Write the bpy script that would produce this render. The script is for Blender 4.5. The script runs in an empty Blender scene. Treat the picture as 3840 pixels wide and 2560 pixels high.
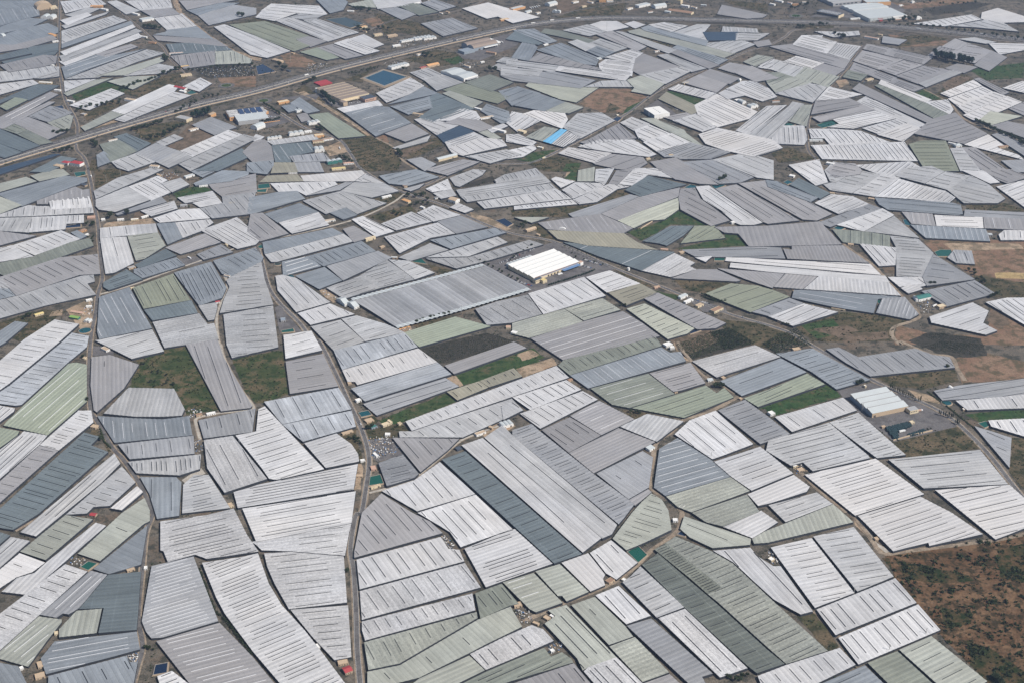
SKY_STRENGTH, SUN_STRENGTH, EXPOSURE, HAZE = 0.085, 5.0, 0.13, 0.000045
import bpy, bmesh, math, random
from mathutils import Vector
random.seed(11)
SC = bpy.context.scene
COL = SC.collection
R = math.radians
# ---------------------------------------------------------------- camera
H, F = 1300.0, 5300.0
PITCH = math.atan(2780.0 / 5300.0)
SP, CP = math.sin(PITCH), math.cos(PITCH)
cam_d = bpy.data.cameras.new('camera')
cam_d.lens = F / 3840.0 * 36.0
cam_d.sensor_width = 36.0
cam_d.clip_start = 1.0
cam_d.clip_end = 200000.0
cam = bpy.data.objects.new('camera', cam_d)
cam.location = (0, 0, H)
cam.rotation_euler = (math.pi / 2 - PITCH, 0, 0)
COL.objects.link(cam)
SC.camera = cam

def un(px, py, z=0.0):
    """picture pixel of the survey photograph -> point on the plane z"""
    a, b = (px - 1920.0) / F, (1280.0 - py) / F
    t = (H - z) / -(b * CP - SP)
    return (a * t, (b * SP + CP) * t)

def mpp(px, py):
    """metres per survey pixel, sideways, at a ground point"""
    x0, y0 = un(px, py); x1, y1 = un(px + 10, py)
    return (x1 - x0) / 10.0

U = 4.0816327            # one survey unit
def tu(tile, x, y):
    return (tile[0] * 960 + x * U, tile[1] * 640 + y * U)

# ---------------------------------------------------------------- light
SUN_AZ = math.atan2(0.87, -0.48)      # from +Y towards +X
SUN_EL = R(47)
world = bpy.data.worlds.new('World')
SC.world = world
world.use_nodes = True
wn = world.node_tree
bg = wn.nodes['Background']
sky = wn.nodes.new('ShaderNodeTexSky')
sky.sky_type = 'NISHITA'
sky.sun_disc = False
sky.sun_elevation = SUN_EL
sky.sun_rotation = SUN_AZ
sky.air_density = 1.0
sky.dust_density = 1.2
wn.links.new(sky.outputs[0], bg.inputs[0])
bg.inputs[1].default_value = SKY_STRENGTH
sl = bpy.data.lights.new('sun', 'SUN')
sl.energy = SUN_STRENGTH
sl.angle = R(0.5)
sl.color = (1.0, 0.94, 0.86)
so = bpy.data.objects.new('sun', sl)
COL.objects.link(so)
sd = Vector((math.sin(SUN_AZ) * math.cos(SUN_EL), math.cos(SUN_AZ) * math.cos(SUN_EL), math.sin(SUN_EL)))
so.rotation_euler = sd.to_track_quat('Z', 'Y').to_euler()
SC.view_settings.view_transform = 'Standard'
SC.view_settings.look = 'None'
SC.view_settings.gamma = 1.0
SC.view_settings.use_curve_mapping = False
SC.view_settings.exposure = EXPOSURE
SC.cycles.max_bounces = 6
SC.cycles.diffuse_bounces = 3
SC.cycles.glossy_bounces = 2

# ---------------------------------------------------------------- helpers
def tag(o, label=None, cat=None, group=None, kind=None):
    if label: o['label'] = label
    if cat: o['category'] = cat
    if group: o['group'] = group
    if kind: o['kind'] = kind
    return o

def empty(name, loc=(0, 0, 0), rz=0.0):
    o = bpy.data.objects.new(name, None)
    o.location = loc
    o.rotation_euler = (0, 0, rz)
    o.empty_display_size = 2
    COL.objects.link(o)
    return o

class MB:
    """collects faces for one mesh object"""
    def __init__(s):
        s.v = []; s.f = []; s.m = []; s.uv = []; s.tint = []
    def face(s, pts, m=0, uv=None, tint=0.5):
        i = len(s.v)
        s.v.extend(pts)
        s.f.append(tuple(range(i, i + len(pts))))
        s.m.append(m)
        s.uv.append(uv if uv else [(p[0], p[1]) for p in pts])
        s.tint.append(tint)
    def box(s, x0, x1, y0, y1, z0, z1, m=0, mt=None, rz=0.0, c=(0, 0), bottom=False):
        cr, sr = math.cos(rz), math.sin(rz)
        def T(x, y, z): return (c[0] + x * cr - y * sr, c[1] + x * sr + y * cr, z)
        a = [T(x0, y0, z0), T(x1, y0, z0), T(x1, y1, z0), T(x0, y1, z0)]
        b = [T(x0, y0, z1), T(x1, y0, z1), T(x1, y1, z1), T(x0, y1, z1)]
        if mt is None: mt = m
        s.face(b, mt)
        if bottom: s.face(a[::-1], m)
        for i in range(4):
            j = (i + 1) % 4
            s.face([a[i], a[j], b[j], b[i]], m)
        return s
    def prism(s, poly, z0, z1, m=0, mt=None):
        n = len(poly)
        if area2(poly) < 0: poly = poly[::-1]
        s.face([(x, y, z1) for x, y in poly], m if mt is None else mt)
        for i in range(n):
            a, b = poly[i], poly[(i + 1) % n]
            s.face([(a[0], a[1], z0), (b[0], b[1], z0), (b[0], b[1], z1), (a[0], a[1], z1)], m)
        return s
    def build(s, name, mats, parent=None, link=True):
        me = bpy.data.meshes.new(name)
        me.from_pydata(s.v, [], s.f)
        if not isinstance(mats, (list, tuple)): mats = [mats]
        for m in mats: me.materials.append(m)
        me.polygons.foreach_set('material_index', s.m)
        uvl = me.uv_layers.new(name='UVMap')
        flat = []
        for u in s.uv:
            for p in u: flat.extend((p[0], p[1]))
        uvl.data.foreach_set('uv', flat)
        at = me.attributes.new('tint', 'FLOAT', 'FACE')
        at.data.foreach_set('value', s.tint)
        me.update()
        o = bpy.data.objects.new(name, me)
        if link: COL.objects.link(o)
        if parent: o.parent = parent
        return o

def area2(p):
    return sum(p[i - 1][0] * p[i][1] - p[i][0] * p[i - 1][1] for i in range(len(p)))

def clip(poly, nx, ny, c):
    """keep nx*x+ny*y<=c"""
    out = []
    n = len(poly)
    for i in range(n):
        a, b = poly[i], poly[(i + 1) % n]
        da, db = nx * a[0] + ny * a[1] - c, nx * b[0] + ny * b[1] - c
        if da <= 0: out.append(a)
        if (da < 0 < db) or (db < 0 < da):
            t = da / (da - db)
            out.append((a[0] + (b[0] - a[0]) * t, a[1] + (b[1] - a[1]) * t))
    return out

def ribbon(pts, w, z, off=0.0):
    """offset polyline -> quads left/right"""
    n = len(pts); L = []; Rr = []
    for i in range(n):
        a = pts[max(i - 1, 0)]; b = pts[min(i + 1, n - 1)]
        dx, dy = b[0] - a[0], b[1] - a[1]
        l = math.hypot(dx, dy) or 1
        nx, ny = -dy / l, dx / l
        L.append((pts[i][0] + nx * (off + w / 2), pts[i][1] + ny * (off + w / 2), z))
        Rr.append((pts[i][0] + nx * (off - w / 2), pts[i][1] + ny * (off - w / 2), z))
    return L, Rr

def smooth(pts, k=4):
    out = []
    n = len(pts)
    for i in range(n - 1):
        p0 = pts[max(i - 1, 0)]; p1 = pts[i]; p2 = pts[i + 1]; p3 = pts[min(i + 2, n - 1)]
        for j in range(k):
            t = j / k
            out.append(tuple(0.5 * (2 * p1[d] + (p2[d] - p0[d]) * t + (2 * p0[d] - 5 * p1[d] + 4 * p2[d] - p3[d]) * t * t
                       + (3 * p1[d] - p0[d] - 3 * p2[d] + p3[d]) * t ** 3) for d in (0, 1)))
    out.append(tuple(pts[-1]))
    return out

# ---------------------------------------------------------------- materials
def new_mat(name):
    m = bpy.data.materials.new(name)
    m.use_nodes = True
    return m, m.node_tree.nodes, m.node_tree.links, m.node_tree.nodes['Principled BSDF']

def N(nt, t, **k):
    n = nt.new(t)
    for a, b in k.items(): setattr(n, a, b)
    return n

def plain(name, c, rough=0.7, var=0.12, scale=0.3, metal=0.0, spec=0.3):
    m, nt, lk, bs = new_mat(name)
    bs.inputs['Roughness'].default_value = rough
    bs.inputs['Metallic'].default_value = metal
    bs.inputs['Specular IOR Level'].default_value = spec
    g = N(nt, 'ShaderNodeNewGeometry')
    no = N(nt, 'ShaderNodeTexNoise'); no.inputs['Scale'].default_value = scale; no.inputs['Detail'].default_value = 4
    lk.new(g.outputs['Position'], no.inputs['Vector'])
    mx = N(nt, 'ShaderNodeMix', data_type='RGBA')
    mx.inputs[6].default_value = tuple(x * (1 - var) for x in c) + (1,)
    mx.inputs[7].default_value = tuple(min(1, x * (1 + var)) for x in c) + (1,)
    lk.new(no.outputs[0], mx.inputs[0])
    lk.new(mx.outputs[2], bs.inputs['Base Color'])
    return m

def ramp(nt, stops):
    r = N(nt, 'ShaderNodeValToRGB')
    e = r.color_ramp.elements
    e[0].position, e[0].color = stops[0][0], tuple(stops[0][1]) + (1,)
    e[1].position, e[1].color = stops[-1][0], tuple(stops[-1][1]) + (1,)
    for p, c in stops[1:-1]:
        x = e.new(p); x.color = tuple(c) + (1,)
    return r

def plastic(name, c, speck=0.0, patch=0.16, dirt=0.10, grid=0.0, rough=0.45):
    """greenhouse film: UV is metres along / across the spans"""
    m, nt, lk, bs = new_mat(name)
    bs.inputs['Roughness'].default_value = rough
    bs.inputs['Specular IOR Level'].default_value = 0.35
    uv = N(nt, 'ShaderNodeUVMap', uv_map='UVMap')
    at = N(nt, 'ShaderNodeAttribute', attribute_name='tint')
    def noise(sx, sy, det, off=0.0, rough_=0.55):
        mp = N(nt, 'ShaderNodeMapping')
        mp.inputs['Scale'].default_value = (sx, sy, 1); mp.inputs['Location'].default_value = (off, off * 2, 0)
        lk.new(uv.outputs[0], mp.inputs['Vector'])
        n = N(nt, 'ShaderNodeTexNoise'); n.inputs['Scale'].default_value = 1; n.inputs['Detail'].default_value = det
        n.inputs['Roughness'].default_value = rough_
        lk.new(mp.outputs[0], n.inputs['Vector'])
        return n.outputs[0]
    def mrange(x, a, b, c_, d):
        r = N(nt, 'ShaderNodeMapRange'); r.inputs[1].default_value = a; r.inputs[2].default_value = b
        r.inputs[3].default_value = c_; r.inputs[4].default_value = d
        lk.new(x, r.inputs[0]); return r.outputs[0]
    def mul(a, b):
        n = N(nt, 'ShaderNodeMath', operation='MULTIPLY')
        for i, x in enumerate((a, b)):
            if isinstance(x, float): n.inputs[i].default_value = x
            else: lk.new(x, n.inputs[i])
        return n.outputs[0]
    # broad patches, panel-to-panel change across the spans, streaks along them
    v = mrange(noise(.012, .02, 3), .3, .7, 1 - patch, 1 + patch * .7)
    v = mul(v, mrange(noise(.004, .125, 1, 7.3), .3, .7, 1 - dirt * .7, 1 + dirt * .7))
    v = mul(v, mrange(noise(.08, .35, 3, 3.1), .25, .75, 1 - dirt * .35, 1 + dirt * .25))
    v = mul(v, mrange(noise(.35, .45, 3, 1.7, .65), .28, .62, 1 - dirt * 1.3 - speck * .5, 1.0))
    if speck:
        v = mul(v, mrange(noise(.22, .3, 5, 5.5, .75), .40, .58, 1 - speck, 1.03))
    # dust drifts and washed-out strips: long torn streaks, broken by a coarse mask
    v = mul(v, mrange(noise(.02, .09, 5, 21.0, .75), .46, .66, 1.0, 1 - dirt * 1.0))
    v = mul(v, mrange(noise(.09, .05, 5, 31.0, .7), .50, .72, 1.0, 1 - dirt * .9))
    v = mul(v, mrange(noise(.45, .4, 3, 41.0, .8), .66, .74, 1.0, .74))
    # film panels renewed in different years
    pa = N(nt, 'ShaderNodeMapping'); pa.inputs['Scale'].default_value = (1 / 44, 1 / 8, 1); lk.new(uv.outputs[0], pa.inputs['Vector'])
    fl = N(nt, 'ShaderNodeVectorMath', operation='FLOOR'); lk.new(pa.outputs[0], fl.inputs[0])
    wnz = N(nt, 'ShaderNodeTexWhiteNoise', noise_dimensions='2D'); lk.new(fl.outputs[0], wnz.inputs['Vector'])
    v = mul(v, mrange(wnz.outputs[0], 0, 1, 1 - dirt * .55, 1 + dirt * .35))
    # film seams / wires across the spans
    sx = N(nt, 'ShaderNodeSeparateXYZ'); lk.new(uv.outputs[0], sx.inputs[0])
    def seam(chan, per, width, amt):
        a = N(nt, 'ShaderNodeMath', operation='MULTIPLY'); lk.new(sx.outputs[chan], a.inputs[0]); a.inputs[1].default_value = 1 / per
        f = N(nt, 'ShaderNodeMath', operation='FRACT'); lk.new(a.outputs[0], f.inputs[0])
        l = N(nt, 'ShaderNodeMath', operation='LESS_THAN'); lk.new(f.outputs[0], l.inputs[0]); l.inputs[1].default_value = width / per
        return mrange(l.outputs[0], 0, 1, 1.0, 1.0 + amt)
    v = mul(v, seam(0, 8.0, .9, -.05)); v = mul(v, seam(1, 8.0, .55, -.24))
    if grid:
        v = mul(v, seam(0, 34.0, 1.3, grid)); v = mul(v, seam(1, 23.0, 1.1, grid))
    v = mul(v, mrange(at.outputs['Fac'], 0, 1, .86, 1.13))
    # a slight hue drift: yellowed film against fresh whitewash
    hue = N(nt, 'ShaderNodeMix', data_type='RGBA')
    hue.inputs[6].default_value = (c[0] * 1.03, c[1] * 1.0, c[2] * .95, 1)
    hue.inputs[7].default_value = (c[0] * .97, c[1] * .995, c[2] * 1.03, 1)
    lk.new(noise(.006, .01, 2, 11.0), hue.inputs[0])
    vm = N(nt, 'ShaderNodeVectorMath', operation='SCALE')
    lk.new(hue.outputs[2], vm.inputs[0]); lk.new(v, vm.inputs['Scale'])
    lk.new(vm.outputs[0], bs.inputs['Base Color'])
    return m
GH_DATA = """
@0 3
60,2 86,6 42,44 18,36|E|24,8 6 .2 .8
71,38 112,0 133,-14 138,-2 138,8 132,11 92,45|E|20,8 1 .3 .8
88,9 98,12 25,76 1,73 15,60 32,55 43,45|W|-63,64 0
-5,56 18,37 42,46 30,55 15,60 -5,73|V|24,9 2 .2 .5
-8,38 10,22 28,26 -8,58|L|16,-14 1 .3 .9
-8,15 10,21 -8,36|D|18,-14 0
136,11 130,48 100,57 85,52|B|20,9 0
60,47 81,54 -10,136 -10,100|Wm|15,5 12 .15 .8
83,53 99,57 73,88 63,94 58,93 52,97 36,94|G|-32,29 -2 .15 .8
99,57 130,54 126,108 90,111 95,88 72,89|D|24,-2 0
70,90 94,88 89,111 54,115 54,107|E|-5,22 0
35,95 57,98 57,101 42,120 26,142 -3,134 -3,128|E|-26,21 -4 .2 .8
50,118 126,109 129,126 42,149 37,134|B|60,-11 -5 .1 .9
44,150 117,131 118,137 127,137 123,158 118,162 44,162|B|6,11 4 .2 .7
-3,137 17,141 25,157 25,162 -3,162|B|10,14 0
139,49 178,40 201,100 150,115 139,116 134,110 130,100|G|40,-12 -22 .1 .85
143,118 202,101 232,132 255,160 176,160|P|50,-13 -12 .15 .85
147,8 190,2 215,-4 227,20 238,36 190,43 179,39 154,46 150,36 147,35|Wm|47,-11 14 .15 .85
144,150 158,145 175,158 176,163 148,163|W|10,-4 4 .2 .8
@1 3
-5,27 88,10 86,18 82,40 32,36 5,35 0,30|Wm|33,-4 5 .45 .85
7,37 33,36 81,40 84,83 30,89 17,66 10,50|Wm|50,-6 8 .15 .8
31,89 85,85 88,133 72,136 52,115|Wm|30,-3 7 .2 .8
-50,46 -10,40 2,37 12,65 24,85 45,108 60,127 86,162 26,162 14,148 -3,128 -29,93 -37,78|W|22,-9 40 .15 .85
115,-18 142,-1 160,8 172,19 90,42 90,36 97,0|P|21,24 8 .15 .8
92,43 170,22 177,33 187,34 192,45 95,71|W|13,17 9 .1 .85
95,72 192,46 207,69 97,99|Wm|13,17 10 .1 .8
97,100 199,74 202,90 100,118 97,108|Wm|7,10 10 .15 .7
99,119 203,91 204,97 132,139 103,145|Em|10,17 8 .15 .65
102,146 132,140 204,98 234,86 245,105 210,122 197,129 150,152 118,160 102,160|E|10,10 4 .3 .7
150,152 196,131 211,145 180,160 140,160|E|30,-13 0
196,130 228,114 253,103 264,107 274,118 235,135 211,145|Wm|10,11 6 .2 .8
180,162 211,146 235,136 265,124 271,132 281,128 290,134 292,138 235,155 215,162|g|20,-9 4 .2 .7
201,74 226,65 242,84 233,86 206,98|g|9,11 5 .2 .8
191,33 235,15 238,15 273,47 211,69|W|24,-8 12 .15 .85
@2 3
57,138 61,143 77,162 -10,162 0,157|P|8,10 6 .2 .7
-9,64 20,55 47,83 22,92 16,89|E|15,-5 -5 .1 .7
21,54 44,47 71,73 50,82 46,77 42,77|E|15,-5 0
110,0 119,-10 128,-18 138,-12 144,-2 147,16 122,28 105,35 92,24|E|30,9 12 .2 .75
45,46 70,37 86,57 84,61 86,67 72,73|V|25,26 0
71,37 91,25 116,46 96,62 86,56|W|20,21 2 .1 .8
119,48 134,37 163,62 190,85 235,126 251,139 225,148 216,141 158,87|K|14,-5 12 .15 .7
141,28 150,22 182,35 203,47 235,77 290,127 252,139 235,124 190,83 180,75 193,69+131,34 141,28 193,69 180,75 163,60|Em+gm|14,-6 24 .15 .85
154,15 158,3 220,24 219,30 184,33 163,23|E|38,15 1 .1 .8
101,64 109,58 118,49 159,87 133,97|L|14,-6 4 .2 .7
76,76 98,67 128,95 105,103|W|20,22 2 .1 .9
134,97 159,88 217,143 191,152|Wm|22,22 2 .1 .9
105,104 128,97 185,148 175,151 180,160 165,160|G|14,-6 0
54,85 62,82 76,77 104,104 112,114 89,122|E|10,10 1 .2 .4
89,123 113,114 145,147 120,156|Em|10,-4 0
33,90 50,85 96,133 70,142 65,145 60,134 30,102 40,95+96,133 120,157 121,162 80,162 66,146 70,142|E+Wm|20,21 4 .1 .9
120,157 145,148 160,162 118,162|P|10,-4 0
193,13 229,-2 245,9 221,24|W|20,-10 0
184,35 219,32 226,40 240,49 247,49 277,91 265,94 240,80 203,46|W|24,26 2 .1 .9
@3 3
-15,24 -3,17 15,10 60,-8 68,-1 79,9 0,28 -13,29|E|4,10 0
82,3 140,-15 169,0 198,20 148,31 147,28 115,36 103,24 88,9|V|36,-12 11 .1 .85
2,32 40,23 80,74 43,88|W|10,-2 11 .3 .85
41,22 79,13 116,59 82,73|L|12,-2 10 .25 .85
44,89 117,60 137,83 62,113|W|17,19 9 .12 .88
64,115 138,84 159,108 83,140|W|17,19 9 .12 .88
-10,150 16,140 66,124 81,140 46,157 30,162 -5,162|W|9,10 7 .2 .8
46,158 89,140 112,162 46,162|B|20,-9 2 .2 .8
91,138 119,127 157,162 115,162|g|20,-9 0
120,126 150,113 202,155 190,162 160,162|E|16,-8 5 .2 .8
@0 2
-8,24 22,-2 50,-20 73,-16 53,2 8,39 -8,50|W|12,2 15 .2 .8
-8,51 9,40 55,2 66,-8 82,-5 80,5 63,19 20,58 14,59 -8,56|M|12,2 16 .15 .85
63,20 70,19 80,21 80,55 44,86 3,77 6,73|e|58,-50 -5 .12 .9
84,14 101,12 128,21 114,43 89,65 86,63 83,40|P|0,10 2 .08 .25
118,42 160,43 170,62 167,68 150,69 125,69 95,66|L|-6,22 0
170,2 200,-2 206,15 232,59 230,61 203,64|P|16,45 3 .08 .9
87,-1 140,-11 151,9 121,16|L|27,-8 3 .3 .8
89,68 122,70 150,71 174,68 177,86 105,93|B|2,15 -9 .2 .85
108,94 178,86 179,103 119,108|G|2,14 5 .2 .75
117,110 185,103 184,117 165,123 125,121|L|1,12 12 .2 .8
128,124 162,124 167,129 165,160 144,163 137,140|B|0,20 2 .1 .9
182,72 230,62 235,61 232,83 187,89|G|4,14 4 .1 .6
187,90 214,86 246,126 206,139 190,116|Wm|26,48 3 .1 .9
167,158 168,131 178,122 192,122 212,153|L|18,-4 13 .25 .75
22,82 44,86 36,95 -8,133 -8,105|W|30,-27 5 .15 .9
36,95 54,100 -8,155 -8,135|P|14,3 7 .2 .85
77,83 92,87 84,95 100,101 36,158 12,173 -8,170 -8,160|D|18,5 20 .12 .9
105,102 111,112 93,130 33,179 18,175|L|-70,62 2 .3 .8
112,114 125,129 101,151 86,152 80,158 60,159|L|14,4 9 .25 .75
126,132 132,138 112,155 101,153|V|-20,18 0
84,63 86,74 54,100 36,95 72,63|W|12,3 13 .25 .75
-8,57 14,61 13,64 -8,80|W|14,-12 3 .2 .9
-8,77 18,82 16,86 -8,103|e|-20,16 0
@1 2
-19,86 0,82 2,62 8,59 24,76 63,117 19,127 12,126 5,116|W|32,-10 13 .12 .82
25,-6 51,-10 61,8 27,16|W|27,-7 3 .3 .8
27,18 62,11 76,41 31,48|P|24,-4 4 .2 .75
7,55 76,42 88,62 24,76|M|10,17 4 .1 .85
24,76 88,63 92,78 75,83 43,92|M|10,17 4 .1 .85
44,93 74,84 88,94 94,103 95,110 64,116|W|25,-8 3 .25 .8
-21,138 2,131 64,118 94,112 90,136 -17,153|W|50,-9 8 .12 .9
-13,153 92,137 88,167 0,184|W|50,-9 7 .12 .85
71,8 137,-8 149,5 79,26|M|12,15 9 .15 .85
79,26 149,6 167,19 93,40 91,37 84,37|V|7,9 8 .2 .6
87,43 167,19 180,30 100,55|M|70,-21 0
98,57 174,33 187,41 111,68|G|65,-20 2 .08 .92
173,22 237,0 249,6 182,30|P|60,-21 0
175,46 205,36 214,42 185,54|T|9,8 3 .2 .7
205,36 237,24 245,32 214,42|T|9,8 4 .2 .7
137,73 276,22 288,33 143,82|W|7,6 18 .3 .75
131,82 143,82 235,52 246,63 190,88 132,88|L|12,9 10 .25 .75
125,88 187,89 176,100 151,120|P|20,22 4 .1 .75
112,111 135,103 150,121 146,125 120,133|Gm|25,-6 6 .2 .85
115,137 145,127 169,110 202,140 148,156|W|14,16 6 .12 .85
148,157 202,140 236,172 188,189 178,175|W|14,15 7 .12 .85
170,108 192,100 300,195 274,204|D|16,-6 14 .2 .85
@2 2
0,81 18,75 26,82 75,121 113,149 104,161 98,168 0,86|G|10,-4 26 .2 .8
-26,88 -9,76 0,85 97,168 92,177 83,181 0,111|L|73,60 1 .12 .98
-47,95 -27,88 0,111 83,180 65,194|W|55,50 1 .1 .8
47,17 130,-7 138,4 53,31 42,22|g|10,8 13 .2 .75
53,31 137,5 145,10 155,9 160,18 70,43|B|13,10 -13 .12 .88
72,43 125,29 150,48 108,61 92,58|g|30,-9 -4 .1 .8
126,29 164,19 178,38 155,45 148,46|P|25,-7 6 .15 .8
110,61 178,40 188,47 195,42 204,51 158,70|e|60,-20 5 .1 .9
0,51 50,35 64,44 17,63|W|12,8 7 .1 .85
7,66 65,45 79,53 26,80|W|16,10 8 .1 .85
-10,60 -2,55 10,63 -8,72|L|12,8 0
53,68 80,54 113,71 82,86|P|30,-13 -3 .2 .8
27,81 53,69 82,86 52,102|P|24,16 4 .2 .8
52,102 98,79 132,92 75,121|P|50,-22 0
99,78 124,66 158,73 133,92|L|14,-16 0
77,121 120,100 130,106 126,134 107,145|G|15,10 2 .3 .6
107,145 125,135 129,138 113,151|P|-16,10 0
149,85 163,72 187,63 222,94 193,105 184,108|W|30,25 5 .1 .88
135,98 152,88 183,108 202,124 141,142 130,134|B|60,-17 -9 .05 .95
189,63 214,53 236,69 256,85 228,94|G|12,-4 9 .2 .8
165,18 223,3 247,14 188,33|Wm|52,-15 1 .2 .9
191,36 247,15 271,28 211,50|B|52,-19 1 .2 .7
213,52 240,42 271,29 288,39 226,60|e|30,-13 4 .15 .6
185,110 228,96 236,102 259,121 220,137 201,124|W|26,-9 6 .2 .8
216,140 259,122 274,133 271,138 236,149 226,151|V|24,-10 0
141,142 201,124 219,137 165,157 152,152|Em|60,-19 0
165,157 216,140 228,156 194,170 178,166|Em|50,-17 0
@3 2
152,45 175,40 240,33 245,33 245,49 160,54|G|80,-13 3 .02 .98
0,150 45,138 60,149 16,166|L|26,-9 3 .15 .85
7,11 41,6 94,35 63,44 40,28|B|20,-6 12 .15 .85
53,7 65,5 83,14 135,6 152,12 167,14 172,24 122,29 94,32 72,20|G|14,11 7 .15 .85
172,54 240,48 240,61 183,63|W|8,11 2 .2 .8
202,72 240,70 240,88 235,87 205,78|W|8,12 3 .15 .8
189,77 224,88 222,116|G|14,6 3 .3 .8
6,69 69,51 82,63 22,83|W|14,10 3 .15 .8
0,91 56,74 92,104 94,107 41,119 32,111 21,114 -2,100|L|50,-13 8 .1 .9
56,74 83,65 127,104 100,107|L|15,-4 13 .25 .78
33,122 99,107 144,140 80,160|V|50,-15 12 .15 .85
110,108 195,99 221,131 143,135|L|70,-7 5 .1 .9
153,136 222,131 240,147 240,170 209,182|V|60,-14 8 .1 .9
@0 1
28,5 50,-1 58,-1 64,4 36,10|E|20,-6 0
-8,14 24,6 34,10 -8,22|E|20,-6 0
-8,23 60,5 80,7 80,10 69,14 33,28 20,33 0,23|B|20,-7 0
34,28 69,15 76,18 82,17 83,25 45,28 44,31 34,31|P|0,8 -4 .2 .8
45,28 82,24 85,34 47,36|W|1,8 5 .1 .7
-8,24 0,24 20,32 -8,43|E|12,6 0
-8,43 26,32 36,33 45,33 47,36 85,34 86,39 30,42|W|-1,8 11 .15 .85
-8,44 29,43 26,57 -8,55|L|-5,9 4 .2 .7
29,43 77,41 77,48 61,49 60,54 26,57|W|-1,10 8 .1 .75
-8,55 33,60 -8,71|P|6,12 0
11,69 56,55 74,63 32,78|W|20,9 7 .15 .8
-8,73 11,69 31,79 0,84 -8,81|W|15,-5 5 .15 .8
0,85 31,79 65,66 83,62 86,69 5,97 -8,92|g|6,9 0
-8,104 0,98 55,80 90,77 92,95 73,96 15,115 5,105|P|15,8 12 .15 .8
-8,118 14,115 75,97 86,96 87,102 80,104 88,114 42,124 -8,138|L|9,7 10 .15 .8
86,19 108,7 138,-2 150,-1 137,5 88,26|L|14,5 8 .2 .8
88,27 117,15 138,27 106,38 91,36 88,33|L|20,-4 0
118,15 145,5 154,9 148,12 157,20 139,28|W|14,8 6 .15 .8
148,12 166,7 174,13 158,20|L|14,-5 0
106,40 139,28 148,24 153,29 120,38 108,41|G|20,-7 0
129,37 160,28 163,35 139,42|W|24,-7 3 .15 .85
163,25 195,19 200,25 170,30|W|30,-6 3 .2 .8
177,30 200,25 204,30 184,34|W|20,-4 0
141,44 165,36 183,35 193,44 147,48|W|9,8 5 .2 .8
178,12 204,0 229,1 228,4 212,10 180,14|B|30,-8 0
191,12 230,4 235,3 236,20 204,24 195,17|P|28,-5 3 .15 .85
204,24 235,20 230,40 195,44 184,35 205,30|G|12,14 7 .15 .75
92,53 125,50 126,59 92,62|W|2,10 2 .1 .9
125,50 143,49 145,57 126,59|L|2,8 0
92,62 116,61 123,85 105,94 97,95|W|7,24 1 .05 .6
117,60 145,57 152,69 133,81 125,83|E|24,-4 6 .2 .8
144,49 161,48 168,62 154,68|B|9,18 0
161,48 193,45 196,48 184,56 168,62|W|6,9 4 .15 .8
184,55 218,43 240,63 235,68 218,72|W|24,14 8 .12 .88
124,87 152,72 162,78 128,90|D|24,-8 0
152,71 188,58 203,66 166,77|P|-20,9 0
181,77 203,68 214,75 187,82|G|10,6 3 .2 .8
123,91 162,80 170,87 131,99 123,94|B|7,6 8 .2 .8
95,103 116,91 131,100 100,110 95,107|D|12,-4 6 .2 .8
91,116 119,107 140,145 91,155 89,148|B|13,24 -6 .12 .8
122,108 159,95 175,119 132,127|O|13,23 7 .1 .88
160,94 194,84 208,108 204,117 183,124|B|13,24 9 .1 .88
132,128 176,119 182,131 140,138|D|8,10 0
140,139 183,131 191,141 197,140 201,155 170,160 151,163|Lm|30,-6 1 .4 .8
182,124 199,121 200,126 197,137 191,138|L|16,-3 0
196,83 234,71 242,80 240,84 213,97 204,95|B|20,12 7 .2 .8
208,101 213,97 240,84 243,100 251,123 202,131 206,118 211,107|L|24,-2 12 .3 .8
205,132 251,124 256,162 213,172 208,160|Lm|24,-2 9 .35 .85
-8,152 14,138 26,140 5,158 -8,165|B|20,-15 0
@1 1
3,11 10,5 38,4 44,10|T|4,5 0
41,5 97,0 100,3 90,10 44,10|V|10,10 0
13,12 72,10 75,13 46,23 38,19 22,21|W|9,10 6 .2 .7
91,10 101,3 118,12|W|10,4 3 .15 .85
78,19 90,11 118,12 131,19 106,25|L|20,3 0
47,23 75,14 82,11 89,11 77,18|G|20,-8 0
43,28 78,19 120,30 93,40 83,34 64,40|L|15,9 6 .12 .85
68,39 83,34 93,41 80,45|B|15,8 0
113,5 147,-1 168,6 140,14 122,12|B|20,-6 4 .15 .85
135,17 155,12 150,16 142,19|L|10,-3 0
156,17 176,8 180,17 162,20|W|10,6 4 .2 .8
163,21 180,17 184,23 170,26|L|10,6 0
178,7 200,-1 211,0 208,4 187,15 183,14|L|10,5 5 .2 .8
219,9 228,4 257,-2 266,6 235,10 221,12|L|4,5 9 .1 .7
184,18 221,12 266,6 271,11 188,24|L|70,-11 3 .1 .95
188,24 271,12 276,17 194,29|L|5,5 13 .15 .8
203,29 276,17 290,26 236,32 210,35|W|7,7 13 .12 .85
178,34 186,30 200,36 192,39|W|10,-4 1 .2 .8
148,39 163,32 188,41 163,47|W|14,8 6 .15 .8
115,49 143,38 162,47 129,55|W|10,5 7 .15 .85
88,45 98,42 127,56 110,61|W|18,9 5 .15 .8
167,47 187,41 213,52 184,58|G|15,7 0
-5,40 6,39 30,58 4,65 -8,56|P|12,10 3 .2 .8
8,40 40,30 57,38 20,48|B|30,-9 0
21,48 57,38 67,50 33,58|W|28,-9 3 .2 .8
-6,25 20,20 38,19 45,26 37,28 0,39 -8,40|B|30,-6 0
6,66 70,53 80,58 8,77|B|10,6 0
80,54 90,51 108,61 90,66|P|20,-6 0
8,77 80,58 90,65 19,84 14,84|L|11,9 10 .2 .75
47,79 97,65 110,74 62,88|B|10,7 8 .2 .8
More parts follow.
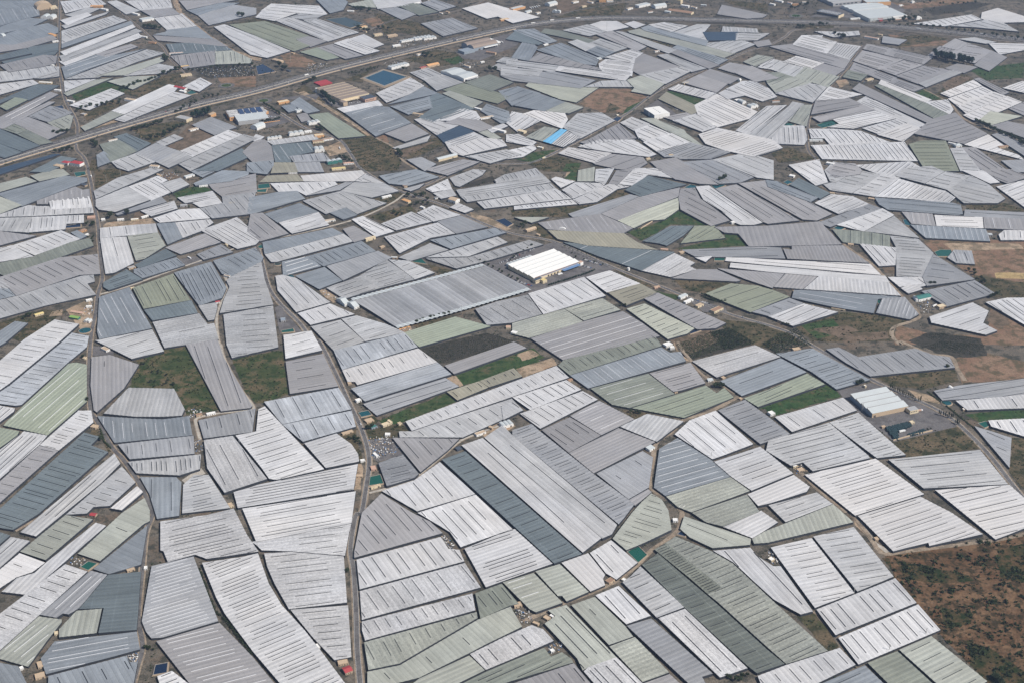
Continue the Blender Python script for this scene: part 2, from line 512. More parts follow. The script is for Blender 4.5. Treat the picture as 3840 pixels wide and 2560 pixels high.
24,84 48,79 60,88 25,97|B|20,-6 -4 .1 .9
36,97 63,89 79,101 58,109|B|20,-6 0
65,88 112,74 125,80 80,101|G|16,10 0
65,108 95,97 114,108 81,118|Lm|24,-8 6 .15 .8
95,97 120,82 146,100 114,108|Lm|24,-7 9 .15 .8
122,82 140,83 164,94 146,100|L|16,-6 4 .2 .8
118,61 167,48 183,58 160,62 132,76|W|14,8 11 .12 .8
131,80 160,67 177,73 142,83|L|20,-5 0
160,64 219,53 230,57 179,72|B|9,6 7 .15 .75
156,80 222,61 231,66 195,79|L|12,7 9 .15 .8
156,81 195,80 251,64 264,68 216,82 184,90|Lm|12,8 12 .12 .8
87,118 208,86 250,108 190,126 128,143|Q|30,20 0
18,97 24,96 37,99 68,121 37,130 20,110|W|20,21 3 .15 .85
38,131 68,122 91,132 50,142|W|10,9 4 .2 .8
50,143 78,137 100,157 72,166|L|20,-7 3 .2 .8
78,136 93,133 120,141 138,149 100,157|L|20,-6 4 .2 .6
135,149 183,134 216,143 150,162|e|40,-12 0
201,127 222,120 250,114 263,132 235,140 212,142|Lm|20,13 5 .15 .85
@2 1
2,33 55,27 60,31 2,36|W|4,3 12 .1 .7
36,8 40,6 58,10 45,16|W|10,3 3 .2 .8
61,0 76,-3 75,10 60,10|E|0,10 0
77,-1 94,-2 86,12 76,10|L|9,1 5 .2 .8
46,18 58,11 86,12 83,15 56,26|W|11,7 6 .12 .85
56,27 90,12 108,15 97,17 78,29 62,31|W|9,5 10 .15 .85
89,12 96,0 110,0 97,13|P|10,1 3 .2 .8
97,13 113,-2 138,-2 147,7 125,4 112,14|W|12,2 10 .15 .8
104,18 125,5 160,13 118,24|D|14,5 4 .2 .8
82,40 118,24 154,16 153,24 97,46|P|10,4 0
97,46 153,25 153,36 140,45 126,46 112,53|F|-10,4 0
52,40 64,36 108,22 117,24 81,40 56,43|G|20,-7 0
24,48 81,40 111,53 102,58 80,58 32,54|P|9,12 -6 .1 .75
2,43 34,43 18,48|E|10,0 0
33,55 103,58 115,66 134,73 70,69 42,63|T|8,8 0
47,66 70,68 149,75 119,92 80,79|D|20,-9 -2 0 1
119,92 149,76 168,85 163,88 169,91 146,98|Wm|17,-10 1 .2 .8
147,99 170,91 188,91 210,101 206,102|P|20,4 0
155,17 168,16 173,26 190,38 200,46 183,51 155,36 153,25|P|12,6 5 .2 .8
169,15 181,14 230,48 222,50 210,50 205,48 192,37 176,27|W|40,27 4 .1 .9
187,17 206,13 264,46 235,49 230,47|P|40,25 5 .12 .88
208,12 235,9 294,40 280,46 267,45|P|40,23 4 .12 .88
120,65 146,51 167,51 157,60 142,69 135,67|D|26,-16 5 .08 .92
155,67 168,51 186,51 196,62|O|12,-7 5 .2 .8
186,52 235,51 283,47 303,68 218,70 208,58 195,57|P|6,18 0
156,73 220,70 247,71 251,81 168,79|G|60,-2 2 .1 .9
168,80 184,79 180,82 178,84|W|10,0 0
197,79 235,82 329,86 339,96 235,87 196,83|V|60,5 2 .2 .9
201,85 236,88 312,95 343,97 347,103 235,93 200,89|W|60,5 0
189,90 250,95 239,108 215,100|P|8,6 0
178,113 201,104 225,106 240,110 255,116 219,130 196,121|O|30,-10 4 .1 .9
220,130 255,117 268,122 236,134|G|14,5 3 .2 .8
68,98 90,92 118,104 87,112|W|18,-6 5 .15 .8
88,112 118,104 133,112 120,118 105,124|T|20,-7 5 .2 .8
120,117 134,112 197,140 187,145 170,146|P|10,-4 11 .2 .8
105,127 122,122 168,145 161,150 143,155|F|10,-4 9 .2 .8
15,113 66,98 86,115 29,132|W|18,12 7 .12 .85
0,140 48,127 66,139 16,154 0,150|Em|40,-12 0
48,127 83,117 100,128 66,138|Em|30,-9 2 .1 .9
17,154 67,138 102,129 120,140 136,152 47,174 30,163|P|60,-18 -6 0 1
@3 1
22,73 22,69 69,69 93,85 18,81 14,72|P|6,14 0
16,95 46,97 32,109 5,107|P|-12,13 0
33,109 47,97 60,98 111,103 122,115|W|1,8 -13 .15 .7
24,110 33,110 121,116 101,118 97,131 59,125 22,117|B|40,7 -4 .1 .8
105,117 126,116 139,132 130,137 99,131|G|-5,14 -6 .15 .8
0,134 33,122 40,124 65,130 23,143|W|30,-13 3 .1 .9
19,-5 47,-10 55,11 44,14|W|14,8 5 .15 .85
52,0 60,-8 85,-2 62,11 57,10|L|12,2 5 .2 .7
51,13 63,10 84,0 104,4 77,21 57,18|L|14,3 7 .15 .7
78,21 104,4 118,7 97,24|W|11,2 7 .15 .75
97,24 118,7 142,14 127,26|W|17,-13 7 .1 .9
127,26 142,14 163,19 172,25 166,30|W|11,-8 8 .15 .8
117,5 125,-2 150,-4 162,1 144,12|L|20,3 4 .1 .8
144,12 163,1 186,5 165,18|L|20,4 5 .1 .8
165,18 187,5 203,13 218,26 211,30 180,30|L|30,7 7 .1 .85
178,0 198,0 213,11 204,12|W|14,5 0
198,0 224,-1 240,6 220,12 212,9|P|20,8 4 .1 .85
210,15 240,8 240,37|W|20,-8 6 .1 .9
20,13 28,7 57,21 48,26|D|24,12 0
-2,9 8,10 46,25 39,29 0,15|B|38,15 3 .1 .9
43,30 58,22 78,24 93,31 65,40|W|22,-9 6 .12 .85
46,48 93,31 104,35 57,52|G|10,4 4 .2 .7
63,50 105,35 116,41 88,56|W|14,6 5 .2 .8
89,56 116,42 139,62|L|20,8 0
98,25 170,30 177,32 179,40 174,41 110,36 102,31|B|70,6 3 .1 .95
181,36 240,39 240,45 200,43 180,42|G|50,3 1 .1 .9
123,38 151,40 154,51 132,49|P|2,10 -2 .1 .8
153,41 197,43 198,53 155,51|V|40,1 4 .15 .85
198,43 240,45 240,55 199,53|P|3,10 -3 .15 .85
131,50 200,54 204,65 145,62|B|3,11 -16 0 1
217,55 240,55 240,64 214,64 212,59|W|1,8 2 .2 .8
59,54 88,56 112,60 112,70 69,66|g|0,10 5 0 1
112,60 138,63 152,76 143,98 118,97 118,71|L|24,2 14 .12 .85
84,67 118,71 117,87 102,88|W|15,16 4 .12 .85
142,98 152,77 190,100 146,106|G|22,3 5 .1 .7
110,98 128,98 142,104 121,107|W|14,4 0
122,108 135,103 142,109 129,113|W|10,-4 0
129,98 141,98 148,105 140,107|W|9,6 1 .2 .8
141,111 190,101 209,113 164,125|G|16,10 7 .1 .85
165,80 171,73 187,74 190,86 173,85|G|4,10 2 .15 .8
148,134 188,121 203,129 198,140 211,147 200,151 150,140|W|40,-14 3 .2 .8
200,121 220,117 240,117 240,144|W|20,14 7 .1 .9
@0 0
-8,1 40,1 44,4 36,5 -8,9|B|8,5 0
-8,10 24,7 35,6 36,14 16,19 -8,26|B|6,10 -5 .1 .9
-8,28 24,17 43,18 30,24 -8,33|B|20,-5 0
-8,36 20,27 44,22 53,26 53,30 36,36 12,42 -8,40|B|7,4 0
-8,41 12,42 48,33 52,36 24,44 -8,49|P|8,5 0
25,44 53,40 53,46 30,50|D|20,-4 0
-8,53 24,45 29,49 0,55|D|8,5 0
2,57 30,51 53,47 50,50 42,51 4,58|D|20,-4 0
0,60 40,51 52,52 51,58 40,61 8,66|P|6,6 4 .2 .8
-8,67 6,66 38,61 54,62 54,65 30,72 -8,76|L|4,6 8 .1 .8
31,72 54,66 54,70 38,72|L|10,-3 2 .1 .9
-8,79 30,74 35,77 -8,89|W|8,5 5 .2 .7
-8,96 34,78 54,79 26,92 14,89 -8,98|D|10,4 0
0,98 14,90 25,92 6,101|e|10,4 0
-8,112 46,85 53,87 0,116|P|-20,10 -2 .1 .9
-8,118 45,94 50,94 4,118|P|-20,10 0
26,107 46,98 60,101 66,104 44,112|G|14,6 5 .2 .8
44,113 64,106 67,107 64,118 58,121|E|12,7 5 .2 .8
12,113 26,108 60,121 44,128|P|15,7 0
0,118 12,113 28,118 16,123|g|14,5 3 .2 .8
17,124 25,120 48,131 36,133|g|16,8 0
-8,117 0,119 36,134 21,139 -8,129|D|24,11 0
-8,130 20,140 4,145 -8,141|D|16,8 0
56,2 90,-1 97,4 76,8 60,12|W|5,5 9 .15 .85
60,14 80,8 92,8 80,13 66,15|L|12,-3 0
56,19 80,12 84,14 62,23|W|12,-4 0
57,24 100,11 97,13 60,26|L|20,-7 0
57,29 104,15 116,19 57,40|L|9,5 22 .15 .85
57,41 120,20 122,22 57,44|B|30,-10 0
56,48 122,23 124,25 60,51|W|30,-11 0
55,52 125,27 130,29 58,57|L|30,-11 2 .1 .9
55,57 127,31 130,34 60,60|W|30,-11 0
88,50 120,41 126,43 97,53|P|20,-6 1 .1 .9
57,62 88,51 97,53 134,45 85,62 60,72|B|30,-10 -3 .1 .9
60,73 135,46 151,49 125,57 90,71|L|9,4 22 .2 .8
84,70 90,71 148,53 150,56 115,69|E|30,-9 0
114,70 145,59 162,62 152,67|L|10,-2 8 .2 .7
59,75 88,73 60,84|W|9,4 4 .1 .7
59,86 88,74 103,72 62,88|E|20,-8 0
99,75 118,71 147,70 122,82|E|14,-5 1 .4 .6
64,97 102,82 114,86 82,101|W|7,2 9 .2 .7
103,102 155,78 164,80 160,84 114,105|W|30,-13 0
106,110 160,85 175,88 114,112|W|12,3 10 .15 .85
75,117 104,102 114,105 78,120|E|6,3 0
168,80 184,72 194,77 183,84|W|8,4 4 .2 .8
99,2 107,1 128,10 116,13|L|15,7 0
115,1 156,0 158,7 130,10|W|4,5 9 .1 .8
130,10 158,8 165,13 141,16|P|8,5 0
142,17 167,13 180,24 154,28|W|12,11 5 .1 .9
154,28 181,25 196,36 141,32 152,30|B|30,-2 0
141,33 170,35 197,36 209,43 145,37|P|40,5 0
153,41 175,40 209,44 213,46 158,50|D|4,8 -6 .1 .8
157,52 198,47 198,59 169,63|P|3,9 8 .1 .85
198,48 214,47 231,55 230,58 198,59|E|1,8 6 .1 .85
165,1 218,0 204,2 172,9|P|20,-3 0
173,10 204,3 219,3 182,14|B|20,-5 0
182,14 215,5 235,8 235,13 192,23|G|20,-7 0
92,133 110,129 126,139 102,149|g|15,10 0
105,126 116,123 138,132 126,139|D|17,9 3 .1 .9
89,143 96,139 103,148 90,153|B|7,8 0
103,149 126,141 142,149 118,157 108,154|L|15,8 4 .1 .9
125,141 143,132 164,139 144,149|G|18,-9 0
144,149 164,139 178,144 155,154|L|18,-9 0
144,131 160,124 168,127 151,134|L|8,3 2 .1 .9
166,139 210,120 222,124 177,144|W|10,4 9 .15 .85
165,151 224,124 236,127 210,140 175,157|L|12,4 9 .2 .8
177,115 194,108 217,117 197,124|G|20,9 0
180,157 222,137 231,143 200,157|D|20,-9 0
-8,157 50,142 55,142 0,160|N|30,-8 0
28,158 56,144 70,146 45,158|D|20,-8 0
@1 0
-24,23 8,20 48,33 36,37 50,42 35,47 0,33|O|36,13 4 .1 .9
-38,25 -29,23 0,34 31,47 10,53 -5,50|W|30,13 3 .1 .9
5,10 14,4 58,6 65,13 61,14|W|50,5 4 .1 .9
0,16 5,11 38,12 17,19|W|20,2 4 .1 .9
31,16 42,13 62,14 50,19|L|20,-2 2 .1 .9
18,19 32,16 80,34 66,38|W|30,12 4 .1 .95
44,19 54,17 94,30 78,34|L|30,12 5 .1 .95
36,36 48,34 65,38 50,43|P|15,6 0
41,48 57,44 76,53 65,55|e|20,8 0
57,44 70,41 98,51 82,54|P|24,10 2 .1 .9
72,40 85,36 113,47 100,50|W|26,10 5 .1 .9
86,36 99,32 117,41 108,44|W|18,9 0
56,0 78,-2 84,2 80,9 68,12|B|9,8 0
85,4 106,0 110,7 90,6|E|4,5 0
107,0 125,-1 140,5 112,8|W|15,5 0
125,0 150,-2 152,3 138,5|W|15,3 0
113,8 125,6 148,13 134,18|G|20,9 0
132,6 146,3 167,11 150,14|g|20,8 0
152,3 164,0 183,6 168,10|G|18,7 3 .1 .9
152,22 180,17 203,26 172,33|G|20,10 8 0 1
190,8 213,3 260,16 236,21 222,15 212,17|V|40,15 0
142,67 158,63 174,70 155,74|L|16,7 4 .1 .8
155,74 174,70 190,76 166,83|L|15,7 0
111,86 142,72 154,79 140,87 120,94|Wm|14,4 9 .2 .8
122,96 140,88 154,80 167,86|B|20,-6 0
124,98 160,89 162,99 140,105|B|20,-5 6 .1 .9
160,89 167,86 200,100 163,112 150,108 162,100|D|20,-6 2 .1 .9
165,111 190,100 202,103 206,109 203,111|W|18,-7 6 .15 .8
146,110 152,109 187,115 166,124|W|20,7 4 .1 .85
173,113 186,109 205,111 218,117 205,121 188,115|P|15,5 0
166,124 188,116 200,121 173,131|N|20,-7 0
174,131 200,122 209,126 177,136|W|20,-7 4 .1 .85
177,136 208,127 226,129 230,134 190,143 180,140|V|10,6 7 .1 .9
193,144 230,138 243,142 215,150|L|9,3 7 .15 .85
75,100 112,93 116,97 82,104|W|6,3 0
82,104 110,98 122,99 142,113 110,125|B|20,-6 -4 .2 .8
119,123 143,114 158,123 137,130|P|20,-7 0
126,136 160,125 157,130 130,137|L|20,-6 0
49,106 66,104 100,125 76,127|e|20,14 0
32,95 40,90 58,102 47,104|B|16,10 0
24,98 34,96 38,101 30,103|B|8,5 0
10,130 54,124 57,128 16,133|L|3,4 -10 0 1
15,134 50,131 54,139 31,144 32,149 18,149|D|8,11 -5 .1 .8
31,144 62,141 69,148 35,149|G|3,6 5 .1 .9
35,150 58,149 62,158 38,158|G|3,6 0
17,150 35,150 38,158 14,159|T|3,6 0
-12,140 0,129 8,129 14,135 16,147 -2,150|P|20,-6 0
-8,150 16,148 16,152 10,160 -8,158|B|6,6 3 .1 .8
172,83 190,77 214,83 234,89 222,95|O|16,5 0
172,86 178,84 208,94 199,99|E|24,8 0
192,76 215,69 236,76 216,84|g|20,7 0
207,102 212,96 232,103 234,112 225,113|B|18,6 3 .1 .9
213,119 227,114 231,116 217,122|W|10,-4 0
203,121 214,120 225,127 218,128|E|10,5 0
@2 0
-12,84 5,80 26,86 0,97|B|20,-8 3 .1 .9
2,97 26,87 48,94 30,102|B|20,-8 0
31,102 48,94 65,99 52,104|E|15,-7 0
-5,36 3,29 28,40 24,41|D|24,10 0
1,28 20,27 41,38 32,40|B|30,11 3 .1 .9
27,30 30,27 46,29 77,38 72,40 60,37|g|30,9 0
47,28 70,23 87,29 71,33|L|18,5 5 .1 .9
72,23 82,20 96,20 107,25 87,29|W|18,5 0
104,22 112,20 122,23 113,26|W|10,2 0
126,23 140,21 161,24 145,30|W|18,5 5 .1 .9
148,30 170,23 182,23 176,30 180,37 154,33|L|14,-4 2 .2 .8
119,26 125,24 180,38 178,42 122,28|B|40,12 2 .1 .9
107,29 117,27 205,49 195,53 108,30|E|10,3 0
78,32 92,29 123,43 115,47|P|24,11 2 .1 .7
95,29 102,30 151,46 144,49 120,40|L|30,11 0
71,40 81,36 106,44 93,48|L|22,8 2 .1 .9
52,39 60,37 78,43 68,47|L|16,7 0
69,47 78,43 94,48 83,53|B|14,5 2 .1 .9
23,46 45,40 80,54 77,60 60,58|B|30,13 6 0 1
16,56 24,49 80,63 82,65|P|6,-3 9 .1 .9
10,39 18,39 23,44 16,56 0,53|B|-6,10 0
-5,55 43,61 39,66 -5,60|L|40,5 2 0 1
40,65 44,61 108,70 104,74|W|60,9 3 .1 .9
-10,62 28,65 24,70 -10,69|L|30,3 2 .1 .9
-10,70 36,66 76,74 63,81 0,74|G|40,8 3 .05 .95
13,79 16,76 62,81 79,81 59,94 44,91|F|30,6 0
85,53 110,46 120,49 113,54 112,58|W|14,4 7 .1 .9
80,59 86,55 112,58 110,70 81,65|W|26,3 9 .1 .9
114,54 121,50 155,62 118,69 111,65|P|20,-5 0
118,69 155,62 165,65 141,77|L|14,5 5 .1 .8
134,51 142,50 178,63 165,66|L|28,11 2 .1 .9
145,48 150,45 190,60 181,63|P|32,13 0
148,44 152,42 198,55 190,59|B|8,3 7 .2 .9
181,40 210,37 223,41 203,49 177,42|L|12,-5 7 .1 .9
176,30 207,30 205,37 180,37|N|20,2 0
206,31 236,31 225,37 206,37|L|20,1 4 .1 .9
194,25 225,27 226,30 193,29|L|1,4 -8 .1 .9
189,13 193,5 234,14 230,16 216,17|P|30,6 0
67,80 82,75 105,74 112,80|L|3,5 6 .1 .8
106,74 118,70 140,77 127,87 110,84 113,81|E|18,7 0
144,82 153,78 187,86 180,91|W|6,-4 10 .1 .9
157,76 172,69 198,77 188,85|P|24,8 0
172,69 182,64 209,72 200,77|P|24,8 0
190,63 200,58 218,61 204,67|P|14,-6 0
205,67 220,61 245,72 224,75|P|18,-7 0
197,82 212,75 222,75 236,82 243,89 230,93|W|26,11 9 .1 .9
190,86 196,83 213,88 198,91|W|14,5 0
135,91 142,85 168,97 170,103 165,105|T|26,13 0
168,97 188,87 225,103 218,109 188,117 172,108|V|24,11 11 .08 .92
148,111 169,105 187,117 175,121|W|16,8 6 .1 .9
206,120 234,98 252,97 218,124|W|28,-22 3 .05 .95
218,124 252,100 258,94 268,96 238,127 235,129|L|28,-25 2 .05 .95
100,113 110,108 126,114 112,120|W|12,5 3 .1 .8
113,120 126,115 145,123 122,130 116,126|W|12,5 5 .1 .9
119,109 130,109 158,120 160,123 175,134 170,134|E|40,18 2 .2 .8
121,131 147,123 163,131 133,139|W|12,6 3 .1 .9
133,139 163,131 173,134 148,144 140,144|G|16,-6 7 .1 .9
148,144 174,134 200,140 182,146 155,146|G|16,-6 8 .1 .9
63,131 70,129 98,114 114,127 70,133|P|8,9 9 .1 .9
47,117 60,105 82,104 94,111 63,127 54,121|L|28,8 11 .1 .85
10,105 20,102 48,104 51,110 46,118|V|20,9 7 .1 .85
0,103 10,105 26,111 14,117 5,121 -5,113|W|10,-7 7 .1 .9
13,126 30,117 42,119 29,130|E|14,-11 2 .1 .6
29,130 45,119 50,120 36,132|b|14,-11 0
36,132 51,121 62,127 47,135|W|14,-11 8 0 1
-5,124 6,124 22,131 18,134 -5,130|W|20,6 4 .1 .9
-5,139 20,134 22,137 10,144 -5,146|W|7,3 6 .15 .85
172,124 188,118 240,129 248,136 222,144 195,138 178,132|V|16,-5 18 .1 .85
61,135 80,129 112,129 132,142 126,144 93,140|W|14,6 9 .12 .88
43,141 52,136 91,141 77,150|V|26,8 6 .1 .9
75,150 90,142 120,145 124,150 112,157 96,155 77,151|P|16,-6 3 .1 .9
127,149 150,145 160,150 190,170 172,169 150,165 135,156|P|20,10 0
156,149 184,147 222,163 210,168 190,169|G|24,11 4 .1 .9
185,147 215,141 240,148 240,165 225,163|L|24,10 4 .1 .9
@3 0
31,33 50,33 49,35 63,39 54,49 23,41|W|24,6 8 .1 .85
55,49 64,40 85,43 75,55|W|-9,9 10 .1 .9
2,43 22,41 75,56 70,63|P|50,14 3 .1 .8
88,45 91,41 115,45 111,51|P|20,5 6 .1 .8
111,51 115,45 151,53 143,59|P|30,7 7 .1 .9
79,56 87,47 124,55 102,64|P|26,7 8 .15 .85
103,64 125,56 142,60 117,69|P|14,4 7 .15 .85
118,70 143,61 162,64 170,65 138,77|P|16,5 8 .1 .7
139,77 170,65 178,67 145,80|L|30,-11 0
75,65 79,58 100,65 90,69|P|14,5 2 .2 .8
69,71 74,65 91,69 85,74|g|12,3 2 .2 .8
91,69 101,66 118,72 112,76|P|14,6 4 .1 .9
112,76 118,73 143,81 134,84|P|18,7 5 .15 .85
102,77 104,74 150,92 144,94|V|40,17 1 .1 .9
99,79 104,77 140,92 168,105 155,110|g|-6,4 4 .1 .9
78,82 84,77 152,110 147,113|P|50,26 0
45,92 56,80 86,87 55,94|W|16,4 8 .12 .85
7,86 38,77 54,80 41,94|L|14,10 9 .12 .88
40,105 44,93 75,91 88,97|P|30,-5 3 .1 .9
41,108 88,97 97,101 48,112|P|40,-10 2 .1 .9
81,94 90,89 145,115 138,117|W|14,6 5 .1 .6
60,110 98,102 117,109 78,118 55,117 66,114|W|30,-6 7 0 1
87,118 118,110 127,114 101,123|W|12,5 7 .15 .85
101,124 128,114 140,118 124,130|V|16,-6 4 .1 .9
3,128 14,116 33,116 36,128 33,133 10,132|W|1,12 7 .1 .9
18,111 32,97 40,97 35,116|E|-10,14 2 .1 .9
38,119 60,119 85,121 112,131 58,134 52,127 40,127|W|9,10 14 .1 .85
40,134 125,131 137,148 50,146|W|10,13 24 .08 .92
130,133 140,130 163,130 175,157 145,157|O|24,0 9 .08 .92
135,123 150,110 172,104 182,113 201,123 180,132|P|26,-7 8 .08 .92
181,133 202,124 218,135 210,136 230,143 235,147|V|22,-8 6 .1 .9
206,124 214,122 240,136 240,146 228,138|G|26,16 0
168,137 178,136 195,157 177,157|L|14,1 8 .1 .9
178,136 190,136 220,157 196,157|P|20,13 4 .1 .9
159,86 189,74 196,79 167,89|V|10,4 9 .12 .88
166,91 197,80 207,85 175,98|V|11,5 9 .12 .88
175,98 208,85 219,89 182,104|V|11,4 9 .12 .88
180,106 220,89 233,94 214,102 190,111|V|11,4 10 .12 .88
190,73 194,72 221,85 216,87|P|24,12 2 .1 .9
216,81 234,75 240,80 235,85|W|14,-6 6 .1 .9
144,94 165,92 170,101 167,105|W|18,9 5 .1 .85
160,43 172,36 183,40 174,46|P|10,-7 0
147,51 158,43 172,46 163,52|P|10,-7 4 .1 .9
163,52 183,40 205,47 190,58|P|14,2 9 .2 .8
190,60 205,47 219,53 203,65|P|15,6 0
163,63 174,59 192,62 180,67|P|16,4 0
133,22 187,14 196,18 162,24|W|6,3 11 .1 .8
197,12 211,8 240,17 240,20 206,21 196,17|V|24,-4 0
168,24 200,19 215,21 230,29 192,25|L|14,4 5 .1 .8
203,40 240,41 240,45 213,50|W|30,1 3 .1 .9
222,100 236,94 240,95 240,108|P|14,5 2 .1 .9
194,111 204,103 233,107 205,115|F|16,3 0
205,116 220,112 240,116 240,128|P|20,7 0
106,34 127,37 120,41 105,39|G|15,3 0
14,57 26,52 51,58 40,63|V|20,6 6 .05 .95
-8,60 2,54 33,62 24,71|L|-9,6 5 .1 .9
25,71 34,62 65,71 55,80|E|-10,9 7 .1 .9
41,63 51,59 70,64 61,70|P|20,6 0
0,77 25,71 40,76 7,85|E|-18,8 3 .1 .9
-5,67 10,67 23,71 0,77|g|-16,7 2 .1 .9
54,157 62,150 80,151 86,157 84,160 62,163|P|14,3 4 .1 .9
80,152 131,149 145,157 118,164 104,161|W|-9,7 12 .1 .85
43,29 70,30 83,29 84,32 60,34|W|3,3 9 .1 .9
@1 0
38,106 46,104 50,110 42,112|P|10,4 0
139,147 152,145 165,151 155,157|G|12,3 0
155,156 190,147 205,149 176,161|P|16,-5 3 .1 .9
221,57 228,53 240,55 240,59|L|18,3 2 .1 .9
217,62 222,59 240,60 240,67 230,67|L|18,3 2 .1 .9
0,124 7,126 2,130 -4,129|W|6,-3 0
@2 0
213,57 225,51 240,53 224,61|E|13,-5 4 .1 .9
226,62 240,55 240,64|W|10,-4 2 .1 .9
222,39 236,37 238,41 226,43|P|12,-2 0
140,108 160,104 165,106 150,111|P|16,-3 2 .1 .9
@3 0
215,148 240,147 240,158 228,158|G|14,8 0
175,36 190,35 209,39 200,40|L|18,3 0
@0 1
-8,100 2,100 9,106 5,112 -8,108|L|14,5 0
-8,108 8,109 14,115 -8,120|B|12,6 3 .1 .9
65,57 71,55 80,60 74,63|B|12,5 0
176,1 198,-6 200,-1 186,6|B|20,-6 2 .1 .9
"""
# ---------------------------------------------------------------- greenhouses
TONE = {
 'V': ((.655, .638, .625), dict(patch=.07, dirt=.06)),
 'W': ((.605, .60, .60), dict(patch=.13, dirt=.10)),
 'L': ((.46, .46, .46), dict(patch=.16, dirt=.11)),
 'M': ((.46, .48, .505), dict(patch=.22, dirt=.14)),
 'G': ((.33, .335, .345), dict(patch=.13, dirt=.09)),
 'P': ((.33, .32, .32), dict(patch=.10, dirt=.07)),
 'B': ((.265, .288, .31), dict(patch=.16, dirt=.10)),
 'D': ((.155, .182, .192), dict(patch=.12, dirt=.08, grid=.14)),
 'E': ((.39, .40, .35), dict(patch=.14, dirt=.10)),
 'e': ((.31, .34, .265), dict(patch=.10, dirt=.08, grid=.10)),
 'g': ((.24, .255, .215), dict(patch=.16, dirt=.12)),
 'O': ((.27, .285, .215), dict(patch=.10, dirt=.08, grid=.12)),
 'F': ((.47, .48, .40), dict(patch=.12, dirt=.10)),
 'T': ((.33, .31, .24), dict(patch=.12, dirt=.08)),
 'K': ((.165, .18, .16), dict(patch=.18, dirt=.12, grid=.30)),
 'N': ((.05, .075, .11), dict(patch=.12, dirt=.08)),
 'b': ((.20, .52, .80), dict(patch=.05, dirt=.05)),
 'Q': ((.36, .365, .375), dict(patch=.10, dirt=.10)),
}
SHADE = {'V': 'bright white', 'W': 'white', 'L': 'pale grey', 'M': 'streaked blue-white', 'G': 'mid grey', 'P': 'mauve-grey', 'B': 'bluish grey',
 'D': 'dark slate-grey', 'E': 'pale greenish', 'e': 'soft green', 'g': 'dull grey-green', 'O': 'olive-green', 'F': 'cream-green', 'T': 'tan',
 'K': 'dark green-grey', 'N': 'dark navy', 'b': 'vivid sky-blue', 'Q': 'long striped grey'}
MATS = {}
def tone_mat(k):
    if k not in MATS:
        c, kw = TONE[k[0]]
        kw = dict(kw)
        nm = SHADE[k[0]].replace(' ', '_').replace('-', '_') + '_film'
        if k.endswith('m'):
            kw['speck'] = .22; kw['patch'] = kw['patch'] * 1.4; nm = 'mottled_' + nm
        MATS[k] = plastic(nm, c, **kw)
    return MATS[k]
M_WALL = plain('shaded_wall_netting', (.035, .04, .05), .8, .35, .05)  # dark netting, with the walls' navy shade put into its colour too
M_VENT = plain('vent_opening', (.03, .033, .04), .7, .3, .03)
M_VENTL = plain('vent_flap_film', (.68, .68, .69), .5, .1, .2)

GH = []
tile = None
for line in GH_DATA.strip().split('\n'):
    line = line.strip()
    if not line: continue
    if line[0] == '@':
        tile = tuple(int(a) for a in line[1:].split()); continue
    a, tone, spec = line.split('|')
    a, _, pa = a.partition('+'); tone, _, ptone = tone.partition('+')
    px = [tu(tile, *map(float, q.split(','))) for q in a.split()]
    patch = [tu(tile, *map(float, q.split(','))) for q in pa.split()] if pa else None
    sp = spec.split()
    dx, dy = map(float, sp[0].split(','))
    n = int(sp[1])
    fa, fb = (float(sp[2]), float(sp[3])) if n else (0, 0)
    GH.append(dict(px=px, tone=tone, d=(dx, dy), n=n, a=fa, b=fb, patch=patch, ptone=ptone))

def clip_area(px):
    q = px
    for nx, ny, c in ((1, 0, 3840), (-1, 0, 0), (0, 1, 2560), (0, -1, 0)):
        q = clip(q, nx, ny, c)
        if len(q) < 3: return 0
    return abs(area2(q)) / 2
vent_me = None
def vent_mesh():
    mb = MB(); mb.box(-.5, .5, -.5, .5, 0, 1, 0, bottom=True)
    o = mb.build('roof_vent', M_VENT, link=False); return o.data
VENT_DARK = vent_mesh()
VENT_LIGHT = VENT_DARK.copy(); VENT_LIGHT.materials[0] = M_VENTL

for i, g in enumerate(GH):
    g['area'] = clip_area(g['px'])
    cx = sum(p[0] for p in g['px']) / len(g['px']); cy = sum(p[1] for p in g['px']) / len(g['px'])
    g['c'] = (cx, cy)
GH = [g for g in GH if g['area'] > 30]
order = sorted(range(len(GH)), key=lambda i: -GH[i]['area'])
for rank, i in enumerate(order): GH[i]['single'] = rank < 300

def offset_px(px, d):
    n = len(px); s = 1 if area2(px) > 0 else -1; out = []
    for i in range(n):
        a, c, e = px[i - 1], px[i], px[(i + 1) % n]
        d1 = (c[0] - a[0], c[1] - a[1]); d2 = (e[0] - c[0], e[1] - c[1])
        l1, l2 = math.hypot(*d1) or 1, math.hypot(*d2) or 1
        nx = s * (d1[1] / l1 + d2[1] / l2); ny = -s * (d1[0] / l1 + d2[0] / l2); l = math.hypot(nx, ny) or 1
        k = d / max(.6, l / 2)
        out.append((c[0] + nx / l * k, c[1] + ny / l * k))
    return out

